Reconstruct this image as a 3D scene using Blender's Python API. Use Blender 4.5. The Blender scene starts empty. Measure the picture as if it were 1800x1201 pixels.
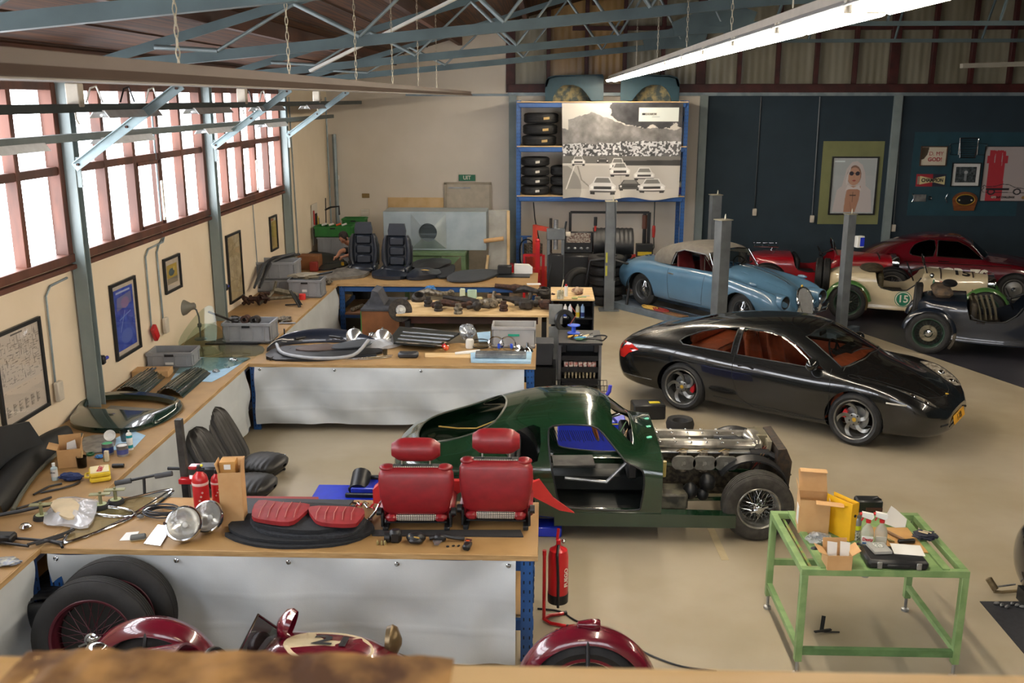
import bpy,bmesh,math,random
import numpy as np
from mathutils import Vector as V,Matrix,noise
from mathutils.bvhtree import BVHTree
random.seed(7)
PI=math.pi
R=math.radians
SC=bpy.context.scene
COL=SC.collection
# ---- camera
F=1700.0;PITCH=14.1;YAW=1.95;H=4.07
cd=bpy.data.cameras.new('camera');cam=bpy.data.objects.new('camera',cd);COL.objects.link(cam)
cam.location=(0,0,H);cam.rotation_euler=(R(90-PITCH),0,R(YAW))
cd.sensor_width=36;cd.lens=F/1800*36;cd.clip_start=.05;cd.clip_end=200
cd.dof.use_dof=True;cd.dof.focus_distance=9.5;cd.dof.aperture_fstop=4.5
SC.camera=cam
# ---- world, exposure
SC.view_settings.view_transform='Standard';SC.view_settings.look='None'
SC.view_settings.exposure=0.12;SC.view_settings.gamma=1.0;SC.view_settings.use_curve_mapping=False
w=bpy.data.worlds.new('world');SC.world=w;w.use_nodes=True
nt=w.node_tree;bg=nt.nodes['Background']
sky=nt.nodes.new('ShaderNodeTexSky');sky.sky_type='NISHITA';sky.sun_disc=False
sky.sun_elevation=R(35);sky.sun_rotation=R(200)
nt.links.new(sky.outputs[0],bg.inputs[0]);bg.inputs[1].default_value=.25
WINDOW_GLOW=12.0
TUBE_GLOW=88.0
GALLERY_FILL=75.0
def P(u,v,x=None,y=None,z=None):
 p=R(PITCH);w=R(YAW)
 f=V((-math.sin(w)*math.cos(p),math.cos(w)*math.cos(p),-math.sin(p)))
 r=V((math.cos(w),math.sin(w),0));up=r.cross(f)
 d=f+r*((u-900)/F)+up*((600.5-v)/F)
 s=(z-H)/d.z if z is not None else(y/d.y if y is not None else x/d.x)
 return V((0,0,H))+d*s
# ---- materials
def lin(h):
 if isinstance(h,str):
  h=h.lstrip('#');c=[int(h[i:i+2],16)/255 for i in(0,2,4)]
 else:c=h
 return tuple((x/12.92 if x<=.04045 else((x+.055)/1.055)**2.4)for x in c)
_M={}
def mat(name,col,rough=.55,metal=0,coat=0,nz=None,bump=None,spec=.5,col2=None,alpha=1,trans=0,emit=0,aniso=None,ior=None):
 """nz=(scale, contrast[, detail]) object-space colour variation towards col2; bump=(scale, strength)"""
 if name in _M:return _M[name]
 m=bpy.data.materials.new(name);m.use_nodes=True;_M[name]=m
 t=m.node_tree;b=t.nodes['Principled BSDF']
 c=lin(col)+(1,)
 b.inputs['Base Color'].default_value=c;b.inputs['Roughness'].default_value=rough
 b.inputs['Metallic'].default_value=metal;b.inputs['Specular IOR Level'].default_value=spec
 b.inputs['Coat Weight'].default_value=coat;b.inputs['Coat Roughness'].default_value=.04
 b.inputs['Alpha'].default_value=alpha;b.inputs['Transmission Weight'].default_value=trans
 if ior:b.inputs['IOR'].default_value=ior
 if emit:
  b.inputs['Emission Color'].default_value=c;b.inputs['Emission Strength'].default_value=emit
 tc=t.nodes.new('ShaderNodeTexCoord')
 def mapped(sc):
  n=t.nodes.new('ShaderNodeTexNoise');n.inputs['Detail'].default_value=5
  if isinstance(sc,(tuple,list)):
   mp=t.nodes.new('ShaderNodeMapping');mp.inputs['Scale'].default_value=sc
   t.links.new(tc.outputs['Object'],mp.inputs[0]);t.links.new(mp.outputs[0],n.inputs['Vector']);n.inputs['Scale'].default_value=1
  else:
   t.links.new(tc.outputs['Object'],n.inputs['Vector']);n.inputs['Scale'].default_value=sc
  return n
 if nz is None and emit==0:nz=(9,.5)
 if nz:
  n=mapped(nz[0]);cr=t.nodes.new('ShaderNodeValToRGB')
  k=nz[1]*.5;cr.color_ramp.elements[0].position=max(0,.5-.25/max(k*4,.3)*.6);cr.color_ramp.elements[1].position=min(1,.5+.25/max(k*4,.3)*.6)
  c2=lin(col2)+(1,)if col2 else tuple(x*.86 for x in c[:3])+(1,)
  cr.color_ramp.elements[0].color=c2;cr.color_ramp.elements[1].color=c
  t.links.new(n.outputs['Fac'],cr.inputs[0]);t.links.new(cr.outputs[0],b.inputs['Base Color'])
 if bump:
  n=mapped(bump[0]);bp=t.nodes.new('ShaderNodeBump');bp.inputs['Strength'].default_value=bump[1];bp.inputs['Distance'].default_value=.01
  t.links.new(n.outputs['Fac'],bp.inputs['Height']);t.links.new(bp.outputs[0],b.inputs['Normal'])
 return m
def glass(name,tint='#ffffff',dens=.1,rough=.02):
 """thin pane: tinted see-through plus mirror reflection by fresnel"""
 if name in _M:return _M[name]
 m=bpy.data.materials.new(name);m.use_nodes=True;_M[name]=m;t=m.node_tree
 for n in list(t.nodes):
  if n.type!='OUTPUT_MATERIAL':t.nodes.remove(n)
 o=t.nodes['Material Output'];tr=t.nodes.new('ShaderNodeBsdfTransparent');gl=t.nodes.new('ShaderNodeBsdfGlossy')
 mx=t.nodes.new('ShaderNodeMixShader');fr=t.nodes.new('ShaderNodeLayerWeight');fr.inputs[0].default_value=.5;pw=t.nodes.new('ShaderNodeMath');pw.operation='POWER';pw.inputs[1].default_value=3.5;t.links.new(fr.outputs['Facing'],pw.inputs[0])
 c=lin(tint);tr.inputs[0].default_value=tuple(x*(1-dens)for x in c)+(1,)
 gl.inputs['Roughness'].default_value=rough
 ad=t.nodes.new('ShaderNodeMath');ad.operation='MULTIPLY_ADD';ad.inputs[1].default_value=.75;ad.inputs[2].default_value=.035;ad.use_clamp=True
 t.links.new(pw.outputs[0],ad.inputs[0]);t.links.new(ad.outputs[0],mx.inputs[0]);t.links.new(tr.outputs[0],mx.inputs[1]);t.links.new(gl.outputs[0],mx.inputs[2]);t.links.new(mx.outputs[0],o.inputs[0])
 return m
def vcol(name,rough=.6,coat=0):
 if name in _M:return _M[name]
 m=bpy.data.materials.new(name);m.use_nodes=True;_M[name]=m;t=m.node_tree;b=t.nodes['Principled BSDF']
 a=t.nodes.new('ShaderNodeAttribute');a.attribute_name='Col';t.links.new(a.outputs['Color'],b.inputs['Base Color'])
 b.inputs['Roughness'].default_value=rough;b.inputs['Coat Weight'].default_value=coat
 return m
# ---- geometry builder
def rot(axis,a):return Matrix.Rotation(a,4,axis)
def tr(*p):return Matrix.Translation(V(p))
def basis(d):
 d=V(d).normalized();a=V((0,0,1))if abs(d.z)<.95 else V((1,0,0))
 x=a.cross(d).normalized();return x,d.cross(x),d
class G:
 def __init__(s):s.v=[];s.f=[];s.m=[]
 def add(s,vs,fs,mi=0,M=None):
  o=len(s.v)
  for p in vs:
   p=V(p);s.v.append(M@p if M is not None else p)
  for f in fs:s.f.append(tuple(i+o for i in f));s.m.append(mi)
  return s
 def box(s,c,d,mi=0,M=None,b=0,rz=0):
  x,y,z=[k/2 for k in d];T=tr(*c)
  if rz:T=T@rot('Z',rz)
  if M is not None:T=M@T
  if b<=0:
   vs=[(i*x,j*y,k*z)for i in(-1,1)for j in(-1,1)for k in(-1,1)]
   return s.add(vs,[(0,1,3,2),(4,6,7,5),(0,4,5,1),(2,3,7,6),(0,2,6,4),(1,5,7,3)],mi,T)
  b=min(b,x*.9,y*.9,z*.9);vs=[];idx={}
  for i in(-1,1):
   for j in(-1,1):
    for k in(-1,1):
     for a in range(3):
      q=[i*(x-b),j*(y-b),k*(z-b)];q[a]=(i,j,k)[a]*(x,y,z)[a]
      idx[(i,j,k,a)]=len(vs);vs.append(q)
  fs=[]
  for a in range(3):
   o1,o2=[q for q in range(3)if q!=a]
   for sg in(-1,1):
    loop=[]
    for(p,q)in((-1,-1),(1,-1),(1,1),(-1,1)):
     t=[0,0,0];t[a]=sg;t[o1]=p;t[o2]=q;loop.append(idx[(t[0],t[1],t[2],a)])
    fs.append(tuple(loop if(sg>0)==(a!=1)else loop[::-1]))
  for a in range(3):
   o1,o2=[q for q in range(3)if q!=a]
   for p in(-1,1):
    for q in(-1,1):
     k1=[0,0,0];k1[o1]=p;k1[o2]=q;k2=list(k1);k1[a]=-1;k2[a]=1
     fs.append((idx[(*k1,o1)],idx[(*k2,o1)],idx[(*k2,o2)],idx[(*k1,o2)]))
  for i in(-1,1):
   for j in(-1,1):
    for k in(-1,1):fs.append(tuple(idx[(i,j,k,a)]for a in range(3)))
  return s.add(vs,fs,mi,T)
 def tube(s,pts,r=.01,n=8,mi=0,closed=False,cap=True,M=None):
  pts=[V(p)for p in pts];k=len(pts);rr=r if isinstance(r,(list,tuple))else[r]*k
  vs=[];fs=[];px=None
  for i,p in enumerate(pts):
   a=pts[(i-1)%k]if(i or closed)else p;b=pts[(i+1)%k]if(i<k-1 or closed)else p
   d=(b-a)
   if d.length<1e-9:d=V((0,0,1))
   d.normalize()
   if px is None:x,y,_=basis(d)
   else:
    x=px-d*px.dot(d)
    if x.length<1e-4:x=basis(d)[0]
    x.normalize();y=d.cross(x)
   px=x
   for j in range(n):
    t=2*PI*j/n;vs.append(p+(x*math.cos(t)+y*math.sin(t))*rr[i])
  for i in range(k if closed else k-1):
   for j in range(n):
    a=i*n;b=((i+1)%k)*n;fs.append((a+j,a+(j+1)%n,b+(j+1)%n,b+j))
  if cap and not closed:
   fs.append(tuple(range(n-1,-1,-1)));fs.append(tuple((k-1)*n+j for j in range(n)))
  return s.add(vs,fs,mi,M)
 def cyl(s,a,b,r,r2=None,n=16,mi=0,M=None):return s.tube([a,b],[r,r if r2 is None else r2],n,mi,M=M)
 def bar(s,a,b,w,h=None,mi=0,M=None,up=(0,0,1)):
  """rectangular bar from a to b, w across, h along up"""
  a=V(a);b=V(b);d=(b-a).normalized();h=h or w;u=V(up)
  x=d.cross(u)
  if x.length<1e-4:x=d.cross(V((0,1,0)))
  x.normalize();u=x.cross(d);vs=[p+x*(i*w/2)+u*(j*h/2)for p in(a,b)for i in(-1,1)for j in(-1,1)]
  return s.add(vs,[(0,1,3,2),(4,6,7,5),(0,4,5,1),(2,3,7,6),(0,2,6,4),(1,5,7,3)],mi,M)
 def lathe(s,prof,c=(0,0,0),ax=(0,0,1),n=24,mi=0,M=None,cap=False,arc=None):
  x,y,d=basis(ax);c=V(c);vs=[];fs=[];k=len(prof);full=arc is None
  a0,a1=arc or(0,2*PI);m=n if full else n+1
  for j in range(m):
   t=a0+(a1-a0)*j/n
   for(r,z)in prof:vs.append(c+d*z+(x*math.cos(t)+y*math.sin(t))*r)
  for j in range(n):
   a=j*k;b=((j+1)%m)*k
   for i in range(k-1):fs.append((a+i,b+i,b+i+1,a+i+1))
  if cap and full:
   fs.append(tuple(j*k for j in range(m))[::-1]);fs.append(tuple(j*k+k-1 for j in range(m)))
  return s.add(vs,fs,mi,M)
 def prism(s,pts,h0,h1,M=None,mi=0,pl='xy'):
  """polygon in plane pl, extruded along the third axis"""
  n=len(pts)
  def q(p,h):return{'xy':(p[0],p[1],h),'xz':(p[0],h,p[1]),'yz':(h,p[0],p[1])}[pl]
  vs=[q(p,h0)for p in pts]+[q(p,h1)for p in pts]
  return s.add(vs,[tuple(range(n))[::-1],tuple(range(n,2*n))]+[(i,(i+1)%n,n+(i+1)%n,n+i)for i in range(n)],mi,M)
 def ell(s,c,r,n=14,m=8,mi=0,M=None):
  if not isinstance(r,(list,tuple)):r=(r,r,r)
  vs=[];fs=[]
  for i in range(1,m):
   a=PI*i/m
   for j in range(n):
    t=2*PI*j/n;vs.append((c[0]+r[0]*math.sin(a)*math.cos(t),c[1]+r[1]*math.sin(a)*math.sin(t),c[2]+r[2]*math.cos(a)))
  vs.append((c[0],c[1],c[2]+r[2]));vs.append((c[0],c[1],c[2]-r[2]));T=len(vs)-2
  for i in range(m-2):
   for j in range(n):a=i*n;fs.append((a+j,a+n+j,a+n+(j+1)%n,a+(j+1)%n))
  for j in range(n):fs.append((T,j,(j+1)%n));fs.append((T+1,(m-2)*n+(j+1)%n,(m-2)*n+j))
  return s.add(vs,fs,mi,M)
 def grid(s,fn,nu,nv,mi=0,M=None,wrap=False):
  vs=[fn(i/nu,j/nv)for i in range(nu+(0 if wrap else 1))for j in range(nv+1)];fs=[];w=nv+1;k=nu if wrap else nu+1
  for i in range(nu):
   for j in range(nv):a=i*w+j;b=((i+1)%k)*w+j;fs.append((a,b,b+1,a+1))
  return s.add(vs,fs,mi,M)
 def loft(s,secs,mi=0,cap=True,M=None):
  n=len(secs[0]);vs=[p for q in secs for p in q];fs=[]
  for i in range(len(secs)-1):
   for j in range(n):fs.append((i*n+j,i*n+(j+1)%n,(i+1)*n+(j+1)%n,(i+1)*n+j))
  if cap:fs.append(tuple(range(n))[::-1]);fs.append(tuple((len(secs)-1)*n+j for j in range(n)))
  return s.add(vs,fs,mi,M)
 def mesh(s,name,sharp=40):
  me=bpy.data.meshes.new(name);me.from_pydata([tuple(p)for p in s.v],[],s.f)
  me.polygons.foreach_set('material_index',s.m)
  bm=bmesh.new();bm.from_mesh(me);bmesh.ops.recalc_face_normals(bm,faces=bm.faces);bm.to_mesh(me);bm.free()
  me.polygons.foreach_set('use_smooth',[True]*len(me.polygons));me.set_sharp_from_angle(angle=R(sharp));me.update()
  return me
def lnk(name,me,mats,parent=None,loc=(0,0,0),rz=0):
 o=bpy.data.objects.new(name,me);COL.objects.link(o)
 for m in(mats if isinstance(mats,(list,tuple))else[mats]):me.materials.append(m)
 if parent is not None:o.parent=parent
 o.location=loc;o.rotation_euler=rz if isinstance(rz,(tuple,list))else(0,0,rz)
 return o
def part(name,g,mats,parent,loc=(0,0,0),rz=0,sharp=40,label=None):
 o=lnk(name,g.mesh(name,sharp),mats,parent,loc,rz)
 if label:o['label']=label
 return o
def tag(o,label,cat,group=None,kind=None):
 o['label']=label;o['category']=cat
 if group:o['group']=group
 if kind:o['kind']=kind
 return o
def T(name,label,cat,loc=(0,0,0),rz=0,group=None):
 o=bpy.data.objects.new(name,None);COL.objects.link(o);o.empty_display_size=.05
 o.location=loc;o.rotation_euler=rz if isinstance(rz,(tuple,list))else(0,0,rz)
 return tag(o,label,cat,group)
def one(name,g,mats,label,cat,loc=(0,0,0),rz=0,group=None,sharp=40):
 return tag(part(name,g,mats,None,loc,rz,sharp),label,cat,group)
def struct(name,g,mats,parent=None,sharp=40):
 o=part(name,g,mats,parent,sharp=sharp)
 if parent is None:o['kind']='structure'
 return o
def dup(o,loc=None,rz=None,label=None,group=None,parent=None):
 c=o.copy();COL.objects.link(c);c.parent=parent
 for ch in list(o.children):dup(ch,parent=c)
 if loc is not None:c.location=loc
 if rz is not None:c.rotation_euler=rz if isinstance(rz,(tuple,list))else(0,0,rz)
 if label:c['label']=label
 if group:c['group']=group
 return c
def text(s,size,m,parent,loc,rz=(PI/2,0,0),name='lettering',ext=.001,align='CENTER',sx=1,bold=0):
 cu=bpy.data.curves.new(name,'FONT');cu.body=s;cu.size=size;cu.extrude=ext;cu.align_x=align;cu.align_y='CENTER';cu.offset=bold
 cu.resolution_u=3
 o=bpy.data.objects.new(name,cu);COL.objects.link(o);dg=bpy.context.evaluated_depsgraph_get()
 me=bpy.data.meshes.new_from_object(o.evaluated_get(dg));bpy.data.objects.remove(o);bpy.data.curves.remove(cu)
 if ext==0:
  bm=bmesh.new();bm.from_mesh(me);bmesh.ops.triangulate(bm,faces=bm.faces)
  for _ in range(3):
   le=[e for e in bm.edges if e.calc_length()>size*.12]
   if le:bmesh.ops.subdivide_edges(bm,edges=le,cuts=1,use_grid_fill=False);bmesh.ops.triangulate(bm,faces=bm.faces)
  bm.to_mesh(me);bm.free()
 if sx!=1:me.transform(Matrix.Diagonal((sx,1,1,1)))
 return lnk(name,me,m,parent,loc,rz)
def boolean(me,cutter,op='DIFFERENCE',solid=0,off=-1,self_=False):
 """evaluate solidify + exact boolean on mesh data, return a new mesh"""
 a=bpy.data.objects.new('a',me);COL.objects.link(a)
 if solid:
  m=a.modifiers.new('s','SOLIDIFY');m.thickness=solid;m.offset=off;m.use_even_offset=False
 if cutter is not None:
  b=bpy.data.objects.new('b',cutter);COL.objects.link(b)
  m=a.modifiers.new('b','BOOLEAN');m.operation=op;m.object=b;m.solver='EXACT';m.use_self=self_;m.use_hole_tolerant=True
 dg=bpy.context.evaluated_depsgraph_get();r=bpy.data.meshes.new_from_object(a.evaluated_get(dg))
 bpy.data.objects.remove(a)
 if cutter is not None:bpy.data.objects.remove(b)
 r.polygons.foreach_set('use_smooth',[True]*len(r.polygons));r.set_sharp_from_angle(angle=R(42));r.materials.clear()
 return r
def boolean_seq(me,cutters,solid):
 for k,c in enumerate(cutters):me=boolean(me,c.mesh('c'),solid=solid if k==0 else 0)
 return me
def pip(px,py,poly):
 """numpy point-in-polygon"""
 ins=np.zeros(px.shape,bool);n=len(poly);j=n-1
 for i in range(n):
  xi,yi=poly[i];xj,yj=poly[j]
  c=((yi>py)!=(yj>py))&(px<(xj-xi)*(py-yi)/((yj-yi)or 1e-9)+xi);ins^=c;j=i
 return ins
def nzf(shape,sc,seed=0,oct=3):
 """smooth numpy value noise 0..1 in u,v"""
 rs=np.random.RandomState(seed);h,w=shape;out=np.zeros(shape);amp=1;tot=0
 for o in range(oct):
  gx,gy=int(sc[0]*2**o)+2,int(sc[1]*2**o)+2;g=rs.rand(gy+1,gx+1)
  x=np.linspace(0,gx-1e-6,w);y=np.linspace(0,gy-1e-6,h);xi=x.astype(int);yi=y.astype(int)
  fx=x-xi;fy=y-yi;fx=fx*fx*(3-2*fx);fy=(fy*fy*(3-2*fy))[:,None]
  a=g[yi][:,xi];b=g[yi][:,xi+1];c=g[yi+1][:,xi];d=g[yi+1][:,xi+1]
  out+=amp*((a*(1-fx)+b*fx)*(1-fy)+(c*(1-fx)+d*fx)*fy);tot+=amp;amp*=.55
 return out/tot
class Paint:
 """tiny canvas in u right 0..1, v up 0..1; sRGB colours"""
 def __init__(s,nu,nv,base):
  s.nu=nu;s.nv=nv;s.u,s.v=np.meshgrid(np.linspace(0,1,nu+1),np.linspace(0,1,nv+1));s.c=np.zeros(s.u.shape+(3,));s.c[:]=Paint.h(base)
 @staticmethod
 def h(c):return np.array([int(c.lstrip('#')[i:i+2],16)/255 for i in(0,2,4)])if isinstance(c,str)else np.array(c)
 def put(s,mask,c):
  s.c[mask]=Paint.h(c);return s
 def poly(s,pts,c):return s.put(pip(s.u,s.v,pts),c)
 def rect(s,a,b,c,d,col):return s.put((s.u>=a)&(s.u<=c)&(s.v>=b)&(s.v<=d),col)
 def ell(s,x,y,rx,ry,c):return s.put(((s.u-x)/rx)**2+((s.v-y)/ry)**2<=1,c)
 def line(s,pts,w,c,asp=1):
  for(a,b),(x,y)in zip(pts[:-1],pts[1:]):
   dx,dy=x-a,(y-b)*asp;L=dx*dx+dy*dy or 1e-9;pu=s.u-a;pv=(s.v-b)*asp
   t=np.clip((pu*dx+pv*dy)/L,0,1);s.put(((pu-t*dx)**2+(pv-t*dy)**2)<(w/2)**2,c)
  return s
 def obj(s,name,W,Hh,m,parent,loc=(0,0,0),rz=0,warp=None):
  """sheet in local x,z facing -y, bottom centre at origin"""
  g=G();nu,nv=s.nu,s.nv
  vs=[]
  for j in range(nv+1):
   for i in range(nu+1):
    p=V(((i/nu-.5)*W,0,j/nv*Hh));vs.append(warp(i/nu,j/nv,p)if warp else p)
  fs=[(j*(nu+1)+i,j*(nu+1)+i+1,(j+1)*(nu+1)+i+1,(j+1)*(nu+1)+i)for j in range(nv)for i in range(nu)]
  g.add(vs,fs);me=bpy.data.meshes.new(name);me.from_pydata([tuple(p)for p in g.v],[],g.f)
  a=me.attributes.new('Col','FLOAT_COLOR','POINT');c=s.c.reshape(-1,3);l=np.where(c<=.04045,c/12.92,((c+.055)/1.055)**2.4)
  a.data.foreach_set('color',np.concatenate([l,np.ones((len(l),1))],1).ravel().astype(np.float32))
  me.polygons.foreach_set('use_smooth',[True]*len(me.polygons))
  return lnk(name,me,m,parent,loc,rz)
def cr(keys,x):
 """Catmull-Rom through sorted (x, value) keys"""
 if x<=keys[0][0]:return keys[0][1]
 if x>=keys[-1][0]:return keys[-1][1]
 for i in range(len(keys)-1):
  if keys[i][0]<=x<=keys[i+1][0]:break
 x0,y0=keys[i];x1,y1=keys[i+1];h=x1-x0;t=(x-x0)/h
 m0=(y1-keys[i-1][1])/(x1-keys[i-1][0])*h if i>0 else y1-y0
 m1=(keys[i+2][1]-y0)/(keys[i+2][0]-x0)*h if i+2<len(keys)else y1-y0
 d=y1-y0
 if d==0:m0=m1=0
 else:
  m0=max(min(m0/d,3),0)*d;m1=max(min(m1/d,3),0)*d
 return(2*t**3-3*t*t+1)*y0+(t**3-2*t*t+t)*m0+(3*t*t-2*t**3)*y1+(t**3-t*t)*m1
def smooth_poly(pts,n=6,closed=True):
 k=len(pts);out=[]
 for i in range(k if closed else k-1):
  p0,p1,p2,p3=[V(pts[(i+j)%k]if closed else pts[min(max(i+j,0),k-1)])for j in(-1,0,1,2)]
  for s in range(n):
   t=s/n;out.append(.5*((2*p1)+(p2-p0)*t+(2*p0-5*p1+4*p2-p3)*t*t+(3*p1-p0-3*p2+p3)*t**3))
 if not closed:out.append(V(pts[-1]))
 return out
# ---- shared materials
WALLC=mat('cream_wall_paint','#e8d9c0',.85,nz=(1.3,.4),col2='#e0cfb4',bump=(60,.05))
WALLB=mat('back_wall_paint','#dbd2c4',.85,nz=(1.3,.4),col2='#d3cabb')
NAVY=mat('navy_wall_paint','#25353f',.8,nz=(2,.4),col2='#213039')
GREYSTL=mat('grey_blue_paint','#84908f',.5,nz=(3,.5),col2='#788483')
STEEL=mat('galvanised_steel','#8b979b',.42,metal=.35,nz=(5,.8),col2='#76848a')
TRUSS=mat('truss_paint','#4e6063',.5,nz=(2.5,.6),col2='#435356')
REDWOOD=mat('redwood_frame','#5e3422',.6,nz=((4,4,1.2),.8),col2='#452415')
DARKRED=mat('dark_red_frame','#4a1d1a',.5,nz=(4,.6),col2='#381513')
CHIP=mat('chipboard_top','#a07f50',.55,nz=(5,.4),col2='#927246',bump=(80,.04))
PLY=mat('pale_plywood','#d6b98a',.6,nz=((3,14,3),.6),col2='#c4a26e')
BLUE=mat('shelf_blue','#25599a',.4,coat=.2,nz=(6,.4),col2='#1f4e8a')
BLACK=mat('black_plastic','#15171a',.45,nz=(9,.4),col2='#101214')
RUBBER=mat('black_rubber','#1e1e1e',.7,nz=(12,.6),col2='#171717',bump=(60,.1))
CHROME=mat('chrome','#d8dcdf',.12,metal=1,nz=(4,.3),col2='#c4c9cd')
DULL=mat('dull_aluminium','#a7a9a8',.38,metal=.8,nz=(10,.7),col2='#85878a')
WHITE=mat('white_plastic','#e2e2de',.5,nz=(4,.3),col2='#d8d8d2')
CREAM=mat('cream_plastic','#cfc6b4',.55)
CANVAS=mat('canvas_curtain','#bec4c6',.55,nz=(2.5,.5),col2='#b4babc',bump=(140,.08))
CRATE=mat('grey_crate','#8f9296',.5,nz=(5,.5),col2='#84878b')
CARD=mat('cardboard','#c29c6c',.8,nz=(8,.4),col2='#b78f5f')
RED=mat('bright_red','#c01720',.35,coat=.3,nz=(6,.3),col2='#ad131b')
GREASE=mat('greasy_metal','#3a342e',.6,metal=.3,nz=(22,.9),col2='#221e1b',bump=(40,.3))
RUST=mat('rusty_metal','#4a2f22',.75,metal=.2,nz=(25,.9),col2='#2c1c16',bump=(50,.4))
GRIME=mat('grimy_alloy','#8a8170',.5,metal=.5,nz=(30,.9),col2='#4d463b',bump=(40,.3))
LAMPW=mat('lamp_white','#e8ebec',.4)
def emat(name,col,s):
 m=bpy.data.materials.new(name);m.use_nodes=True;t=m.node_tree;b=t.nodes['Principled BSDF']
 b.inputs['Emission Color'].default_value=lin(col)+(1,);b.inputs['Emission Strength'].default_value=s;b.inputs['Base Color'].default_value=lin(col)+(1,)
 return m
FROST=emat('frosted_pane','#f1f4fb',WINDOW_GLOW)
def _frost():
 t=FROST.node_tree;b=t.nodes['Principled BSDF'];tc=t.nodes.new('ShaderNodeTexCoord');mp=t.nodes.new('ShaderNodeMapping');mp.inputs['Scale'].default_value=(1,5,.8)
 n=t.nodes.new('ShaderNodeTexNoise');n.inputs['Scale'].default_value=2.2;mr=t.nodes.new('ShaderNodeMapRange');mr.inputs[1].default_value=.3;mr.inputs[2].default_value=.6
 mr.inputs[3].default_value=WINDOW_GLOW*.8;mr.inputs[4].default_value=WINDOW_GLOW*1.1
 t.links.new(tc.outputs['Object'],mp.inputs[0]);t.links.new(mp.outputs[0],n.inputs[0]);t.links.new(n.outputs[0],mr.inputs[0]);t.links.new(mr.outputs[0],b.inputs['Emission Strength'])
_frost()
FRONTFILL=emat('front_fill_pane','#eef2fa',WINDOW_GLOW*.42)
TUBE=emat('lit_tube','#fff1dc',TUBE_GLOW)
FILL_TUBE=emat('gallery_fill_tube','#ffe9cc',GALLERY_FILL)
# ---- floor
XL,YB,XR,YF=-4.88,22.0,15.5,-1.5
FLOOR=mat('epoxy_floor','#a09682',.42,nz=(.7,.7),col2='#948972',spec=.4)
def floor_dirt():
 t=FLOOR.node_tree;b=t.nodes['Principled BSDF'];tc=t.nodes.new('ShaderNodeTexCoord');n=t.nodes.new('ShaderNodeTexNoise');n.inputs['Scale'].default_value=3;n.inputs['Detail'].default_value=8
 mr=t.nodes.new('ShaderNodeMapRange');mr.inputs[3].default_value=.34;mr.inputs[4].default_value=.6;t.links.new(tc.outputs['Object'],n.inputs[0]);t.links.new(n.outputs[0],mr.inputs[0]);t.links.new(mr.outputs[0],b.inputs['Roughness'])
floor_dirt()
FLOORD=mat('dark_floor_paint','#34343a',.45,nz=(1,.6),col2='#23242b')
g=G();g.add([(XL-.1,YF,0),(XR,YF,0),(XR,YB,0),(XL-.1,YB,0)],[(0,1,2,3)]);g.add([(XL-.1,YF,-.2),(XR,YF,-.2),(XR,YB,-.2),(XL-.1,YB,-.2)],[(0,3,2,1)]);struct('floor',g,FLOOR)
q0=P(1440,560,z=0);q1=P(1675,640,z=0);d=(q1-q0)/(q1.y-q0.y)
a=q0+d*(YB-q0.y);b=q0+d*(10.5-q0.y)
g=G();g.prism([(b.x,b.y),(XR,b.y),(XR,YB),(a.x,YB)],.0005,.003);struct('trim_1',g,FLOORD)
g=G();s1=P(1238,905,z=0);s2=P(1275,985,z=0);g.bar(s1+V((0,0,.001)),s2+V((0,0,.001)),.07,.002)
s1=P(1238,720,z=0);s2=P(1262,745,z=0)
struct('trim_2',g,mat('tan_floor_line','#b0a180',.6))
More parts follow.
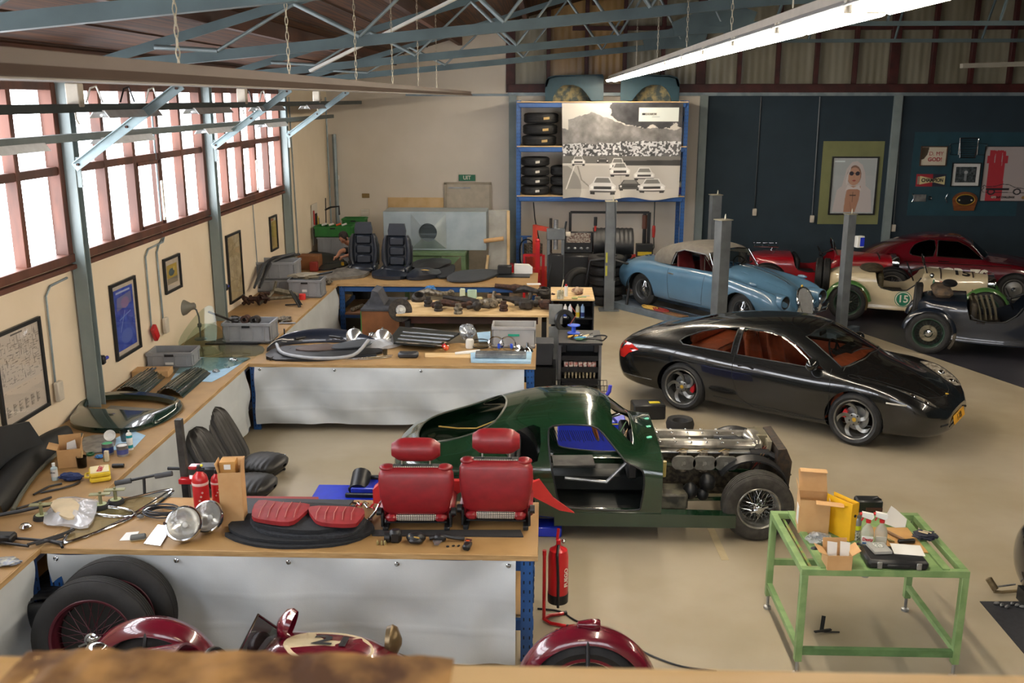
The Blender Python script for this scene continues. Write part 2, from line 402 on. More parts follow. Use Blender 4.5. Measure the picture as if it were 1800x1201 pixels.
# ---- left wall with window strip
SILL,WTOP,MID=2.45,4.22,3.37
BAYS=[5.65,9.75,13.9,17.95]
g=G();g.box((XL-.1,(YF+YB)/2,SILL/2),(.2,YB-YF,SILL));g.box((XL-.1,(YF+YB)/2,(WTOP+4.9)/2),(.2,YB-YF,4.9-WTOP));g.box((XL-.1,(18.05+YB)/2,(SILL+WTOP)/2),(.2,YB-18.05,WTOP-SILL))
g.box((XL-.1,(YF+1.4)/2,(SILL+WTOP)/2),(.2,1.4-YF,WTOP-SILL))
struct('wall_left',g,WALLC)
def left_window(n,y0,y1):
 """one bay: sill, head, mid rail, mullions and frosted panes"""
 g=G();x=XL-.04;L=y1-y0
 for z,h,w in((SILL+.035,.09,.2),(WTOP-.02,.1,.16),(MID,.085,.13)):g.box((x,(y0+y1)/2,z),(w,L,h),b=.006)
 g.box((x,y0+.05,(SILL+WTOP)/2),(.17,.1,WTOP-SILL),b=.006);g.box((x,y1-.05,(SILL+WTOP)/2),(.17,.1,WTOP-SILL),b=.006)
 fr=struct('window_%d'%n,g,REDWOOD)
 k=5
 for i in range(1,k):
  yy=y0+.1+(L-.2)*i/k;g=G();g.box((x,yy,(SILL+WTOP)/2),(.15,.075,WTOP-SILL-.06),b=.006);part('mullion',g,REDWOOD,fr)
 for i in range(k):
  a=y0+.1+(L-.2)*i/k+.03;b=y0+.1+(L-.2)*(i+1)/k-.03
  for z0,z1 in((SILL+.07,MID-.04),(MID+.04,WTOP-.05)):
   g=G();g.box((x-.045,(a+b)/2,(z0+z1)/2),(.012,b-a+.02,z1-z0+.02));part('pane',g,FROST,fr)
   if i==2 and z0<3 and n>1:
    g=G();g.box((x+.03,(a+b)/2,(z0+z1)/2),(.04,b-a,z1-z0),1,b=.004)
    g2=G()
    for(dy,dz,sy,sz)in((0,1,1,.05),(0,-1,1,.05),(1,0,.05,1),(-1,0,.05,1)):
     g2.box((x+.05,(a+b)/2+dy*(b-a)/2*.93,(z0+z1)/2+dz*(z1-z0)/2*.95),(.05,(b-a)if sy==1 else sy,(z1-z0)if sz==1 else sz),b=.004)
    part('casement',g2,REDWOOD,fr)
    g3=G();g3.box((x+.1,b-.06,(z0+z1)/2-.1),(.03,.035,.5),b=.008);g3.tube([(x+.1,b-.06,z0+.28),(x+.13,b-.1,z0+.1)],.008);part('stay',g3,CREAM,fr)
 g=G();g.box((XL+.025,(y0+y1)/2,SILL-.055),(.09,L,.05),b=.008);g.tube([(XL+.03,y0,SILL+.02),(XL+.03,y1,SILL+.02)],.008,mi=0);part('sill_board',g,REDWOOD,fr)
left_window(1,1.4,BAYS[0]-.05);left_window(2,BAYS[0]+.05,BAYS[1]-.05);left_window(3,BAYS[1]+.05,BAYS[2]-.05);left_window(4,BAYS[2]+.05,BAYS[3]-.02)
g=G()
for k in range(9):g.box((-4.3+1.0*k,YF+.03,3.7),(.09,.1,2.3))
g.box((-.3,YF+.03,2.6),(8.1,.1,.1));g.box((-.3,YF+.03,4.85),(8.1,.1,.1));fw_=struct('window_6',g,REDWOOD)  # unseen glazing added behind the camera to throw cool light on the curtains
for k in range(8):g=G();g.box((-3.8+1.0*k,YF+.01,3.7),(.93,.01,2.2));part('pane',g,FRONTFILL,fw_)
# ---- back wall and gable glazing
XG=-.84;ZR=4.2
def roofz(x):return 4.52+.285*(x-XL)if x<6.6 else 4.52+.285*(6.6-XL)-.285*(x-6.6)
g=G();g.prism([(XL-.2,0),(3.38,0),(3.38,ZR-.02),(XG,ZR-.02),(XG,roofz(XG)+.1),(XL-.2,roofz(XL)+.1)],YB,YB+.2,pl='xz');struct('wall_back',g,WALLB)
g=G();g.prism([(3.38,0),(XR,0),(XR,ZR-.02),(3.38,ZR-.02)],YB,YB+.2,pl='xz');struct('wall_back_navy',g,NAVY)
g=G();g.box((XR+.1,(YF+YB)/2,3.4),(.2,YB-YF,6.8));struct('wall_right',g,NAVY)
g=G();g.prism([(XL-.2,0),(XR+.2,0),(XR+.2,roofz(XR)+.3),(6.6,roofz(6.6)+.3),(XL-.2,roofz(XL)+.2)],YF-.2,YF,pl='xz');struct('wall_front',g,WALLB)
g=G();g.box(((XG+XR)/2,YB-.04,ZR-.035),(XR-XG,.1,.07));g.box((-1.95,YB-.02,ZR-.05),(2.3,.05,.05));struct('trim_3',g,STEEL)
for i,(x,z)in enumerate(((-.73,ZR-.05),(3.46,ZR-.05),(7.66,ZR-.05),(11.86,ZR-.05))):
 g=G();g.box((x,YB-.05,z/2),(.17,.1,z),b=.005);struct('trim_%d'%(4+i),g,GREYSTL)
g=G()
xs=[];x=XG+.06;GZ=6.6
g.box(((XG+XR)/2,YB+.02,ZR+.09),(XR-XG,.16,.18),b=.006);g.box(((XG+XR)/2+.6,YB+.03,5.55),(XR-XG-1.6,.08,.09))
x=XG+.06
i=0
while x<XR:
 wd=.2 if i%5==0 else.085;g.box((x,YB+.03,(ZR+roofz(x))/2),(wd,.12,roofz(x)-ZR),b=.005);x+=.83;i+=1
gw=struct('window_5',g,DARKRED)
CORR=mat('corrugated_plastic_sheet','#8f8a76',.35,nz=((2.2,1,.35),.9),col2='#7a745f',spec=.6)
CORRA=mat('amber_plastic_sheet','#a8854c',.3,nz=((2.2,1,.35),.9),col2='#8c6c39',spec=.6)
x=XG+.06;i=0
while x<XR-.3:
 g=G();a=x+.04;b=x+.79;zt=roofz((a+b)/2)
 def fn(u,v,a=a,b=b,zt=zt):X=a+(b-a)*u;return(X,YB+.1+.003*math.cos(u*2*PI*5),ZR+.1+(zt-ZR)*v)
 g.grid(fn,40,1);part('pane',g,CORRA if 1<=i<=2 else CORR,gw);x+=.83;i+=1
g=G();g.box(((XG+XR)/2,YB+.3,5.8),(XR-XG,.1,4.2));struct('wall_back_outer',g,mat('outer_boarding','#4a4438',.9))
dl=P(783,322,y=YB);dr=P(862,322,y=YB)
g=G();zt=dl.z;g.box(((dl.x+dr.x)/2,YB-.01,zt/2),(dr.x-dl.x,.04,zt),b=.004);do=struct('door_1',g,mat('door_paint','#bdb3a0',.7))
g=G()
for xx in(dl.x,dr.x):g.box((xx,YB-.025,zt/2),(.05,.05,zt))
g.box(((dl.x+dr.x)/2,YB-.025,zt),(dr.x-dl.x+.05,.05,.05));part('door_frame',g,mat('door_frame_paint','#a79c88',.6),do)
g=G();g.box((dl.x+.32,YB-.05,zt-.1),(.5,.04,.03));part('door_closer',g,DULL,do)
# ---- roof
DECK=mat('roof_boards','#55300f',.8,nz=((38,.5,38),.9),col2='#321a08')
g=G()
for(xa,xb)in((XL-.3,6.6),(6.6,XR+.3)):
 g.prism([(xa,roofz(xa)),(xb,roofz(xb)),(xb,roofz(xb)+.12),(xa,roofz(xa)+.12)],YF-.2,YB+.3,pl='xz')
ce=struct('ceiling',g,DECK)
g=G()
k=0;x=XL+.1
while x<XR:
 z=roofz(x)-.09;g.box((x,(YF+YB)/2,z),(.09,YB-YF,.18));x+=1.45
part('purlin',g,mat('purlin_wood','#55301c',.7,nz=((5,.6,5),.8),col2='#3b2116'),ce)
g=G()
for k in range(22):
 xx=XL+.2+k*.52
 if xx<6.6:g.box((xx,(YF+YB)/2,roofz(xx)-.006),(.02,YB-YF,.014))
part('board_joint',g,mat('dark_joint_wood','#3a2214',.8),ce)  # thin dark strips mark the board joints
# ---- columns and trusses
BN=['beside the nearest bench','beside the blue framed poster','beside the tall map frame','nearest the back corner']
def chz(x):return 4.27+.093*(x+4.88)
for i,y in enumerate(BAYS):
 c=T('steel_column','grey steel column on the window wall '+BN[i],'column',(XL,y,0))
 g=G();zt=4.45
 for dy in(-.055,.055):g.box((.09,dy,zt/2),(.14,.012,zt))
 g.box((.09,0,zt/2),(.01,.11,zt));part('post',g,GREYSTL,c)
 g=G();g.box((.03,0,.01),(.24,.2,.02));part('base_plate',g,GREYSTL,c)
 t=T('roof_truss',['nearest grey steel roof truss at the top left','second grey steel roof truss from the camera','third grey steel roof truss from the camera','farthest grey steel roof truss before the back wall'][i],'truss',(XL,y,4.2))
 def loc(x,z):return V((x-XL,0,z-4.2))
 XE=2.5
 g=G();a,b=loc(XL+.1,chz(XL+.1)+.06),loc(XE,chz(XE)+.06);g.bar(a+V((0,.04,0)),b+V((0,.04,0)),.012,.10);g.bar(a+V((0,.075,.045)),b+V((0,.075,.045)),.08,.01);g.bar(a+V((0,.075,-.045)),b+V((0,.075,-.045)),.08,.01);part('bottom_chord',g,TRUSS,t)
 g=G()
 for(xa,xb)in((XL+.1,6.6),(6.6,XR-.2)):
  a,b=loc(xa,roofz(xa)-.24),loc(xb,roofz(xb)-.24);g.bar(a,b,.012,.09);g.bar(a+V((0,.04,.04)),b+V((0,.04,.04)),.08,.01)
 part('top_chord',g,TRUSS,t)
 g=G();a,b=loc(XE-.3,chz(XE)+.1),loc(10.6,chz(XE)+.1);g.bar(a,b,.05,.06);a,b=loc(10.4,chz(XE)+.05),loc(XR-.1,4.3);g.bar(a,b,.07,.12);part('tie_bar',g,TRUSS,t)
 g=G();g.prism([(XE-.75-XL,chz(XE)-4.25),(XE+.25-XL,chz(XE)-4.2),(XE+.35-XL,chz(XE)-3.95),(XE-.1-XL,chz(XE)-3.8),(XE-.8-XL,chz(XE)-4.08)],-.02,-.006,pl='xz');part('gusset_plate',g,TRUSS,t)
 pts=[];x=XL+1.2;up=False
 xs=[XL+1.05]
 while xs[-1]<XE-.5:xs.append(xs[-1]+(.62 if len(xs)%2 else.78))
 for k in range(len(xs)-1):
  g=G();za=(chz(xs[k])+.1,roofz(xs[k])-.26)[k%2==0];zb=(chz(xs[k+1])+.1,roofz(xs[k+1])-.26)[k%2]
  g.cyl(loc(xs[k],za),loc(xs[k+1],zb),.024 if k%2==0 else.017,n=10);part('web_tube',g,mat('web_tube_paint','#7d8a8c',.4,metal=.3),t)
 for xa in(XE+.6,XE+2.1,XE+3.6,XE+5.1):
  g=G();g.cyl(loc(xa,chz(XE)+.1),loc(xa+.5,roofz(xa+.5)-.26),.022,n=8);part('web_tube',g,TRUSS,t)
 kb=T('knee_brace',['pale steel knee brace left of the nearest window','pale steel diagonal brace nearest the camera in front of the windows','pale steel diagonal brace in front of the middle windows','pale steel diagonal brace beside the bare wall'][i],'brace',(XL+.22,y-.09,3.4))
 g=G();g.bar((-.05,0,0),(1.1,0,.8),.02,.09);g.bar((-.05,-.02,.045),(1.1,-.02,.845),.05,.01);part('brace_bar',g,mat('brace_steel','#90a4a8',.35,metal=.3),kb)
 g=G()
 for q in(.04,.5,.96):g.cyl((-.05+1.15*q,-.035,.8*q),(-.05+1.15*q,.02,.8*q),.014,n=6)
 part('bolt',g,RUST,kb)
 g=G();g.box((-.08,.05,-.05),(.14,.02,.3));part('bracket',g,GREYSTL,kb)
g=G();a=P(545,130,y=11.2);b=P(870,-40,y=11.2);g.bar(V((0,0,0)),P(900,-52,y=11.6)-P(545,125,y=11.6),.1,.03);one('white_batten',g,WHITE,'white diagonal batten lying up among the roof trusses','batten',P(545,125,y=11.6))
def rail(x,z,y0,y1,lab,ys,spots):
 t=T('cable_rail',lab,'rail',(x,y0,z));g=G();L=y1-y0;g.bar((0,0,0),(0,L,0),.09,.012);g.bar((-.045,0,-.03),(-.045,L,-.03),.01,.07);g.bar((.045,0,-.03),(.045,L,-.03),.01,.07);part('channel',g,mat('rail_steel','#5f6866',.5,metal=.3),t)
 for i,yy in enumerate(ys):
  g=G();g.tube([(0,yy-y0,.02),(0,yy-y0+.1,.14),(0,yy-y0+.22,.16),(0,yy-y0+.32,.02)],.009,n=6);part('cable_loop',g,BLACK if i%2 else WHITE,t)
 for i,yy in enumerate(spots):
  l=T('strip_light','unlit white strip light under the %s, %s'%(lab.split(' along')[0].replace('grey ',''),['nearest the camera','second along','third along','fourth along','farthest'][i]),'light fixture',(x+.02,yy,z-.05),group=None)
  g=G();g.prism([(-.1,-.07),(-.05,0),(.05,0),(.1,-.07),(.09,-.07),(.045,-.012),(-.045,-.012),(-.09,-.07)],-.62,.62,pl='xz');part('reflector',g,LAMPW,l)
  g=G();g.cyl((0,-.58,-.045),(0,.58,-.045),.013,n=8);part('tube',g,mat('unlit_tube','#f2f5f5',.3),l)
RA=P(240,172,y=9.68);RB=P(160,235,y=9.68)
rail(RA.x,4.02,4.5,21.4,'upper grey cable rail along the windows',[8.6,9.3,9.9,13.2,13.9,17.4],[6.2,9.4,11.7,14.2,17.0])
rail(RB.x,3.74,4.5,20.8,'lower grey cable rail along the windows',[],[8.0,10.4,13.4,16.2])
for i,(y,z)in enumerate(((8.4,4.1),(13.1,4.1),(17.4,4.1))):
 g=G();g.box((0,0,0),(.12,.1,.2),b=.01);g.tube([(0,-.03,-.1),(.02,-.06,-.2),(.01,0,-.24)],.008);one('junction_box',g,CREAM,['cream junction box above the rail near the camera','cream junction box above the rail at the middle windows','cream junction box above the rail at the far windows'][i],'junction box',(RA.x,y,z))
# ---- hanging light lines
def light_line(x,z,y0,y1,lit,lab,chains):
 t=T('hanging_light_line',lab,'light',(x,y0,z));L=y1-y0
 g=G()
 if lit:
  g.prism([(-.055,.0),(-.055,.07),(.055,.07),(.055,.0)],0,L,pl='xz');part('trunking',g,mat('trunking_grey','#b5ab9c',.5),t)
  n=int(L/1.25)
  for i in range(n):
   a=i*L/n+.02;b=(i+1)*L/n-.02;g=G();g.prism([(-.12,-.012),(-.05,.03),(.05,.03),(.12,-.012),(.11,-.016),(.045,.018),(-.045,.018),(-.11,-.016)],a,b,pl='xz');rf=part('reflector',g,LAMPW,t)
   g=G()
   for sx in(-.045,.045):g.cyl((sx*1.5,a+.03,-.03),(sx*1.5,b-.03,-.03),.02,n=8)
   part('tube',g,TUBE,rf)
   g=G()
   for yy in(a,b):g=G();g.box((0,yy+(.02 if yy==a else-.02),-.012),(.18,.04,.055));part('lamp_holder',g,CREAM,rf)
 else:
  g.prism([(-.09,-.015),(-.05,.02),(-.05,.065),(.05,.065),(.05,.02),(.09,-.015),(.08,-.02),(-.08,-.02)],0,L,pl='xz');part('trunking',g,mat('trunking_brown','#66564a',.6,nz=((1,.4,1),.5),col2='#57493e'),t)
  g=G();g.box((0,L/2,-.022),(.17,L,.006));part('diffuser',g,mat('dull_diffuser','#8c8478',.6),t)
 for yy in chains:
  g=G();h=roofz(x)-.1-z-.1;k=int(h/.045)
  for j in range(k):
   zz=(.12 if lit else.07)+j*.045;ring=[(0.009*math.cos(a),0,zz+.03*math.sin(a))if j%2 else(0,.009*math.cos(a),zz+.03*math.sin(a))for a in[q*PI/3 for q in range(6)]]
   g.tube([V(p)+V((0,yy-y0,0))for p in ring],.0028,n=4,closed=True)
  part('chain',g,mat('chain_steel','#a8a08c',.4,metal=.6),t)
light_line(-1.6,4.15,1.6,20.6,False,'unlit brown strip light hanging on chains across the upper left',[4.33,6.2,8.4,10.4,12.5,14.6])
light_line(1.34,4.455,3.0,20.9,True,'lit white fluorescent strip light running to the shelf rack',[3.9,5.6,7.4,9.7,12.2,15.0])
for k,(xx,y1)in enumerate(((9.3,14.0),)):
 light_line(xx,4.6,5.0,y1,True,'added fluorescent strip light out of view over the right side of the hall',[6,9,12])  # row outside the view, added to light the right side
g=G();g.bar((0,0,0),P(1800,104,y=13.5)-P(1690,116,y=13.5)+V((2,0,0)),.1,.06);one('hanging_bar',g,mat('worn_bar','#6d6a5f',.6),'pale grey bar hanging at the right edge under the gable','bar',P(1690,116,y=13.5))
# ---- vehicle helpers
def paint(name,col,rough=.25,metal=0,dark=.9):
 c=Paint.h(col)*dark;m=mat(name,col,rough,metal,coat=1,nz=(3,.3),col2=tuple(c));return m
class Shell:
 """car body lofted from cross sections (rows: x, [(y, z)...] from floor centre to top centre)"""
 def __init__(s,rows,step=.05,sub=4,x0=None,x1=None):
  s.rows=rows;K=len(rows[0][1]);s.x0=rows[0][0]if x0 is None else x0;s.x1=rows[-1][0]if x1 is None else x1
  ky=[[(r[0],r[1][k][0])for r in rows]for k in range(K)];kz=[[(r[0],r[1][k][1])for r in rows]for k in range(K)]
  n=int((s.x1-s.x0)/step);xs=sorted(set([round(s.x0+(s.x1-s.x0)*i/n,4)for i in range(n+1)]+[round(s.x0+.02,4),round(s.x1-.02,4)]));secs=[]
  for x in xs:
   half=smooth_poly([V((x,cr(ky[k],x),cr(kz[k],x)))for k in range(K)],sub,closed=False)
   half[0].y=0;half[-1].y=0
   secs.append(half+[V((p.x,-p.y,p.z))for p in half[-2:0:-1]])
  s.g=G();s.g.loft(secs);s.me=s.g.mesh('body_shell',50)
  bm=bmesh.new();bm.from_mesh(s.me);s.bvh=BVHTree.FromBMesh(bm);bm.free()
 def side(s,x,z,sg=-1,off=0):
  h=s.bvh.ray_cast(V((x,sg*3,z)),V((0,-sg,0)))[0];return(V((x,h.y+sg*off,z))if h else V((x,sg*.7,z)))
 def top(s,x,y,off=0):
  h=s.bvh.ray_cast(V((x,y,4)),V((0,0,-1)))[0];return(V((x,y,h.z+off))if h else V((x,y,.8)))
 def front(s,y,z,off=0,sg=1):
  h=s.bvh.ray_cast(V((sg*5,y,z)),V((-sg,0,0)))[0];return(V((h.x+sg*off,y,z))if h else V((sg*2,y,z)))
def dense(pts,step=.03,closed=False):
 out=[];k=len(pts)
 for i in range(k if closed else k-1):
  a=pts[i];b=pts[(i+1)%k];L=math.hypot(b[0]-a[0],b[1]-a[1]);n=max(1,int(L/step))
  for j in range(n):out.append((a[0]+(b[0]-a[0])*j/n,a[1]+(b[1]-a[1])*j/n))
 if not closed:out.append(pts[-1])
 return out
def rnd2(pts,n=4):return[(p.x,p.y)for p in smooth_poly([V((a,b,0))for a,b in pts],n)]
def wheel(parent,pos,sg,Rr,W,rim,kind,rimmat,tyremat=None,name='wheel',label=None,steer=0,spokes=48):
 """sg: outward direction along y; rim part holds tyre, spokes and hub as sub-parts"""
 tm=tyremat or RUBBER;ax=(0,sg,0);h=W/2;g=G()
 rp=[(rim-.018,-h*.85),(rim+.004,-h*.85),(rim,-h*.75),(rim-.02,-h*.4),(rim-.03,0),(rim-.02,h*.4),(rim,h*.8),(rim+.012,h*.9),(rim+.006,h*.95),(rim-.008,h*.86),(rim-.018,h*.4),(rim-.024,-h*.2),(rim-.018,-h*.85)]
 g.lathe(rp,ax=ax,n=40);o=part(name,g,rimmat,parent,pos,(0,0,steer))
 if label:o['label']=label
 g=G();tp=[(rim-.005,-h*.8),(rim+.02,-h*.95),((rim+Rr)/2,-h*1.04),(Rr-.03,-h*.95),(Rr-.008,-h*.78)]
 for i in range(4):
  a=-.62+i*.34;tp+=[(Rr,h*a),(Rr,h*(a+.2)),(Rr-.008,h*(a+.22)),(Rr-.008,h*(a+.3))]
 tp+=[(Rr-.008,h*.78),(Rr-.03,h*.95),((rim+Rr)/2,h*1.04),(rim+.02,h*.95),(rim-.005,h*.8)]
 g.lathe(tp,ax=ax,n=56);part('tyre',g,tm,o,sharp=25)
 def pt(r,a,d):return(r*math.cos(a),sg*d,r*math.sin(a))
 if kind=='wire':
  g=G();k=spokes
  for i in range(k):
   a=2*PI*i/k;b=a+(.55 if i%2 else-.55);hd=h*(.75 if i%4<2 else.1)
   g.cyl(pt(.05,b,hd),pt(rim-.014,a,h*(.2 if i%4<2 else-.1)),.0025,n=4)
  part('spokes',g,CHROME if rimmat is not None and 'green'not in rimmat.name and 'red'not in rimmat.name else rimmat,o)
  g=G();g.lathe([(.0,h*1.05),(.022,h*1.05),(.032,h*.98),(.036,h*.85),(.05,h*.8),(.055,h*.6),(.055,-h*.3)],ax=ax,n=20)
  for a in(.4,.4+PI):g.bar(pt(.02,a,h*.98),pt(.085,a,h*.95),.03,.014)
  part('hub',g,CHROME,o);g=G();g.lathe([(0.001,-h*.35),(rim-.036,-h*.35),(rim-.036,-h*.5),(0.001,-h*.5)],ax=ax,n=28);part('drum_or_backing',g,mat('dark_spoke_backing','#14140f',.7),o)  # black disc added behind the spokes so the wheel reads dark inside
 elif kind=='disc':
  g=G();g.lathe([(0,h*.6),(.06,h*.6),(.1,h*.4),(rim*.8,h*.35),(rim-.03,h*.1)],ax=ax,n=32);part('wheel_disc',g,rimmat,o)
  g=G();g.lathe([(0,h*.85),(.035,h*.8),(.05,h*.6),(.055,h*.4)],ax=ax,n=20);part('hub_cap',g,CHROME,o)
 elif kind=='twist':
  for k in range(5):
   g=G();secs=[]
   for i in range(9):
    t=i/8;r=.045+(rim-.07)*t;a=2*PI*k/5+.25+.55*t*t-.1*math.sin(t*PI);w=.038+.03*abs(t-.35)*1.7;d=h*(.62+.22*t*t)
    tw=.012*math.sin(t*PI)
    secs.append([V(pt(r,a-w/r*.5 if r>.08 else a-.3,d-.03)),V(pt(r,a-w/r*.5 if r>.08 else a-.3,d+tw)),V(pt(r,a+w/r*.5 if r>.08 else a+.3,d-tw*.5)),V(pt(r,a+w/r*.5 if r>.08 else a+.3,d-.03))])
   g.loft(secs);part('spoke',g,rimmat,o)
  g=G();g.lathe([(0,h*.7),(.05,h*.7),(.075,h*.62),(.08,h*.4)],ax=ax,n=24);part('hub',g,rimmat,o)
  for k in range(5):
   g=G();a=2*PI*k/5-.35;g.cyl(pt(.06,a,h*.6),pt(.06,a,h*.73),.011,n=8);part('lug_nut',g,BLACK,o)
  g=G();g.cyl((0,sg*h*.68,0),(0,sg*h*.74,0),.026,n=16);c=part('wheel_crest',g,mat('crest_gold','#c8a23a',.35,metal=.4),o)
  g=G();g.lathe([(.05,-h*.1),(.15,-h*.1),(.15,-h*.3),(.05,-h*.3)],ax=ax,n=32);part('brake_disc',g,DULL,o)
  g=G();secs=[]
  for i in range(6):
   a=(-.35 if pos[0]>0 else PI-2.9-.6)+.18*i-.1;a=(PI*.78+.14*i)if pos[0]>0 else(-.42+.15*i)
   secs.append([V(pt(.115,a,h*.0)),V(pt(.115,a,h*.45)),V(pt(.168,a,h*.45)),V(pt(.168,a,h*.0))])
  g.loft(secs);part('brake_caliper',g,RED,o)
 return o
def seam(S,pts,fn,r=.004,closed=False):return G().tube([fn(*p)for p in dense(pts,.04,closed)],r,n=5,closed=closed)
def pose(rear,front,wb,off):
 """rear/front: right-side wheel contact points; off: half track to the centre line"""
 d=(front-rear);d.z=0;d.normalize();lft=V((-d.y,d.x,0));mid=(rear+front)/2+lft*off;return V((mid.x,mid.y,rear.z)),math.atan2(d.y,d.x)
TYREB=mat('tyre_black','#232323',.62,nz=(18,.5),col2='#1a1a1a',bump=(70,.15))
# ===== black coupe
PBLK=paint('black_car_paint','#191b1b',.22,metal=.3)
GLS=glass('car_glass','#eef2f0',.06);GLD=glass('dark_car_glass','#9aa3a0',.45)
def r996():
 t=[(-2.27,.38,[(.45,.38),(.60,.42),(.66,.52),(.64,.62),(.58,.68),(.45,.70),(.3,.71),(.15,.715),(0,.72)]),(-2.2,.28,[(.6,.28),(.74,.38),(.79,.54),(.78,.68),(.70,.78),(.55,.82),(.38,.835),(.2,.84),(0,.84)]),(-2.0,.22,[(.66,.22),(.82,.34),(.865,.55),(.86,.72),(.79,.845),(.62,.90),(.42,.925),(.2,.935),(0,.935)]),(-1.7,.2,[(.7,.2),(.86,.33),(.885,.55),(.88,.74),(.82,.875),(.64,.945),(.45,.985),(.22,1.0),(0,1.0)]),(-1.3,.18,[(.7,.18),(.86,.32),(.885,.55),(.88,.76),(.815,.89),(.66,.985),(.50,1.07),(.25,1.11),(0,1.115)]),(-.9,.17,[(.7,.17),(.85,.3),(.882,.53),(.872,.76),(.80,.895),(.69,1.03),(.54,1.15),(.27,1.20),(0,1.205)]),(-.5,.16,[(.7,.16),(.84,.28),(.868,.50),(.86,.74),(.79,.87),(.70,1.05),(.55,1.20),(.28,1.265),(0,1.275)]),(0,.16,[(.7,.16),(.84,.28),(.862,.50),(.855,.72),(.79,.855),(.70,1.05),(.56,1.225),(.28,1.30),(0,1.315)]),(.35,.16,[(.7,.16),(.84,.28),(.862,.5),(.855,.71),(.79,.84),(.70,1.02),(.55,1.18),(.28,1.26),(0,1.275)]),(.7,.16,[(.7,.16),(.84,.28),(.866,.5),(.862,.70),(.80,.825),(.71,.925),(.58,1.04),(.3,1.12),(0,1.14)]),(.95,.16,[(.7,.16),(.84,.28),(.872,.52),(.868,.71),(.81,.82),(.72,.86),(.60,.93),(.32,1.0),(0,1.02)]),(1.15,.17,[(.7,.17),(.85,.29),(.88,.54),(.875,.715),(.82,.81),(.70,.815),(.5,.86),(.28,.91),(0,.925)]),(1.4,.18,[(.7,.18),(.85,.3),(.882,.55),(.875,.72),(.80,.80),(.66,.775),(.45,.80),(.24,.835),(0,.845)]),(1.7,.2,[(.68,.2),(.83,.32),(.865,.52),(.85,.67),(.77,.745),(.62,.70),(.42,.715),(.2,.74),(0,.75)]),(1.95,.2,[(.6,.2),(.75,.32),(.79,.46),(.77,.57),(.69,.635),(.55,.60),(.38,.61),(.2,.63),(0,.64)]),(2.08,.22,[(.48,.22),(.62,.32),(.66,.42),(.63,.50),(.55,.55),(.42,.54),(.3,.545),(.15,.56),(0,.56)]),(2.17,.26,[(.3,.26),(.42,.32),(.44,.38),(.42,.43),(.36,.46),(.28,.47),(.2,.475),(.1,.48),(0,.48)])]
 return[(x,[(0,zb)]+p)for x,zb,p in t]
def arches(g,xs,r,y0=.5,y1=1.1,n=28):
 for x in xs:
  for sg in(-1,1):g.cyl((x,sg*y0,.33),(x,sg*y1,.33),r,n=n)
def liners(o,xs,r,y0=.5,y1=.84,m=None):
 for x in xs:
  for sg in(-1,1):
   g=G();g.lathe([(0.001,sg*y0),(r+.004,sg*y0),(r+.004,sg*y1)],c=(x,0,.33),ax=(0,1,0),n=20,arc=(-.1,PI+.1));part('wheel_arch',g,m or BLACK,o)
def seat_car(o,x,y,m,z=.25,name='seat',s=1):
 g=G();g.box((0,0,.16),(.5*s,.5*s,.16),b=.05);se=part(name,g,m,o,(x,y,z))
 g=G()
 def fn(u,v):
  w=.25*(1-.25*v**3);a=u*2*PI;px=.055*math.sin(a)-.2-.16*v*.8+.015*math.cos(a*2);return(px*s,(w*math.cos(a))*s,.2+.58*v*s)
 g.grid(fn,20,8,wrap=True);g.ell((-.34*s,0,.78*s),(.055,.16*s,.11));part('backrest',g,m,se)
 return se
def steering(o,loc,r,m,tilt=-.4,spoke=None):
 t=Matrix.Rotation(PI/2+tilt,4,'Y');g=G();g.tube([t@V((r*math.cos(a),r*math.sin(a),0))for a in[i*PI/12 for i in range(24)]],.013,n=8,closed=True);w=part('steering_wheel',g,m,o,loc)
 g=G()
 for a in(0,2.1,-2.1):g.bar(t@V((0,0,0)),t@V((r*math.cos(a),r*math.sin(a),0)),.03,.008)
 g.ell(t@V((0,0,.0)),.045,n=12,m=6);g.cyl((0,0,0),t@V((0,0,.3)),.02);part('wheel_boss',g,spoke or m,w)
c,rz=pose(P(1203,719,z=0),P(1512,783,z=0),2.35,.76)
O=T('black_coupe','glossy black modern coupe with red brake calipers on the open floor','car',c+V((-.04,.03,0)),rz);O.scale=(.975,1,1)
S=Shell(r996(),.06,4)
WX=(-1.175,1.175)
cut=G();arches(cut,WX,.362)
SW1=[(-.42,.88),(.74,.865),(.58,.955),(.36,1.085),(.16,1.165),(-.04,1.2),(-.42,1.195)]
SW2=[(-.50,.885),(-.50,1.185),(-.75,1.15),(-1.0,1.08),(-1.22,.985),(-1.27,.94),(-1.2,.905)]
for sg in(-1,1):
 for q in(SW1,SW2):cut.prism(q,sg*.5,sg*1.2,pl='xz')
WS=[(-.67,.905),(-.4,.94),(0,.965),(.4,.94),(.67,.905),(.52,1.185),(.3,1.232),(0,1.247),(-.3,1.232),(-.52,1.185)]
cutw=G();cutw.prism(WS,.26,1.5,pl='yz')
RW=[(-1.72,-.36),(-1.78,0),(-1.72,.36),(-.92,.47),(-.86,0),(-.92,-.47)]
cut.prism(RW,.94,1.6)
bd_=S.me.copy();lnk('body',boolean_seq(S.me,(cut,cutw),.014),PBLK,O)
cut2=G()
for sg in(-1,1):
 for q in(SW1,SW2):cut2.prism(q,sg*.5,sg*1.2,pl='xz')
cut2.prism(RW,.94,1.6)
lnk('window_glass',boolean(bd_.copy(),cut2.mesh('c'),'INTERSECT',solid=.004),GLS,O);lnk('windscreen_glass',boolean(bd_,cutw.mesh('c'),'INTERSECT',solid=.004),GLS,O)
liners(O,WX,.362)
ALLOY=mat('grey_alloy','#8b8b87',.3,metal=.7,nz=(9,.5),col2='#777773')
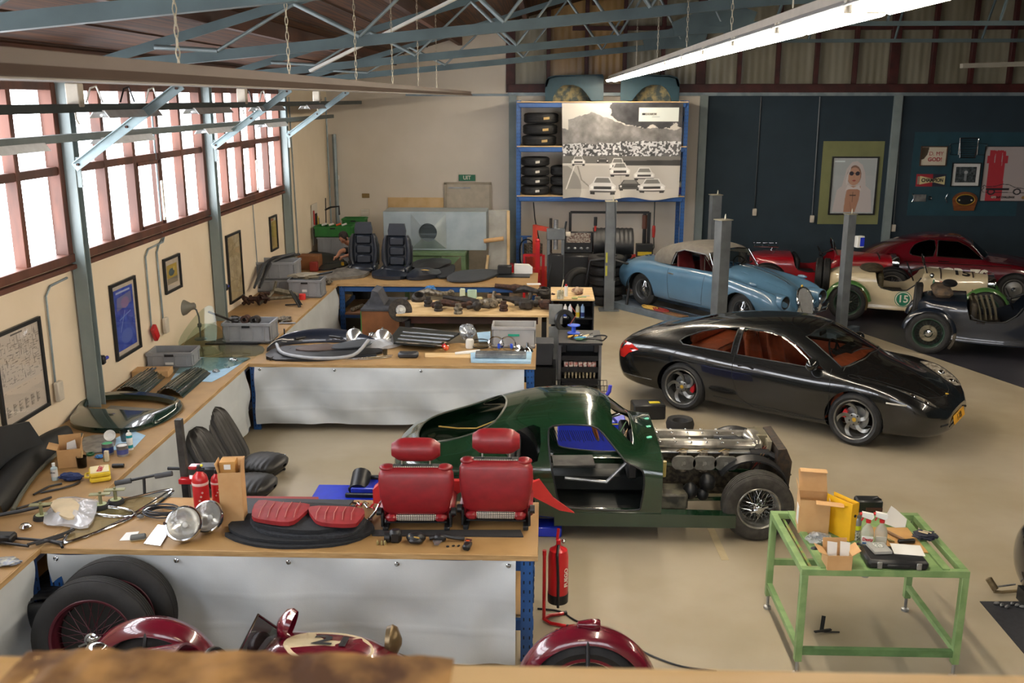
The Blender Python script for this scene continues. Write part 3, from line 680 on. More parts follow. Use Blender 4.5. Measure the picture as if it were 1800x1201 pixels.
for x in WX:
 for sg in(-1,1):wheel(O,(x,sg*.745,.325),sg,.325,.24 if x<0 else.215,.238,'twist',ALLOY,TYREB)
BRN=mat('rust_brown_leather','#b5522f',.45,coat=.2,nz=(10,.5),col2='#9c4426')
g=G();g.box((0,0,.24),(1.56,1.5,.04),b=.01)
for sg in(-1,1):g.box((0,sg*.765,.54),(1.56,.03,.60),b=.01)
g.box((-.8,0,.55),(.06,1.45,.6),b=.02);g.box((-1.0,0,.80),(.5,1.2,.1),b=.04);g.box((-1.22,0,.92),(.1,1.0,.16),b=.04);part('cabin_lining',g,BRN,O)
g=G();g.prism([(.60,.4),(.60,.84),(.70,.885),(.95,.86),(.98,.4)],-.66,.66,pl='xz');part('dashboard',g,BRN,O)
g=G();g.prism([(.55,.84),(.60,.93),(.76,.93),(.78,.84)],-.22,.22,pl='xz',M=tr(0,.36,0));part('instrument_hood',g,BLACK,O)
for y in(-.36,.36):seat_car(O,-.1,y,BRN)
steering(O,(.48,.36,.82),.17,BLACK)
g=G();g.box((.42,0,1.14),(.03,.2,.06),b=.01);part('rear_mirror',g,BLACK,O)
for sg in(-1,1):
 p=S.side(.62,.9,sg);g=G();g.ell((0,0,0),(.075,.125,.08));g.cyl((0,-sg*.02,-.03),(-.02,-sg*.14,-.05),.018);part('door_mirror',g,PBLK,O,(p.x,p.y+sg*.12,.93))
LENS=glass('clear_lens','#f4f0e4',.05,.02)
for sg in(-1,1):
 hl=rnd2([(1.5,.71),(1.66,.765),(1.84,.735),(1.98,.665),(2.05,.57),(1.98,.49),(1.86,.50),(1.72,.57),(1.56,.66)],3)
 def hz(x,y):return S.top(x,sg*y,.006)
 g=G();n=len(hl);cx=sum(p[0]for p in hl)/n;cy=sum(p[1]for p in hl)/n
 ring=[hz(x,y)for x,y in hl];mid=[hz(cx+(x-cx)*.5,cy+(y-cy)*.5)for x,y in hl];g.add(ring+mid+[hz(cx,cy)],[(i,(i+1)%n,n+(i+1)%n,n+i)for i in range(n)]+[(n+i,n+(i+1)%n,2*n)for i in range(n)])
 h=part('headlight',g,mat('headlight_bowl','#bdb6a6',.2,metal=.3,coat=1,nz=(22,.8),col2='#7f786a'),O,label='amber-cornered clear headlight')
 g=G();g.tube(ring,.006,n=6,closed=True);part('headlight_rim',g,BLACK,h)
 g=G();g.ell(hz(1.78,.66)+V((0,0,-.02)),(.05,.05,.04));g.ell(hz(1.93,.6)+V((0,0,-.02)),(.045,.045,.035));part('bulb_lens',g,CHROME,h)
 tl=[(-2.16,.60),(-2.21,.72),(-2.14,.81),(-1.98,.81),(-1.84,.75),(-2.0,.68),(-2.08,.60)]
 g=G();ring=[S.side(x,z,sg,.006)for x,z in dense(tl,.04,True)];n=len(ring);cc=S.side(-2.1,.72,sg,.012);g.add(ring+[cc],[(i,(i+1)%n,n)for i in range(n)]);part('tail_light',g,mat('red_lens','#c8231c',.12,coat=1),O)
 g=G();g.tube([S.side(x,.36,sg,.004)for x in(-2.1,-1.9,-1.62)],.007,n=5);part('bumper_line',g,DULL,O)
def seams(names_pts,m):
 for nm,pts,fn,r in names_pts:part(nm,seam(S,pts,fn,r),m,O)
SEAMB=mat('panel_gap','#050505',.8)
door=[(-.45,.9),(-.44,.6),(-.33,.35),(-.15,.24),(.8,.24),(.86,.4),(.86,.7),(.82,.88)]
for sg in(-1,1):
 f=lambda x,z,sg=sg:S.side(x,z,sg,.0)
 seams([('door_gap',door,f,.0035),('sill_strip',[(-.7,.29),(.85,.25)],f,.006)],SEAMB)
 g=G();g.tube([S.side(x,z,sg,.006)for x,z in dense(SW1+SW2[::-1][:0],.05,True)],.009,n=6,closed=True);part('window_trim',g,BLACK,O)
 g=G();g.tube([S.side(x,z,sg,.006)for x,z in dense(SW2,.05,True)],.009,n=6,closed=True);part('window_trim',g,BLACK,O)
 g=G();g.tube([S.side(x,z,sg,.022)for x,z in((-.36,.76),(-.3,.775),(-.22,.77),(-.16,.75))],.011,n=8);part('door_handle',g,PBLK,O)
 g=G();g.tube([S.side(x,.62,sg,.0)for x in(1.55,1.62,1.7,1.78)],.012,n=6);part('side_marker',g,mat('pale_marker','#a9a79c',.3),O)
 hood=dense([(1.12,sg*.66),(1.5,sg*.56),(1.9,sg*.42),(2.0,sg*.2),(2.03,0)],.05);g=G();g.tube([S.top(x,y)for x,y in hood],.0035,n=5);part('hood_gap',g,SEAMB,O)
g=G();g.tube([S.top(1.12+.09*math.cos(a),-.735+.055*math.sin(a))for a in[i*PI/8 for i in range(16)]],.003,n=5,closed=True);part('fuel_flap',g,SEAMB,O)
g=G();g.tube([S.front(y,z,.004)for y,z in dense(WS,.06,True)],.008,n=6,closed=True);part('windscreen_seal',g,BLACK,O)
for yy in(.1,-.45):
 g=G();g.tube([S.top(1.02,yy,.012),S.top(.96,yy-.2,.012),S.top(.93,yy-.42,.012)],.006,n=6);part('wiper',g,BLACK,O)
g=G();g.tube([S.front(y,.31,-.005)for y in(-.36,-.2,0,.2,.36)],.012,n=8);part('bumper_grille',g,BLACK,O)
for sg in(-1,1):
 g=G();g.tube([S.front(sg*y,.36,-.012)for y in(.44,.5,.56)],.02,n=8);part('air_intake',g,BLACK,O)
p=S.front(0,.38,.01);g=G();g.box((0,0,0),(.01,.5,.11),b=.004);pl=part('number_plate',g,mat('plate_yellow','#e0a21a',.5),O,(p.x+.01,0,.36),(0,-.25,0))
text('1-XR',.1,BLACK,pl,(.008,0,0),(PI/2,0,PI/2),ext=.001)
p=S.top(2.02,0,.004);g=G();g.ell(p,(.03,.024,.006));part('hood_crest',g,mat('crest_gold','#c8a23a',.35,metal=.4),O)
# ===== green stripped coupe
PGRN=paint('dark_green_paint','#12301c',.18)
def rE():
 t=[(-2.26,.5,[(.25,.5),(.36,.53),(.40,.58),(.38,.63),(.32,.67),(.25,.69),(.17,.70),(.08,.705),(0,.71)]),(-2.15,.42,[(.4,.42),(.56,.46),(.61,.56),(.60,.65),(.53,.72),(.42,.755),(.28,.77),(.14,.775),(0,.78)]),(-1.9,.34,[(.5,.34),(.69,.42),(.75,.56),(.74,.68),(.66,.77),(.53,.82),(.36,.86),(.18,.875),(0,.88)]),(-1.6,.28,[(.55,.28),(.76,.38),(.81,.57),(.805,.71),(.72,.81),(.58,.88),(.42,.95),(.22,.98),(0,.99)]),(-1.22,.24,[(.6,.24),(.79,.34),(.835,.58),(.83,.73),(.75,.84),(.61,.95),(.46,1.07),(.24,1.105),(0,1.11)]),(-.8,.2,[(.64,.2),(.79,.30),(.825,.56),(.82,.72),(.76,.83),(.65,.99),(.52,1.14),(.27,1.185),(0,1.195)]),(-.4,.18,[(.66,.18),(.77,.27),(.81,.54),(.805,.70),(.765,.81),(.68,1.0),(.54,1.145),(.28,1.20),(0,1.215)]),(-.24,.18,[(.66,.18),(.765,.27),(.80,.53),(.80,.69),(.765,.80),(.69,.94),(.56,1.08),(.3,1.165),(0,1.19)]),(-.06,.18,[(.66,.18),(.765,.27),(.80,.53),(.80,.68),(.76,.79),(.70,.87),(.60,.95),(.33,1.04),(0,1.08)]),(.12,.18,[(.66,.18),(.765,.27),(.80,.53),(.80,.68),(.757,.78),(.68,.83),(.54,.86),(.3,.90),(0,.92)]),(.3,.18,[(.66,.18),(.765,.27),(.80,.53),(.80,.67),(.75,.765),(.66,.81),(.5,.84),(.28,.86),(0,.865)])]
 return[(x,[(0,zb)]+p)for x,zb,p in t]
OX,OY=.81,9.22
O=T('green_coupe_shell','dark green classic coupe shell with doors, glass and bonnet removed, showing its engine','car',(OX,OY,0),0)
S=Shell(rE(),.05,4)
cut=G();arches(cut,(-1.22,),.35,.55)
DO=rnd2([(-.60,.36),(-.3,.33),(.06,.33),(.11,.4),(.13,.68),(.06,.755),(-.04,.80),(-.16,.93),(-.30,1.07),(-.45,1.10),(-.72,1.085),(-.76,1.0),(-.74,.80),(-.70,.6),(-.66,.42)],3)
for sg in(-1,1):
 cut.prism(DO,sg*.42,sg*1.1,pl='xz');cut.prism(rnd2([(-.86,.80),(-.84,1.07),(-.98,1.06),(-1.12,.98),(-1.16,.86),(-1.05,.79)],2),sg*.42,sg*1.1,pl='xz')
cutw=G();cutw.prism([(-.56,.885),(-.3,.93),(0,.955),(.3,.93),(.56,.885),(.47,1.07),(.25,1.125),(0,1.14),(-.25,1.125),(-.47,1.07)],-.35,.4,pl='yz')
HT=rnd2([(-2.06,0),(-2.02,-.28),(-1.85,-.45),(-1.5,-.49),(-1.28,-.43),(-1.2,-.2),(-1.18,0),(-1.2,.2),(-1.28,.43),(-1.5,.49),(-1.85,.45),(-2.02,.28)],3)
cut.prism(HT,.72,1.6)
sh=boolean_seq(S.me,(cut,cutw),.014);lnk('body_shell',sh,PGRN,O)
liners(O,(-1.22,),.35,.52,.8)
DKG=mat('black_underseal','#0f1312',.5,nz=(10,.6),col2='#1b1f1c')
g=G();g.box((-.65,0,.2),(1.9,1.36,.03));g.box((-1.55,0,.5),(1.0,1.05,.03));g.box((-1.06,0,.38),(.03,1.2,.4));g.box((-.2,0,.33),(1.2,.26,.26),b=.06);part('floor_pan',g,DKG,O)
for(b1,b2)in(((-.3,-.55,.215),(.7,.2,.02)),((-.5,.1,.47),(.42,.3,.02))):
 g=G();g.box(b1,b2,rz=.05);part('bare_panel',g,mat('bare_grey_panel','#4a4944',.5,nz=(8,.8),col2='#2c2b28'),O)
g=G();g.tube([(-.6,-.55,.55),(-.2,-.52,.5),(.0,-.45,.68),(.05,-.43,.74)],.018);part('handbrake',g,DULL,O)
for sg in(-1,1):
 g=G();g.prism([(-.7,.16),(-.7,.30),(1.0,.285),(1.0,.16)],sg*.66,sg*.785,pl='xz');part('sill',g,PGRN,O)
g=G();g.box((.305,0,.50),(.02,1.36,.62));part('bulkhead',g,PGRN,O)
for sg in(-1,1):
 g=G();g.tube([S.side(x,z,sg,.0)for x,z in dense([(p[0],p[1])for p in DO],.05,True)],.009,n=6,closed=True);part('door_seal',g,BLACK,O)
g=G();g.tube([S.top(x,y,.002)for x,y in dense([(a,b)for a,b in HT],.06,True)],.009,n=6,closed=True);part('hatch_seal',g,mat('worn_bright_seal','#6e6f66',.3,metal=.5),O)
g=G();g.tube([(-1.9,.3,.76),(-1.7,.3,.74),(-1.5,.25,.76),(-1.35,.2,.84),(-1.2,.2,.9)],.008);part('loom_wire',g,mat('yellow_wire','#a88a3c',.6),O)
g=G();g.box((.04,0,.66),(.1,1.2,.2),b=.02);g.box((.16,.0,.72),(.2,.5,.14),b=.03);part('dash_frame',g,BLACK,O)
random.seed(3)
for k in range(14):
 g=G();x,y=random.uniform(-.05,.25),random.uniform(-.35,.35);g.tube([(x,y,.72+random.random()*.08),(x+random.uniform(-.1,.1),y+random.uniform(-.12,.12),.84),(x+random.uniform(-.1,.1),y+random.uniform(-.15,.15),.7)],.006,n=5)
 part('wiring',g,[mat('tan_wire','#8c7350',.6),BLACK,mat('red_wire','#a1342a',.5),mat('green_wire','#3f6a45',.5)][k%4],O)
steering(O,(-.30,.36,.80),.19,mat('wood_rim','#b0672c',.3,coat=.6),-.35,CHROME)
for(x,y)in((.17,-.28),(.19,.02),(.2,.3)):
 p=S.top(x+.05,y,.002);g=G();g.prism([(-.03,-.03),(.02,-.025),(.035,.01),(.03,.03),(-.01,.02),(-.035,.03)],0,.002);part('tape_tab',g,mat('turquoise_tape','#37b79a',.5),O,p,.3)
g=G()
for k in range(26):
 x=-.75+.022*k;a=random.uniform(-.7,.3);g.bar((x,.62,.62),(x+.05*math.cos(a),.60,.62-.1-.03*random.random()),.005)
part('lining_fringe',g,BLACK,O)
BI=mat('engine_block_iron','#4d4639',.55,metal=.4,nz=(24,.9),col2='#2c2820');POL=mat('polished_cam_cover','#c9c6bd',.3,metal=.75,nz=(7,.8),col2='#98958c')
g=G();g.box((.83,0,.48),(.95,.32,.34),b=.03);g.box((.83,0,.66),(.98,.42,.08),b=.02);g.box((.8,0,.28),(.8,.26,.14),b=.05);E1=part('engine_block',g,BI,O)
for sg,y in((1,.15),(-1,-.13)):
 g=G();g.box((.80,y,.755),(1.0,.13,.09),b=.035);g.box((.80,y,.71),(1.02,.16,.02),b=.004);cc=part('cam_cover',g,POL,O)
 for k in range(7):
  g=G();g.ell((.34+.153*k,y-.055,.795),(.012,.012,.008),8,4);g.ell((.34+.153*k,y+.055,.795),(.012,.012,.008),8,4);part('cover_nut',g,CHROME,cc)
g=G();g.cyl((.3,-.0,.73),(1.25,-.0,.73),.014);part('plug_rail',g,BLACK,O)
g=G();g.tube([(.9,0,.78),(1.1,-.06,.80),(1.25,-.12,.74),(1.38,-.22,.68)],.028);part('breather_hose',g,BLACK,O)
g=G();g.box((1.3,.0,.62),(.1,.36,.38),b=.03);g.ell((1.28,.04,.79),(.09,.12,.06));part('timing_cover',g,POL,O)
g=G();g.cyl((1.22,-.2,.69),(1.40,-.2,.69),.045);g.tube([(1.4,-.2,.69),(1.46,-.22,.66),(1.5,-.2,.66),(1.54,-.15,.70)],.035);part('top_hose',g,BLACK,O)
for k in range(3):
 x=P([1203,1240,1278][k],807,y=OY-.42).x-OX;cb=T('carburettor','x','x');bpy.data.objects.remove(cb)
 g=G();g.cyl((x,-.17,.65),(x,-.30,.62),.05);g.cyl((x,-.30,.54),(x,-.30,.74),.04);g.box((x,-.33,.62),(.1,.07,.1),b=.02);c_=part('carburettor',g,GRIME,O)
 g=G()
 ov=[((.045 if math.cos(a)>0 else-.045)+.058*math.cos(a),.062*math.sin(a))for a in[i*PI/14+.001 for i in range(28)]]
 g.prism([(x+a*1.12,.655+b*1.1)for a,b in ov],-.40,-.365,pl='xz');t_=part('trumpet_cover',g,mat('pewter','#6e6e6a',.4,metal=.5,nz=(14,.7),col2='#5a5a56'),c_)
 text('JB',.045,mat('engraved_grey','#8f8f8a',.5),t_,(x,-.402,.655),ext=.001)
 g=G();g.tube([(x-.05,-.25,.72),(x,-.28,.76),(x+.06,-.22,.73)],.006);part('fuel_line',g,mat('brass_line','#8a7440',.4,metal=.6),c_)
g=G();g.cyl((.28,-.22,.70),(1.3,-.22,.70),.012);part('linkage_rod',g,DULL,O)
for(x,z,r)in((.62,.38,.075),(.78,.47,.08),(.74,.35,.06)):
 g=G();g.ell((x,-.42,z),(r,r,r*1.15));part('servo',g,BLACK,O)
g=G();g.box((.44,-.42,.32),(.28,.3,.16),b=.02);part('battery_tray',g,mat('tray_grey','#5d5b4d',.5,nz=(8,.9),col2='#2f2e28'),O)
g=G();g.cyl((.36,-.4,.52),(.36,-.42,.68),.022);part('fluid_bottle',g,mat('aged_bottle','#a89a5a',.4),O)
for sg in(-1,1):
 g=G();g.bar((.3,sg*.3,.62),(1.3,sg*.27,.52),.03);part('frame_tube',g,PGRN,O)
 g=G();g.bar((.3,sg*.36,.26),(1.3,sg*.3,.26),.03);part('frame_tube',g,PGRN,O)
 g=G();g.bar((1.3,sg*.3,.26),(1.62,sg*.24,.5),.025);part('frame_tube',g,PGRN,O)
 g=G();g.lathe([(.365,-.07),(.375,.07),(.355,.07),(.35,-.07),(.365,-.07)],c=(1.2,sg*.42,.36),ax=(0,1,0),n=18,arc=(.6,2.9));part('inner_wing',g,BLACK,O)
 g=G();g.bar((1.22,sg*.25,.42),(1.22,sg*.62,.36),.03);g.bar((1.1,sg*.25,.22),(1.22,sg*.62,.26),.03);part('wishbone',g,GREASE,O)
g=G();g.prism([(1.44,.34),(1.46,.78),(1.54,.79),(1.60,.66),(1.58,.32)],-.34,.34,pl='xz');part('radiator',g,mat('radiator_black','#1b1a18',.5,nz=(20,.8),col2='#3a2c20'),O)
g=G();g.prism([(1.37,.62),(1.40,.80),(1.44,.80),(1.42,.60)],-.16,.2,pl='xz');part('fan_shroud',g,mat('tan_shroud','#a39b82',.5,nz=(8,.7),col2='#6f6857'),O)
g=G();g.box((1.34,.07,.76),(.16,.24,.14),b=.01);part('header_tank',g,mat('aged_tank','#77715d',.45,metal=.4),O)
g=G();g.cyl((1.36,.3,.74),(1.36,.1,.78),.05);part('alternator',g,CHROME,O)
for k in range(8):
 g=G();x=1.2+.06*random.random();g.tube([(x,-.2+.05*random.random(),.5),(x+.1,-.25,.62+.1*random.random()),(x+.2*random.random(),-.1,.6),(x+.15,-.15,.75)],.005,n=5);part('wiring',g,[BLACK,mat('red_wire','#a1342a',.5),mat('tan_wire','#8c7350',.6)][k%3],O)
DIRTY=mat('dusty_tyre','#3b3833',.8,nz=(14,.7),col2='#2a2824',bump=(70,.2));SIL=mat('silver_rim','#9b9a92',.35,metal=.7,nz=(12,.6),col2='#75746d')
for x in(-1.22,1.22):
 for sg in(-1,1):wheel(O,(x,sg*.64,.335),sg,.335,.2,.195,'wire',SIL,DIRTY,spokes=72)
LIFTB=mat('lift_blue','#1d35c4',.35,coat=.3)
L=T('scissor_lift','bright blue scissor lift under the green coupe shell','car lift',(OX-1.2,OY-.15,0))
a=P(560,868,z=.1)-V((OX-1.2,OY-.15,0));b=P(660,845,z=.14)-V((OX-1.2,OY-.15,0))
g=G();g.box((a.x+.9,a.y,.06),(1.9,.45,.1),b=.01);part('base_frame',g,LIFTB,L)
g=G();g.box((a.x+1.3,a.y+.1,.16),(1.9,.34,.07),b=.01);part('platform',g,LIFTB,L)
g=G();g.cyl((a.x+.42,a.y-.02,.14),(a.x+.42,a.y+.2,.24),.1);g.box((a.x+.7,a.y+.2,.2),(.55,.06,.05),b=.01);part('cylinder',g,BLACK,L)
for k in range(2):
 g=G();g.box((a.x+1.1,a.y-.1+.16*k,.13),(1.6,.04,.05),b=.01);part('runner',g,BLACK,L)
c2=P(960,918,z=.08)-V((OX-1.2,OY-.15,0));g=G();g.box((c2.x-.1,c2.y,.05),(.5,.34,.1),b=.01);part('end_frame',g,LIFTB,L)
L2=T('blue_ramp','blue ramp with a yellow stripe standing behind the green coupe shell','ramp',(.62,10.9,0))
g=G();g.box((-.05,0,.20),(.8,.3,.40),b=.01);part('ramp_body',g,LIFTB,L2);g=G();g.box((-.05,-.152,.385),(.8,.006,.012));part('stripe',g,mat('yellow_stripe','#d8c62c',.5),L2)
g=G();p=P(1068,688,y=10.3);g.tube([p+V((-.06,.05,-.2)),p+V((-.03,0,-.08)),p+V((.02,0,.0)),p+V((.03,0,.07))],[.012,.018,.022,.02]);
for k,(x,z)in enumerate(((-.05,0),)):
 g.v=[q-V((.62,10.9,0))for q in g.v];g.bar(g.v[0],(.3,0,.3),.02);part('lever',g,mat('violet_blue','#3a3fc0',.4),L2)
bx=P(1150,748,z=0);g=G();g.box((0,0,.1),(.42,.28,.2),b=.015);o=one('battery_box',g,BLACK,'low black box with a yellow label on the floor behind the green coupe','box',bx+V((-.05,.35,0)),.1)
g=G();g.box((.08,-.02,.203),(.14,.08,.003));part('label',g,mat('yellow_stripe','#d8c62c',.5),o)
g=G();g.lathe([(.07,.03),(.1,.1),(.16,.12),(.18,.06),(.17,0),(.1,0)],n=28);one('rubber_drum',g,RUBBER,'round black rubber ring lying on the floor beyond the engine','ring',P(1195,752,z=0))
def pose2(rear,hd,wb,off):
 h=R(hd);d=V((math.cos(h),math.sin(h),0));l=V((-d.y,d.x,0));return V(rear)+d*wb/2+l*off,h
# ===== light blue convertible on the lift
PB=paint('pale_blue_paint','#4d738f',.38);TOPM=mat('grey_soft_top','#6f6a61',.9,nz=(12,.5),col2='#645f57',bump=(90,.1))
MAROONL=mat('dark_red_leather','#6d1f20',.5,nz=(9,.5),col2='#571718')
def rXK():
 A=[(.62,.22),(.77,.3),(.805,.55),(.80,.78),(.73,.9),(.58,.93),(.4,.955),(.2,.965),(0,.97)]
 t=[(-2.22,.42,[(.3,.42),(.42,.45),(.46,.52),(.44,.58),(.38,.63),(.3,.66),(.2,.68),(.1,.685),(0,.69)]),(-2.05,.32,[(.5,.32),(.64,.38),(.70,.53),(.68,.67),(.58,.76),(.44,.81),(.3,.84),(.15,.855),(0,.86)]),(-1.65,.26,[(.6,.26),(.77,.34),(.82,.55),(.80,.76),(.68,.87),(.52,.91),(.35,.94),(.18,.955),(0,.96)]),(-1.2,.24,[(.6,.24),(.78,.33),(.83,.56),(.82,.8),(.72,.92),(.56,.95),(.4,.98),(.2,.99),(0,.99)]),(-.6,.22,A),(0,.22,A[:3]+[(.80,.8),(.73,.91),(.58,.94),(.4,.96),(.2,.97),(0,.975)]),(.45,.22,[(.62,.22),(.76,.3),(.8,.55),(.80,.8),(.73,.91),(.56,.94),(.4,.99),(.2,1.03),(0,1.04)]),(.9,.22,[(.62,.22),(.76,.3),(.81,.55),(.81,.78),(.73,.89),(.56,.88),(.4,.96),(.2,1.01),(0,1.02)]),(1.3,.24,[(.62,.24),(.78,.34),(.83,.56),(.82,.76),(.71,.86),(.52,.80),(.36,.88),(.18,.95),(0,.965)]),(1.65,.28,[(.6,.28),(.73,.36),(.80,.54),(.79,.71),(.68,.81),(.48,.68),(.3,.77),(.15,.85),(0,.87)]),(1.92,.3,[(.5,.3),(.63,.36),(.74,.5),(.73,.64),(.62,.74),(.42,.56),(.24,.64),(.13,.73),(0,.75)]),(2.05,.34,[(.4,.34),(.5,.38),(.63,.46),(.63,.56),(.54,.64),(.36,.46),(.2,.5),(.1,.58),(0,.60)]),(2.12,.4,[(.25,.4),(.3,.42),(.36,.45),(.36,.48),(.3,.5),(.22,.44),(.15,.46),(.08,.5),(0,.51)])]
 return[(x,[(0,zb)]+p)for x,zb,p in t]
c,rz=pose2((1.93,18.72,.13),-52,2.59,.64)
O=T('blue_convertible','pale blue classic convertible with grey soft top standing on the lift ramps','car',c,rz);O.scale=(.96,)*3
S=Shell(rXK(),.06,4);cut=G();arches(cut,(-1.295,1.295),.37)
cut.prism(rnd2([(-.95,.55),(-.95,-.55),(-.1,-.62),(.4,-.6),(.55,-.45),(.6,0),(.55,.45),(.4,.6),(-.1,.62)],2),.86,1.5)
lnk('body',boolean(S.me,cut.mesh('c'),solid=.014),PB,O)
liners(O,(-1.295,1.295),.37)
for sg in(-1,1):
 g=G();g.lathe([(.0,2.055),(.07,2.07),(.112,2.105),(.122,2.10),(.12,1.95)],c=(0,sg*.52,.60),ax=(1,0,0),n=28);part('headlight_bucket',g,BLACK,O)
 g=G();g.lathe([(.112,2.10),(.120,2.115),(.135,2.10),(.145,1.95),(.135,1.8)],c=(0,sg*.52,.60),ax=(1,0,0),n=28);part('headlight_ring',g,PB,O)
 g=G();g.ell(S.top(1.5,sg*.7)+V((0,0,.03)),(.11,.035,.035));part('side_lamp',g,PB,O)
 g=G();g.tube([S.top(x,sg*y,.003)for x,y in((.5,.28),(1.0,.33),(1.5,.28),(1.85,.17))],.005,n=5);part('bonnet_gap',g,PB,O)
 for x in(-1.295,1.295):wheel(O,(x,sg*.64,.34),sg,.34,.17,.2,'wire',mat('dark_wire_rim','#57595b',.4,metal=.6),TYREB,spokes=36)
g=G();g.tube([S.top(x,0,.006)for x in(.55,1.0,1.4,1.7,1.95)],.008,n=6);part('bonnet_strip',g,CHROME,O)
g=G()
ov=[(.22*math.cos(a)*(1.0 if math.sin(a)>0 else.8),.53+.29*math.sin(a))for a in[i*PI/16 for i in range(32)]]
def gx(z):return 2.215-.36*max(0,z-.35)
g.tube([(gx(z),y,z)for y,z in ov],.018,n=8,closed=True);gr=part('grille_surround',g,CHROME,O)
for k in range(-7,8):
 y=k*.026;hgt=.29*math.sqrt(max(0,1-(y/.22)**2));g=G();g.bar((gx(.53-hgt*.8),y,.53-hgt*.8),(gx(.53+hgt*.95),y,.53+hgt*.95),.009,.02,up=(1,0,.3));part('grille_bar',g,mat('grille_bright','#d2d4d4',.3,metal=.3),gr)
g=G();g.add([(gx(z)-.03,y*.97,z)for y,z in ov],[tuple(range(32))]);part('grille_back',g,SEAMB,gr)
g=G();g.ell((gx(.84),0,.84),(.02,.025,.03));part('bonnet_badge',g,mat('crest_gold','#c8a23a'),O)
for sg in(-1,1):
 g=G();g.tube([(2.2,sg*.3,.38),(2.24,sg*.3,.5),(2.22,sg*.3,.62)],[.03,.035,.02]);part('overrider',g,CHROME,O)
 if sg==1:g=G();g.tube([(2.2,.15,.42),(2.2,.5,.42),(2.05,.78,.44)],.03);g.tube([(2.2,.15,.36),(2.2,.5,.36),(2.05,.78,.38)],.015);part('front_bumper',g,CHROME,O)
 g=G();g.tube([(-2.28,sg*.2,.42),(-2.25,sg*.6,.42),(-2.1,sg*.8,.44)],.03);part('rear_bumper',g,CHROME,O)
g=G();g.box((-2.3,-.3,.45),(.04,.05,.2),b=.015);part('overrider',g,CHROME,O)
ws=[(.52,-.62,.93),(.30,-.55,1.26),(.34,-.2,1.31),(.36,0,1.315),(.34,.2,1.31),(.30,.55,1.26),(.52,.62,.93),(.62,.3,1.0),(.66,0,1.03),(.62,-.3,1.0)]
g=G();g.tube([V(p)for p in ws],.014,n=8,closed=True);wsf=part('windscreen_frame',g,CHROME,O)
g=G();g.add(ws,[(0,1,2,9),(9,2,3,8),(8,3,4,7),(7,4,5,6)]);part('windscreen_glass',g,GLS,wsf)
for(y,z,m_,r)in((-.5,1.0,'red_lens',.035),(-.5,1.09,'cream_plastic',.04),(-.46,1.19,'white_plastic',.03)):
 g=G();g.cyl((.50-.66*(z-.93)+.012,y,z),(.515-.66*(z-.93)+.012,y,z),r,n=14);part('sticker',g,_M[m_],wsf)
rows=[]
for x,w_,zt,zb in((-1.25,.42,1.00,.95),(-1.15,.56,1.12,.93),(-.95,.62,1.26,.93),(-.6,.64,1.36,.93),(-.2,.63,1.385,.93),(.2,.6,1.35,.93),(.32,.58,1.31,.93)):
 h=zt-zb;rows.append((x,[(0,zb),(w_*.9,zb),(w_*1.02,zb+.08*h),(w_*1.0,zb+.5*h),(w_*.92,zb+.78*h),(w_*.78,zb+.92*h),(w_*.5,zt-.02*h),(w_*.25,zt),(0,zt)]))
S2=Shell(rows,.06,3);cut=G()
for sg in(-1,1):cut.prism([(-.62,.9),(-.5,1.2),(-.3,1.26),(.22,1.22),(.36,1.1),(.6,.9)],sg*.3,sg*1.0,pl='xz')
cut.prism([(-.52,.9),(-.52,1.18),(0,1.27),(.52,1.18),(.52,.9)],.1,1,pl='yz');cut.box((-.4,0,.95),(1.5,1.05,.3))
cut.prism([(-.34,1.06),(-.32,1.2),(.32,1.2),(.34,1.06)],-1.4,-1.0,pl='yz')
st=lnk('soft_top',boolean(S2.me,cut.mesh('c'),solid=.02,self_=True),TOPM,O)
for sg in(-1,1):
 g=G();g.tube([(-.58,sg*.64,.95),(-.48,sg*.61,1.2),(-.3,sg*.6,1.265),(.24,sg*.57,1.235),(.3,sg*.58,1.2)],.012,n=6);part('window_channel',g,DULL,O)
 g=G();g.tube([(.24,sg*.6,.93),(.22,sg*.585,1.2),(.5,sg*.62,.93)],.01,n=6,closed=True);q=part('quarterlight',g,CHROME,O)
 g=G();g.add([(.24,sg*.6,.93),(.22,sg*.585,1.2),(.5,sg*.62,.93)],[(0,1,2)]);part('glass',g,GLS,q)
 g=G();g.tube([S.side(x,.8,sg,.02)for x in(-.5,-.42,-.36)],.012);part('door_handle',g,CHROME,O)
 f=lambda x,z,sg=sg:S.side(x,z,sg)
 part('door_gap',seam(S,[(-.55,.88),(-.5,.3),(.35,.3),(.42,.88)],f),SEAMB,O)
 g=G();g.tube([S.side(.9,.70,sg,.01),S.side(1.05,.66,sg,.03)],.02);part('loose_fitting',g,CHROME,O)
g=G();g.box((-.2,0,.35),(1.7,1.3,.04));g.box((-.8,0,.7),(.15,1.1,.4),b=.05);g.box((.5,0,.86),(.06,1.2,.16));part('cabin_lining',g,MAROONL,O)
for y in(-.32,.32):seat_car(O,-.25,y,MAROONL,.35)
steering(O,(.32,.32,.95),.19,BLACK)
D=V((math.cos(R(-52)),math.sin(R(-52)),0));Lf=V((-D.y,D.x,0));LG=mat('lift_grey_paint','#6d7a86',.4,coat=.1,nz=(6,.6),col2='#5b6772')
LW=T('lift_runway','pale blue grey lift runways carrying the blue convertible','car lift',(c.x,c.y,0),R(-52))
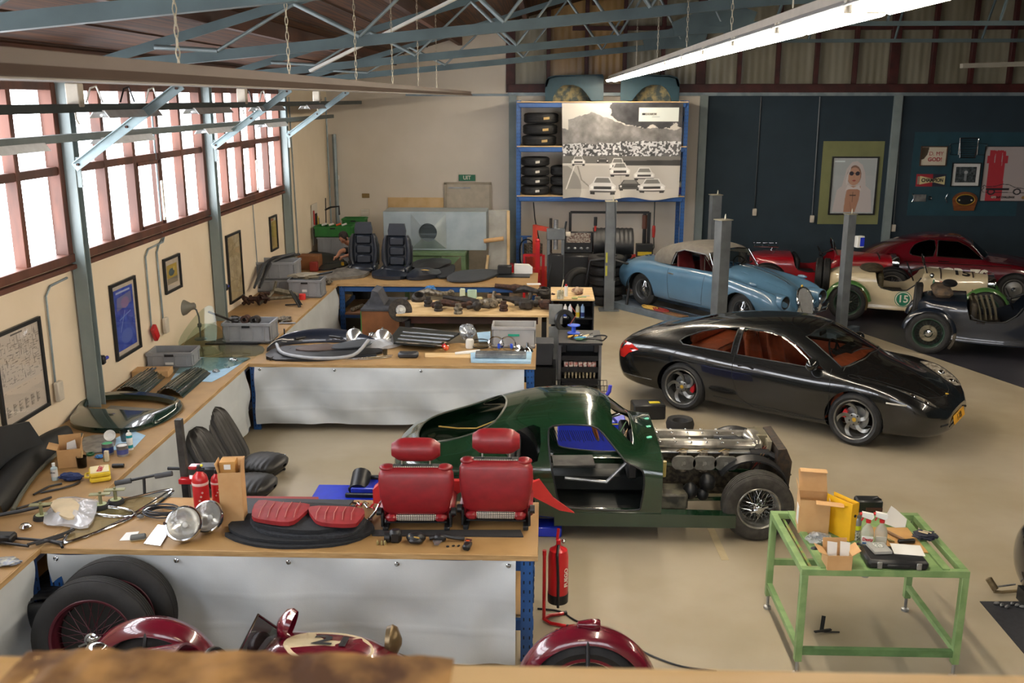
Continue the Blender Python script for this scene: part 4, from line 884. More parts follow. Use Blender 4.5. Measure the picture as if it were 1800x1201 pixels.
for sg in(-1,1):
 g=G();g.box((.05,sg*.63,.085),(4.8,.5,.05),b=.005);g.box((.05,sg*.63-.24,.06),(4.8,.03,.12));g.box((.05,sg*.63+.24,.06),(4.8,.03,.12));g.prism([(-2.35,.0),(-2.35,.11),(-2.5,.01),(-2.5,0)],sg*.63-.25,sg*.63+.25,pl='xz');part('runway',g,LG,LW)
 g=G();g.box((-2.3 if sg<0 else 2.2,sg*.02,.05),(.14,2.6,.1));part('cross_beam',g,LG,LW)
PG=mat('post_grey','#686d70',.45,metal=.2,nz=(4,.6),col2='#585d60')
def lift_post(x,y,lab,face=0,yellow=False,h=2.14):
 t=T('lift_post',lab,'lift post',(x,y,0),face);g=G();w=.2
 g.prism([(-.1,-.09),(.1,-.09),(.1,.09),(.03,.09),(.03,.075),(.085,.075),(.085,-.075),(-.085,-.075),(-.085,.075),(-.03,.075),(-.03,.09),(-.1,.09)],0,h);part('post',g,PG,t)
 g=G();g.box((0,0,.006),(.4,.36,.012),b=.003);part('base_plate',g,PG,t)
 g=G();g.box((0,0,h+.008),(.24,.22,.014),b=.003);g.tube([(.04,0,h),(.04,0,h+.06),(.04,0,h+.1)],[.016,.014,.004]);part('top_cap',g,mat('cap_metal','#b5b09c',.35,metal=.6),t)
 g=G()
 for k in range(26):g.box((0,.07,.15+k*.075),(.045,.004,.03))
 part('lock_ladder',g,STEEL,t)
 if yellow:
  for z in(1.06,.8):
   g=G();g.box((-.07,-.094,z),(.035,.004,.2));part('yellow_sticker',g,mat('faded_yellow','#b5b33c',.5),t)
  g=G();g.tube([(.06,-.1,h+.05),(.09,-.12,1.6),(.08,-.11,1.2),(.085,-.1,.6)],.008,n=6);part('cable',g,BLACK,t)
 return t
lift_post(1.28,18.85,'grey lift post with yellow stickers in front of the tyre stack',0,True)
lift_post(2.92,15.95,'grey lift post standing in front of the blue convertible door',.5)
lift_post(3.52,20.22,'far grey lift post against the navy wall behind the soft top',.2)
lift_post(5.25,16.85,'dark grey lift post between the blue convertible and the cream roadster',.3).scale=(.75,.8,1)
g=G();g.box((0,0,0),(.14,.1,.2),b=.01);o=one('control_box',g,WHITE,'small white and blue control box on the post before the red roadster','control box',(5.42,16.78,1.68),.3)
g=G();g.box((.02,-.053,0),(.08,.004,.15));part('control_face',g,LIFTB,o)
# ===== vintage roadsters
def roadster(nm,lab,rear,hd,body,wing,rimm,wb=2.35,straps=True,R0=.35,wide=0,spares=0,screen=True,cyc=True,bl=1.16,seatm=None,lampscale=1,scoop=None,track=.6,so=-.42,tl=.35):
 c,rz=pose2(rear,hd,wb,track);O=T(nm,lab,'car',c,rz);a=wb/2;w=.47+wide
 H0=.92
 rows=[(-a-tl,[(0,.5),(w*.5,.5),(w*.62,.55),(w*.62,.75),(w*.4,.84),(0,.86)]),(-a-tl+.15,[(0,.4),(w*.8,.4),(w*.9,.5),(w*.9,.8),(w*.65,.88),(0,.9)]),(-a-tl+.55,[(0,.24),(w,.24),(w*1.04,.36),(w*1.04,.8),(w*.75,.9),(0,.93)]),(-.3,[(0,.22),(w,.22),(w*1.05,.34),(w*1.04,.8),(w*.78,.9),(0,.93)]),(.12,[(0,.22),(w*.95,.22),(w,.34),(w*.98,.8),(w*.72,.95),(0,1.0)]),(.3,[(0,.24),(w*.86,.24),(w*.9,.36),(w*.87,.78),(w*.62,.93),(0,.99)]),(a-.05,[(0,.38),(w*.5,.38),(w*.56,.46),(w*.56,.74),(w*.42,.87),(0,.925)]),(a+.05,[(0,.4),(w*.48,.4),(w*.54,.46),(w*.54,.73),(w*.4,.86),(0,.915)])]
 S=Shell(rows,.05,4);cut=G()
 cp=scoop or[(-.72,1.3),(-.70,.82),(-.62,.66),(-.4,.60),(-.15,.62),(.0,.74),(.1,.88),(.16,1.3)]
 cut.prism(rnd2(cp,2)if not scoop else cp,-1,1,pl='xz');cut.box((-.3,0,.7),(.8,w*1.5,.6))
 lnk('body',boolean(S.me,cut.mesh('c'),solid=.015),body,O)
 g=G();g.box((-.25,0,.36),(.9,w*1.8,.03));g.box((-.62,0,.62),(.12,w*1.7,.5),b=.04);g.box((-.4,0,.45),(.45,w*1.7,.12),b=.04);part('seat',g,seatm or BLACK,O)
 g=G();g.tube([S.side(x,z,-1,.0)for x,z in dense([(-.66,.70),(-.6,.64),(-.4,.6),(-.15,.62),(.0,.74),(.08,.86)],.05)],.012,n=6);part('cockpit_trim',g,BLACK,O)
 if straps:
  for x in(.42,a-.2):
   g=G();g.tube([S.side(x,.62,-1,.006)]+[S.top(x,y,.006)for y in[-.34+.068*i for i in range(11)]if abs(y)<S.side(x,.78,1).y-.01]+[S.side(x,.62,1,.006)],.014,n=6);part('bonnet_strap',g,mat('dark_strap','#2e211b',.6),O)
 part('bonnet_gap',seam(S,[(.28,.42),(.28,.80)],lambda x,z:S.side(x,z,-1)),SEAMB,O)
 g=G();g.prism([(-.24,.4),(.24,.4),(.25,.75),(.18,.9),(0,.95),(-.18,.9),(-.25,.75)],a+.05,a+.16,pl='yz');part('radiator',g,CHROME,O)
 for sg in(-1,1):
  g=G();q=.11*lampscale;g.lathe([(.0,-.1),(q*.5,-.09),(q*.95,-.01),(q,.03),(q*.95,.04)],c=(a+.12,sg*.36,.8),ax=(1,0,0),n=20);h=part('headlamp',g,CHROME,O)
  g=G();g.lathe([(0,.05),(q*.6,.045),(q*.95,.035)],c=(a+.12,sg*.36,.8),ax=(1,0,0),n=20);part('lamp_glass',g,mat('lamp_lens','#c9c9c0',.1,coat=1),h)
  g=G();g.cyl((a+.1,sg*.2,.55),(a+.12,sg*.36,.7),.015);part('lamp_bracket',g,BLACK,h)
  for x in(-a,a):
   wheel(O,(x,sg*track,R0),sg,R0,.13,R0-.11,'wire',rimm,TYREB,spokes=40)
   rr=R0+.045;g=G();f0,f1=((.35,2.75)if x>0 else(.12,3.0))
   pr=[(rr-.03,-.10),(rr,-.09),(rr+.025,-.04),(rr+.03,0),(rr+.025,.04),(rr,.09),(rr-.03,.10),(rr-.03,.085),(rr+.012,.03),(rr+.012,-.03),(rr-.03,-.085),(rr-.03,-.10)]
   g.lathe(pr,c=(x,sg*track,R0),ax=(0,1,0),n=24,arc=(PI-f1,PI-f0));part('mudguard',g,wing,O,sharp=60)
   g=G();g.tube([(x,sg*(track-.1),R0+.3),(x,sg*(track-.25),R0+.1),(x,sg*.3,.45)],.012,n=6);part('mudguard_stay',g,BLACK,O)
 g=G();g.box((0,0,.33),(wb+.3,.5,.07));g.cyl((-a,-track,R0),(-a,track,R0),.03);g.cyl((a,-track,R0),(a,track,R0),.025);part('chassis',g,BLACK,O)
 if screen:
  for sg in(-1,1):
   g=G();g.tube([(.16,sg*.1,.98),(.12,sg*.12,1.18),(.1,sg*.28,1.2),(.12,sg*.4,1.1),(.17,sg*.4,.95)],.01,n=6,closed=True);q=part('aero_screen',g,CHROME,O)
   g=G();g.add([(.16,sg*.1,.98),(.12,sg*.12,1.18),(.1,sg*.28,1.2),(.12,sg*.4,1.1),(.17,sg*.4,.95)],[(0,1,2,3,4)]);part('glass',g,GLD,q)
  g=G();g.ell((.25,-.5,.92),(.04,.05,.05));part('side_mirror',g,CHROME,O)
 steering(O,(-.08,.22,.86),.18,BLACK)
 for k in range(spares):
  sp=wheel(O,(-a+so-.14*k,0,.72),-1,R0,.13,R0-.11,'wire',rimm,TYREB,name='spare_wheel',spokes=30);sp.rotation_euler=(0,.15,PI/2)
 return O,S
GREENW=paint('leaf_green_paint','#49783a',.35);CRM=paint('cream_paint','#d8c8a4',.35);GRIM=mat('green_wire_rim','#2b4336',.45,nz=(9,.5),col2='#22362b');REDP=paint('racing_red_paint','#a3101f',.28);MARP=paint('maroon_paint','#5c0d18',.22);NVY=paint('navy_car_paint','#0d1724',.3)
O,S=roadster('cream_roadster','cream vintage racing roadster with green mudguards and number 15 roundel',(5.71,18.07,0),-17,CRM,GREENW,GRIM,spares=2,seatm=mat('green_brown_leather','#4a4126',.6,nz=(9,.6),col2='#39331d'),wb=2.35)
def decal_disc(S,x,z,r,m,O,nm,r0=0,off=.004,sg=-1):
 g=G();n=28;a=[S.side(x+r*math.cos(t),z+r*math.sin(t),sg,off)for t in[i*2*PI/n for i in range(n)]]
 if r0:b=[S.side(x+r0*math.cos(t),z+r0*math.sin(t),sg,off)for t in[i*2*PI/n for i in range(n)]];g.add(a+b,[(i,(i+1)%n,n+(i+1)%n,n+i)for i in range(n)])
 else:g.add(a+[S.side(x,z,sg,off)],[(i,(i+1)%n,n)for i in range(n)])
 return part(nm,g,m,O)
GD=mat('decal_green','#1e7a5a',.5)
DECW=mat('decal_white','#e6e2d0',.5)
rd=decal_disc(S,-.2,.45,.15,GD,O,'number_roundel');
decal_disc(S,-.2,.45,.138,DECW,O,'roundel_ring',.12,.006)
pp=S.side(-.2,.45,-1,.012);text('15',.19,DECW,O,pp,(PI/2,0,0),ext=.001,bold=.004)
def wrap_text(S,s,size,m,O,x,y,name='lettering',sg=-1,flip=False,slant=0):
 """letters laid onto the bonnet from above"""
 o=text(s,size,m,O,(0,0,0),(0,0,0),name=name,ext=0,bold=size*.03)
 for v in o.data.vertices:
  q=S.top(x+v.co.x+slant*v.co.y,y+v.co.y,.005);v.co=q
 return o
wrap_text(S,'15',.32,mat('decal_black','#17181a',.5),O,.78,-.12)
pp=S.side(.42,.78,-1,.006);text('FIPS',.07,mat('decal_red','#b02a2a',.5),O,pp,(PI/2-.2,0,-.18),ext=.001,bold=.002)
g=G();g.tube([S.side(.3,.84,-1,.01),S.side(.3,.6,-1,.012),S.side(.33,.42,-1,.01)],.012);part('green_piping',g,GD,O)
g=G();g.ell((-.78,0,.93),(.22,.40,.08));part('folded_tonneau',g,mat('brown_cover','#4c4029',.8,nz=(8,.9),col2='#2d2718'),O)
g=G();g.lathe([(.33,-.08),(.37,-.04),(.37,.04),(.33,.08)],c=(-1.175,-.6,.35),ax=(0,1,0),n=10,arc=(2.2,3.5));part('mud_flap',g,mat('tan_flap','#6d5a38',.7),O)
O,S=roadster('navy_roadster','dark navy vintage roadster with green wire wheels at the right edge',(6.29,15.62,0),-22,NVY,NVY,GRIM,wb=2.5,straps=False,wide=.12,spares=1,seatm=mat('worn_dark_leather','#24201a',.6,nz=(6,.8),col2='#3a3220'),scoop=[(-.75,1.4),(-.73,.84),(-.66,.62),(-.45,.585),(-.2,.62),(.02,.72),(.12,.86),(.2,1.4)],track=.63,so=-.22,tl=.2)
g=G();g.box((-1.12,.0,.98),(.3,.7,.16),b=.06);part('luggage_roll',g,mat('brown_canvas_roll','#5b4a37',.8,nz=(9,.8),col2='#38302a'),O,rz=.1)
g=G();g.ell((-1.0,.1,1.07),(.12,.34,.04));part('folded_hood',g,BLACK,O)
for k in range(5):
 g=G();g.tube([(-.68+.08*k,-.1+.05*k,.92),(-.6+.08*k,-.25+.05*k,.7),(-.57+.08*k,-.3+.05*k,.55)],.022,n=6);part('seat_pleat',g,mat('olive_leather','#4a4430',.6),O)
g=G();g.tube([S.side(x,.58,-1,.02)for x in(-.56,-.5,-.44)],.012);part('door_handle',g,CHROME,O)
g=G();g.lathe([(.37,-.07),(.41,-.05),(.42,0),(.41,.05),(.37,.07)],c=(-1.25,-.63,.35),ax=(0,1,0),n=12,arc=(2.3,3.75));part('stone_guard',g,mat('worn_silver','#8a8478',.5,metal=.5,nz=(12,.8),col2='#5d584d'),O)
g=G();g.lathe([(.07,.055),(.13,.058),(.14,.045)],c=(-1.25,-.63,.35),ax=(0,-1,0),n=28);part('drum_or_backing',g,mat('aged_drum','#817a66',.5,metal=.4,nz=(14,.9),col2='#5c5646'),O)
O,S=roadster('red_roadster','bright red vintage roadster with chrome luggage rack behind the blue convertible',(4.62,20.0,0),-9,REDP,BLACK,mat('plain_wire_rim','#8d8a80',.4,metal=.6),wb=2.45,wide=.08,spares=0,lampscale=1.25,track=.62)
for k in range(4):
 g=G();g.cyl((-1.45+.13*k,-.3,1.08),(-1.45+.13*k,.3,1.08),.016);part('rack_bar',g,CHROME,O)
g=G();g.tube([(-1.2,-.3,.8),(-1.0,-.3,1.06),(-1.5,-.3,1.06),(-1.5,.3,1.06),(-1.0,.3,1.06),(-1.2,.3,.8)],.014);part('luggage_rack',g,CHROME,O)
wheel(O,(-1.72,0,.68),-1,.34,.13,.23,'wire',_M['plain_wire_rim'],TYREB,name='spare_wheel',spokes=30).rotation_euler=(0,.1,PI/2)
# ===== maroon coupe
def rM():
 t=[(-1.95,.42,[(.3,.42),(.45,.46),(.52,.54),(.5,.6),(.42,.66),(.32,.69),(.2,.71),(.1,.72),(0,.72)]),(-1.75,.3,[(.5,.3),(.66,.38),(.74,.54),(.72,.68),(.6,.78),(.48,.82),(.32,.85),(.16,.87),(0,.87)]),(-1.3,.24,[(.58,.24),(.76,.32),(.82,.55),(.80,.75),(.70,.88),(.58,.96),(.42,1.04),(.22,1.08),(0,1.09)]),(-.8,.22,[(.6,.22),(.77,.3),(.82,.54),(.80,.75),(.73,.89),(.64,1.05),(.50,1.19),(.27,1.25),(0,1.26)]),(-.3,.2,[(.6,.2),(.77,.28),(.82,.53),(.80,.75),(.74,.89),(.65,1.1),(.52,1.26),(.28,1.33),(0,1.345)]),(.1,.2,[(.6,.2),(.77,.28),(.82,.53),(.80,.74),(.74,.88),(.65,1.09),(.52,1.25),(.28,1.32),(0,1.335)]),(.4,.2,[(.6,.2),(.77,.28),(.82,.53),(.80,.74),(.74,.87),(.66,.99),(.54,1.12),(.3,1.18),(0,1.2)]),(.68,.2,[(.6,.2),(.77,.28),(.82,.53),(.80,.73),(.74,.85),(.66,.89),(.5,.93),(.28,.97),(0,.985)]),(1.2,.22,[(.58,.22),(.77,.32),(.82,.54),(.80,.74),(.71,.83),(.55,.82),(.4,.85),(.2,.88),(0,.89)]),(1.7,.26,[(.5,.26),(.70,.36),(.77,.52),(.75,.66),(.66,.73),(.5,.70),(.34,.71),(.18,.73),(0,.74)]),(1.92,.34,[(.4,.34),(.55,.4),(.6,.48),(.58,.54),(.5,.58),(.38,.56),(.25,.56),(.12,.57),(0,.57)])]
 return[(x,[(0,zb)]+p)for x,zb,p in t]
O=T('maroon_coupe','dark maroon classic coupe with white lettering on its side by the navy wall','car',(8.55,20.56,0),R(-19))
S=Shell(rM(),.07,4);cut=G();arches(cut,(-1.15,1.2),.36)
A1=[(-.28,.93),(.60,.905),(.5,.98),(.3,1.14),(.1,1.23),(-.28,1.24)];A2=rnd2([(-.35,.93),(-.35,1.235),(-.55,1.21),(-.72,1.13),(-.80,1.0),(-.74,.93)],2)
A3=[(-.62,.93),(0,1.0),(.62,.93),(.5,1.16),(0,1.22),(-.5,1.16)]
gl=G()
for q in(cut,gl):
 for sg in(-1,1):
  q.prism(A1,sg*.45,sg*1.2,pl='xz');q.prism(A2,sg*.45,sg*1.2,pl='xz')
cutw=G();cutw.prism(A3,.22,1.2,pl='yz')
bd_=S.me.copy()
lnk('body',boolean_seq(S.me,(cut,cutw),.014),MARP,O);lnk('window_glass',boolean(bd_.copy(),gl.mesh('c'),'INTERSECT',solid=.004),GLD,O);lnk('windscreen_glass',boolean(bd_,cutw.mesh('c'),'INTERSECT',solid=.004),GLD,O)
liners(O,(-1.15,1.2),.36)
for sg in(-1,1):
 for x in(-1.15,1.2):wheel(O,(x,sg*.66,.33),sg,.33,.17,.2,'disc',mat('plain_silver','#8d8d8a',.35,metal=.6),TYREB)
 for q in(A1,A2):
  g=G();g.tube([S.side(x,z,sg,.004)for x,z in dense(q,.05,True)],.010,n=6,closed=True);part('window_trim',g,CHROME,O)
 g=G();g.tube([S.side(x,.80,sg,.004)for x in(-.9,-.4,.1,.6,1.1)],.008,n=6);part('side_strip',g,CHROME,O)
 g=G();g.tube([S.side(x,.84,sg,.02)for x in(-.25,-.15,-.05)],.01,n=6);part('door_handle',g,CHROME,O)
g=G();g.tube([S.front(y,z,.004)for y,z in dense(A3,.06,True)],.010,n=6,closed=True);part('windscreen_trim',g,CHROME,O)
g=G();g.box((-.2,0,.5),(1.5,1.3,.05));g.box((-.6,0,.8),(.15,1.2,.4),b=.04);part('cabin_lining',g,mat('grey_green_lining','#4a5656',.7),O)
o=text('TCR 70',.28,DECW,O,(0,0,0),(0,0,0),ext=0,bold=.012,sx=1.25)
for v in o.data.vertices:v.co=S.side(.15+v.co.x,.60+v.co.y,-1,.006)
p=P(1218,405,y=20.9)
t=T('tractor_wheel','black tyre with a pale yellow wheel standing behind the blue rack','wheel',(p.x+.02,21.3,.36),.5)
wheel(t,(0,0,.0),-1,.36,.16,.24,'disc',mat('pale_yellow_wheel','#cdbd84',.5),TYREB)
# ===== maroon cyclecar below the camera
MR2=paint('burgundy_paint','#641022',.22);c=V((-1.11,4.88,0))
O=T('burgundy_racer','burgundy vintage racer with cream number roundel parked below the ledge','car',c,R(0));
rows=[(-1.9,[(0,.6),(.1,.6),(.12,.64),(.12,.7),(.08,.74),(0,.76)]),(-1.4,[(0,.4),(.32,.4),(.36,.5),(.36,.7),(.26,.82),(0,.86)]),(-.9,[(0,.34),(.4,.34),(.46,.45),(.46,.74),(.34,.86),(0,.9)]),(-.62,[(0,.34),(.4,.34),(.44,.45),(.44,.76),(.32,.88),(0,.93)]),(-.4,[(0,.34),(.36,.34),(.4,.45),(.4,.8),(.3,.96),(0,1.03)]),(.05,[(0,.34),(.34,.34),(.37,.45),(.37,.78),(.28,.94),(0,1.0)]),(.4,[(0,.36),(.28,.36),(.3,.45),(.3,.68),(.22,.8),(0,.84)]),(1.1,[(0,.4),(.24,.4),(.27,.5),(.27,.6),(.2,.68),(0,.70)]),(1.2,[(0,.42),(.2,.42),(.24,.5),(.24,.6),(.17,.66),(0,.68)])]
S=Shell(rows,.06,4);cut=G();cut.prism([(-1.1,1.3),(-1.07,.8),(-.95,.64),(-.7,.64),(-.56,.8),(-.5,1.3)],-1,1,pl='xz')
lnk('body',boolean(S.me,cut.mesh('c'),solid=.015),MR2,O)
RR=mat('red_wire_rim','#6c1426',.4)
for sg in(-1,1):
 for x in(-1.4,1.4):
  wheel(O,(x,sg*.62,.36),sg,.36,.11,.27,'wire',RR,TYREB,spokes=32);rr=.43;g=G()
  pr=[(rr-.05,-.10),(rr,-.085),(rr+.03,0),(rr,.085),(rr-.05,.10),(rr-.05,.09),(rr+.015,0),(rr-.05,-.09),(rr-.05,-.10)]
  g.lathe(pr,c=(x,sg*.62,.38),ax=(0,1,0),n=28,arc=(.25,2.95));part('mudguard',g,MR2,O,sharp=70)
  if x>0:g=G();g.lathe([(.0,-.09),(.02,-.08),(.035,0),(.035,.05),(.028,.06),(.0,.06)],c=(x+.02,sg*.62,.38+.47),ax=(1,0,0),n=16);part('side_lamp',g,MR2,O)
  g=G();g.tube([(x,sg*.55,.8),(x,sg*.4,.5)],.014);part('mudguard_stay',g,BLACK,O)
g=G();q=[S.top(-.12+.26*math.cos(t),.08+.2*math.sin(t),.004)for t in[i*PI/14 for i in range(28)]];g.add(q+[S.top(-.12,.08,.005)],[(i,(i+1)%28,28)for i in range(28)]);part('number_roundel',g,CRM,O)
o=wrap_text(S,'21',.24,_M['decal_black'],O,.0,.0);
for v in o.data.vertices:
 x,y=v.co.x,v.co.y;q=S.top(-.1+x,.12+y*.8,.008);v.co=q
g=G();g.lathe([(.09,0),(.1,.03),(.085,.06),(.02,.09),(0,.09)],c=(-.36,.2,1.05),ax=(-1,.1,.3),n=18);part('headlamp',g,MR2,O)
g=G();g.lathe([(.09,0),(.1,.03),(.085,.06),(.02,.09),(0,.09)],c=(.18,.3,.9),ax=(1,0,0),n=18);part('headlamp',g,mat('headlamp_bronze','#6d5c40',.3,metal=.6),O)
g=G();g.ell((-1.5,.1,.93),(.07,.05,.045));part('filler_cap',g,CHROME,O)
g=G();g.tube([(-.45,-.3,.95),(-.55,-.2,1.12),(-.56,.2,1.12),(-.45,.3,.95)],.008,n=6);sc_=part('windscreen',g,CHROME,O)
g=G();g.add([(-.45,-.3,.95),(-.55,-.2,1.12),(-.56,.2,1.12),(-.45,.3,.95)],[(0,1,2,3)]);part('glass',g,GLD,sc_)
steering(O,(-.7,-.1,.88),.18,BLACK)
g=G();g.tube([S.top(x,0,.003)for x in(-1.8,-1.4,-1.15)],.006,n=5);part('tail_seam',g,SEAMB,O)
for k,(px,py,dz,lab)in enumerate(((-3.12,5.90,0,'big vintage wheel with burgundy wire spokes leaning nearest under the bench'),(-3.05,6.10,.05,'big vintage tyre leaning behind the burgundy spoked wheel'))):
 t=T('leaning_wheel',lab,'wheel',(px,py,0),(R(-9),0,.08+.05*k));wheel(t,(0,0,.42+dz),-1,.42,.17,.28,'wire',mat('dark_red_wire_rim','#4a1220',.45),RUBBER,spokes=36)
t=T('dark_seat_pad','black ribbed seat cushion on the floor under the left bench corner','seat',P(40,1190,z=0)+V((.12,.4,0)),.1)
g=G()
def fn(u,v):a=u*2*PI;return((.30+.008*math.cos(v*60))*math.cos(a)*(1 if v<1 else 1),(v-.5)*.6,.3+(.26+.006*math.cos(v*75))*math.sin(a))
g.grid(fn,28,40,wrap=True);g.box((0,-.3,.3),(.3,.01,.3));part('cushion',g,BLACK,t)
for s_ in(-.3,.3):g=G();g.ell((0,s_,.3),(.29,.04,.25));part('side_panel',g,BLACK,t)
g=G();p=P(450,1145,y=5.9)
g.lathe([(.0,0),(.12,.01),(.13,.02),(.13,.05),(.1,.07),(.03,.09),(0,.09)],c=(0,0,0),ax=(1,-.3,.2),n=26)
o=one('brake_drum_back',g,BLACK,'round black brake backplate with tan rim in front of the canvas','brake part',p)
g=G();g.tube([(0,.16,0),(.05,.1,-.2),(.06,.05,-.62)],.02);part('stand',g,BLACK,o)
# ===== benches
TZ=.87
EDGE=mat('chipboard_edge','#b89868',.7,nz=((5,5,40),.6),col2='#9d7d50')
def perf_post(g,x,y,h,w=.06,d=.05,z0=0,face=(0,-1)):
 g.box((x,y,z0+h/2),(w,d,h),0)
 n=int(h/.075)
 for k in range(n):
  for s in(-1,1):g.box((x+s*w*.24,y-d/2-.001,z0+.05+k*.075),(.009,.003,.026 if k%3 else.016),1)
  g.box((x+w/2+.001,y,z0+.05+k*.075),(.003,.009,.026),1)
HOLE=mat('dark_hole','#0a0d14',.8)
BLUED=mat('shelf_blue_dark','#17386b',.45,nz=(6,.5),col2='#122c55')
def bench(lab,x0,x1,y0,y1,posts,cat='workbench',bm=None,beams=True,z=TZ,t=.045):
 o=T('workbench',lab,cat,(x0,y0,0));g=G();L=x1-x0;D=y1-y0
 g.box((L/2,D/2,z-t/2),(L,D,t),b=.003);part('worktop',g,[CHIP],o)
 g=G();g.box((L/2,-.004,z-t/2),(L,.008,t-.004));part('front_edge',g,EDGE,o)
 for(px,py)in posts:
  g=G();perf_post(g,px-x0,py-y0,z-t,.09 if bm is None else.07);part('post',g,[bm or BLUE,HOLE],o)
 if beams:
  for yy in(.06,D-.06):
   for zz in(z-t-.06,.28):
    g=G();g.box((L/2,yy,zz),(L-.06,.04,.09),b=.006);part('beam',g,bm or BLUE,o)
  g=G();g.box((L/2,D/2,.34),(L-.1,D-.16,.02));part('lower_shelf',g,CHIP,o)
 return o
bench('near chipboard workbench on blue posts carrying the two red seats',-3.68,-.03,6.4,7.35,[(-.11,6.43),(-.11,7.3),(-3.6,6.43)])
bench('middle chipboard workbench carrying the alloy shells and pale grey crate',-3.68,-.10,11.5,12.62,[(-.17,11.53),(-.17,12.57),(-3.62,11.53)])
bench('far chipboard workbench with blue beams carrying the black leather seats',-3.68,-.12,16.85,18.1,[(-3.62,16.9),(-.2,16.9),(-.2,18.0)])
o=T('wall_workbench','long chipboard workbench running along the window wall','workbench',(-4.87,3.0,0));L=18.75-3.0
g=G();g.box((.59,L/2,TZ-.022),(1.18,L,.044),b=.003);part('worktop',g,CHIP,o)
g=G();g.box((1.184,L/2,TZ-.022),(.008,L,.04));part('front_edge',g,EDGE,o)
for yy in(6.33,7.42,11.42,12.68,16.8):
 g=G();perf_post(g,1.13,yy-3.0,TZ-.045,.07,.07);part('post',g,[BLUED,HOLE],o)
for zz in(TZ-.1,.25):
 g=G();g.box((1.1,L/2,zz),(.04,L-.1,.09),b=.006);part('beam',g,BLUED,o)
g=G();g.box((.55,L/2,.3),(1.0,L-.1,.02));part('lower_shelf',g,CHIP,o)
def curtain(lab,p0,p1,zt,zb,seed,amp=.03,nrm=(0,-1,0),skew=0,hooks=(),flare=0):
 p0=V(p0);p1=V(p1);L=(p1-p0).length;d=(p1-p0).normalized();n=V(nrm);g=G()
 def fn(u,v):
  q=V((u*L*.9,v*1.3,seed));a=v**.7
  w=amp*1.5*a*(1.4*noise.noise(V((u*L*.8+v*.9,v*.7,seed)))+.9*noise.noise(V((u*L*1.9-v*1.2,v*1.6,seed+5)))+.25*noise.noise(V((u*L*5,v*1.1,seed+9))))
  cor=math.exp(-((u*L)**2)/.25)*math.exp(-(v/.9)**2)*.03+math.exp(-(((1-u)*L)**2)/.25)*math.exp(-(v/.9)**2)*.03
  crease=.006*math.exp(-((v-.38)/.012)**2)+.006*math.exp(-((v-.72)/.012)**2)
  z=zt+(zb-zt)*v+(.02*noise.noise(V((u*L*1.3,3,seed)))*v)+skew*v*u
  return p0+d*(u*L)+n*(w+.035*a+crease+cor*.6*math.sin(9*(u*L+v))+flare*v*v)+V((0,0,z))
 g.grid(fn,int(L*22),36);me=g.mesh('canvas_curtain',180)
 o=lnk('canvas_curtain',me,CANVAS,None,p0);me.transform(tr(*(-p0)));tag(o,lab,'curtain','pale canvas curtains hung from the benches')
 for u in hooks:
  g=G();c=d*(u*L)+n*.02+V((0,0,zt-.03));g.tube([c+d*(.014*math.cos(a))+V((0,0,.014*math.sin(a)))for a in[k*PI/6 for k in range(12)]],.005,n=5,closed=True);g.cyl(c,c+n*.02,.007,n=8);part('snap_ring',g,CHROME,o)
 return o
curtain('pale canvas curtain across the front of the near workbench',(-3.63,6.385,0),(-.19,6.385,0),.83,.06,1,.085,hooks=(.02,.28,.52,.75,.985))
curtain('pale canvas curtain across the front of the middle workbench',(-3.6,11.485,0),(-.24,11.485,0),.83,.10,4,.08,hooks=(.02,.3,.62))
curtain('dull canvas curtain under the wall bench between near and middle benches',(-3.69,7.45,0),(-3.69,11.4,0),.83,.08,8,.05,(1,0,0))
curtain('dull canvas curtain under the wall bench between middle and far benches',(-3.69,12.7,0),(-3.69,16.75,0),.83,.08,12,.05,(1,0,0))
curtain('dull canvas curtain under the wall bench at the bottom left corner',(-3.69,3.4,0),(-3.69,6.28,0),.83,.08,15,.07,(1,0,0))
g=G();g.box((0,0,.02),(.62,.5,.03));tr_=one('parts_tray',g,mat('brown_tray','#6d4a30',.7),'brown tray with dirty pipe offcuts below the far workbench','tray',P(640,553,z=.35)+V((0,.1,.02)))
g=G();g.cyl((-.2,-.15,.08),(-.08,.2,.08),.035);o=one('pipe_offcut',g,GRIME,'short dull pipe lying in the brown tray below the far workbench','pipe',tr_.location)
g=G();g.tube([(0,-.1,.05),(.06,0,.22),(.14,.12,.05)],.02);one('bent_bracket',g,GREASE,'dark bent bracket standing in the brown tray below the far workbench','bracket',tr_.location+V((.04,0,0)))
# ===== brown cabinet bench between middle and far benches
CH=T('brown_cabinet','brown cabinet with green edging below the far bench','cabinet',(-2.82,15.3,0))
g=G();g.box((.15,.5,.36),(.62,1.0,.70),b=.005);part('body',g,mat('brown_board','#87552f',.6,nz=((4,1,4),.6),col2='#744725'),CH)
g=G();g.box((-.165,-.0,.36),(.012,.02,.72));part('green_edge',g,mat('green_edge','#3f7a3a',.5),CH)
g=G();g.box((.15,.5,.73),(.64,1.02,.03));part('top',g,mat('dark_top','#3d3f44',.6,nz=(8,.8),col2='#2c2e33'),CH)
g=G();g.prism([(-.15,.0),(.1,.0),(.0,.22),(-.1,.25)],0,.5,pl='xz');g2=one('folded_cover',g,mat('grey_cover','#4b4d54',.7,nz=(8,.6),col2='#393b41'),'dark grey folded cover heaped on the brown cabinet','cover',(-2.75,15.6,.746))
PT=T('plywood_table','low plywood table heaped with greasy suspension parts','table',(-2.3,15.05,0))
g=G();g.box((1.2,.59,.70),(2.55,1.15,.03),b=.002);part('board',g,PLY,PT)
g=G();g.box((1.1,.25,.60),(2.2,.12,.14));part('rail',g,mat('dark_red_timber','#4c2a24',.7,nz=((2,8,8),.8),col2='#33201b'),PT)
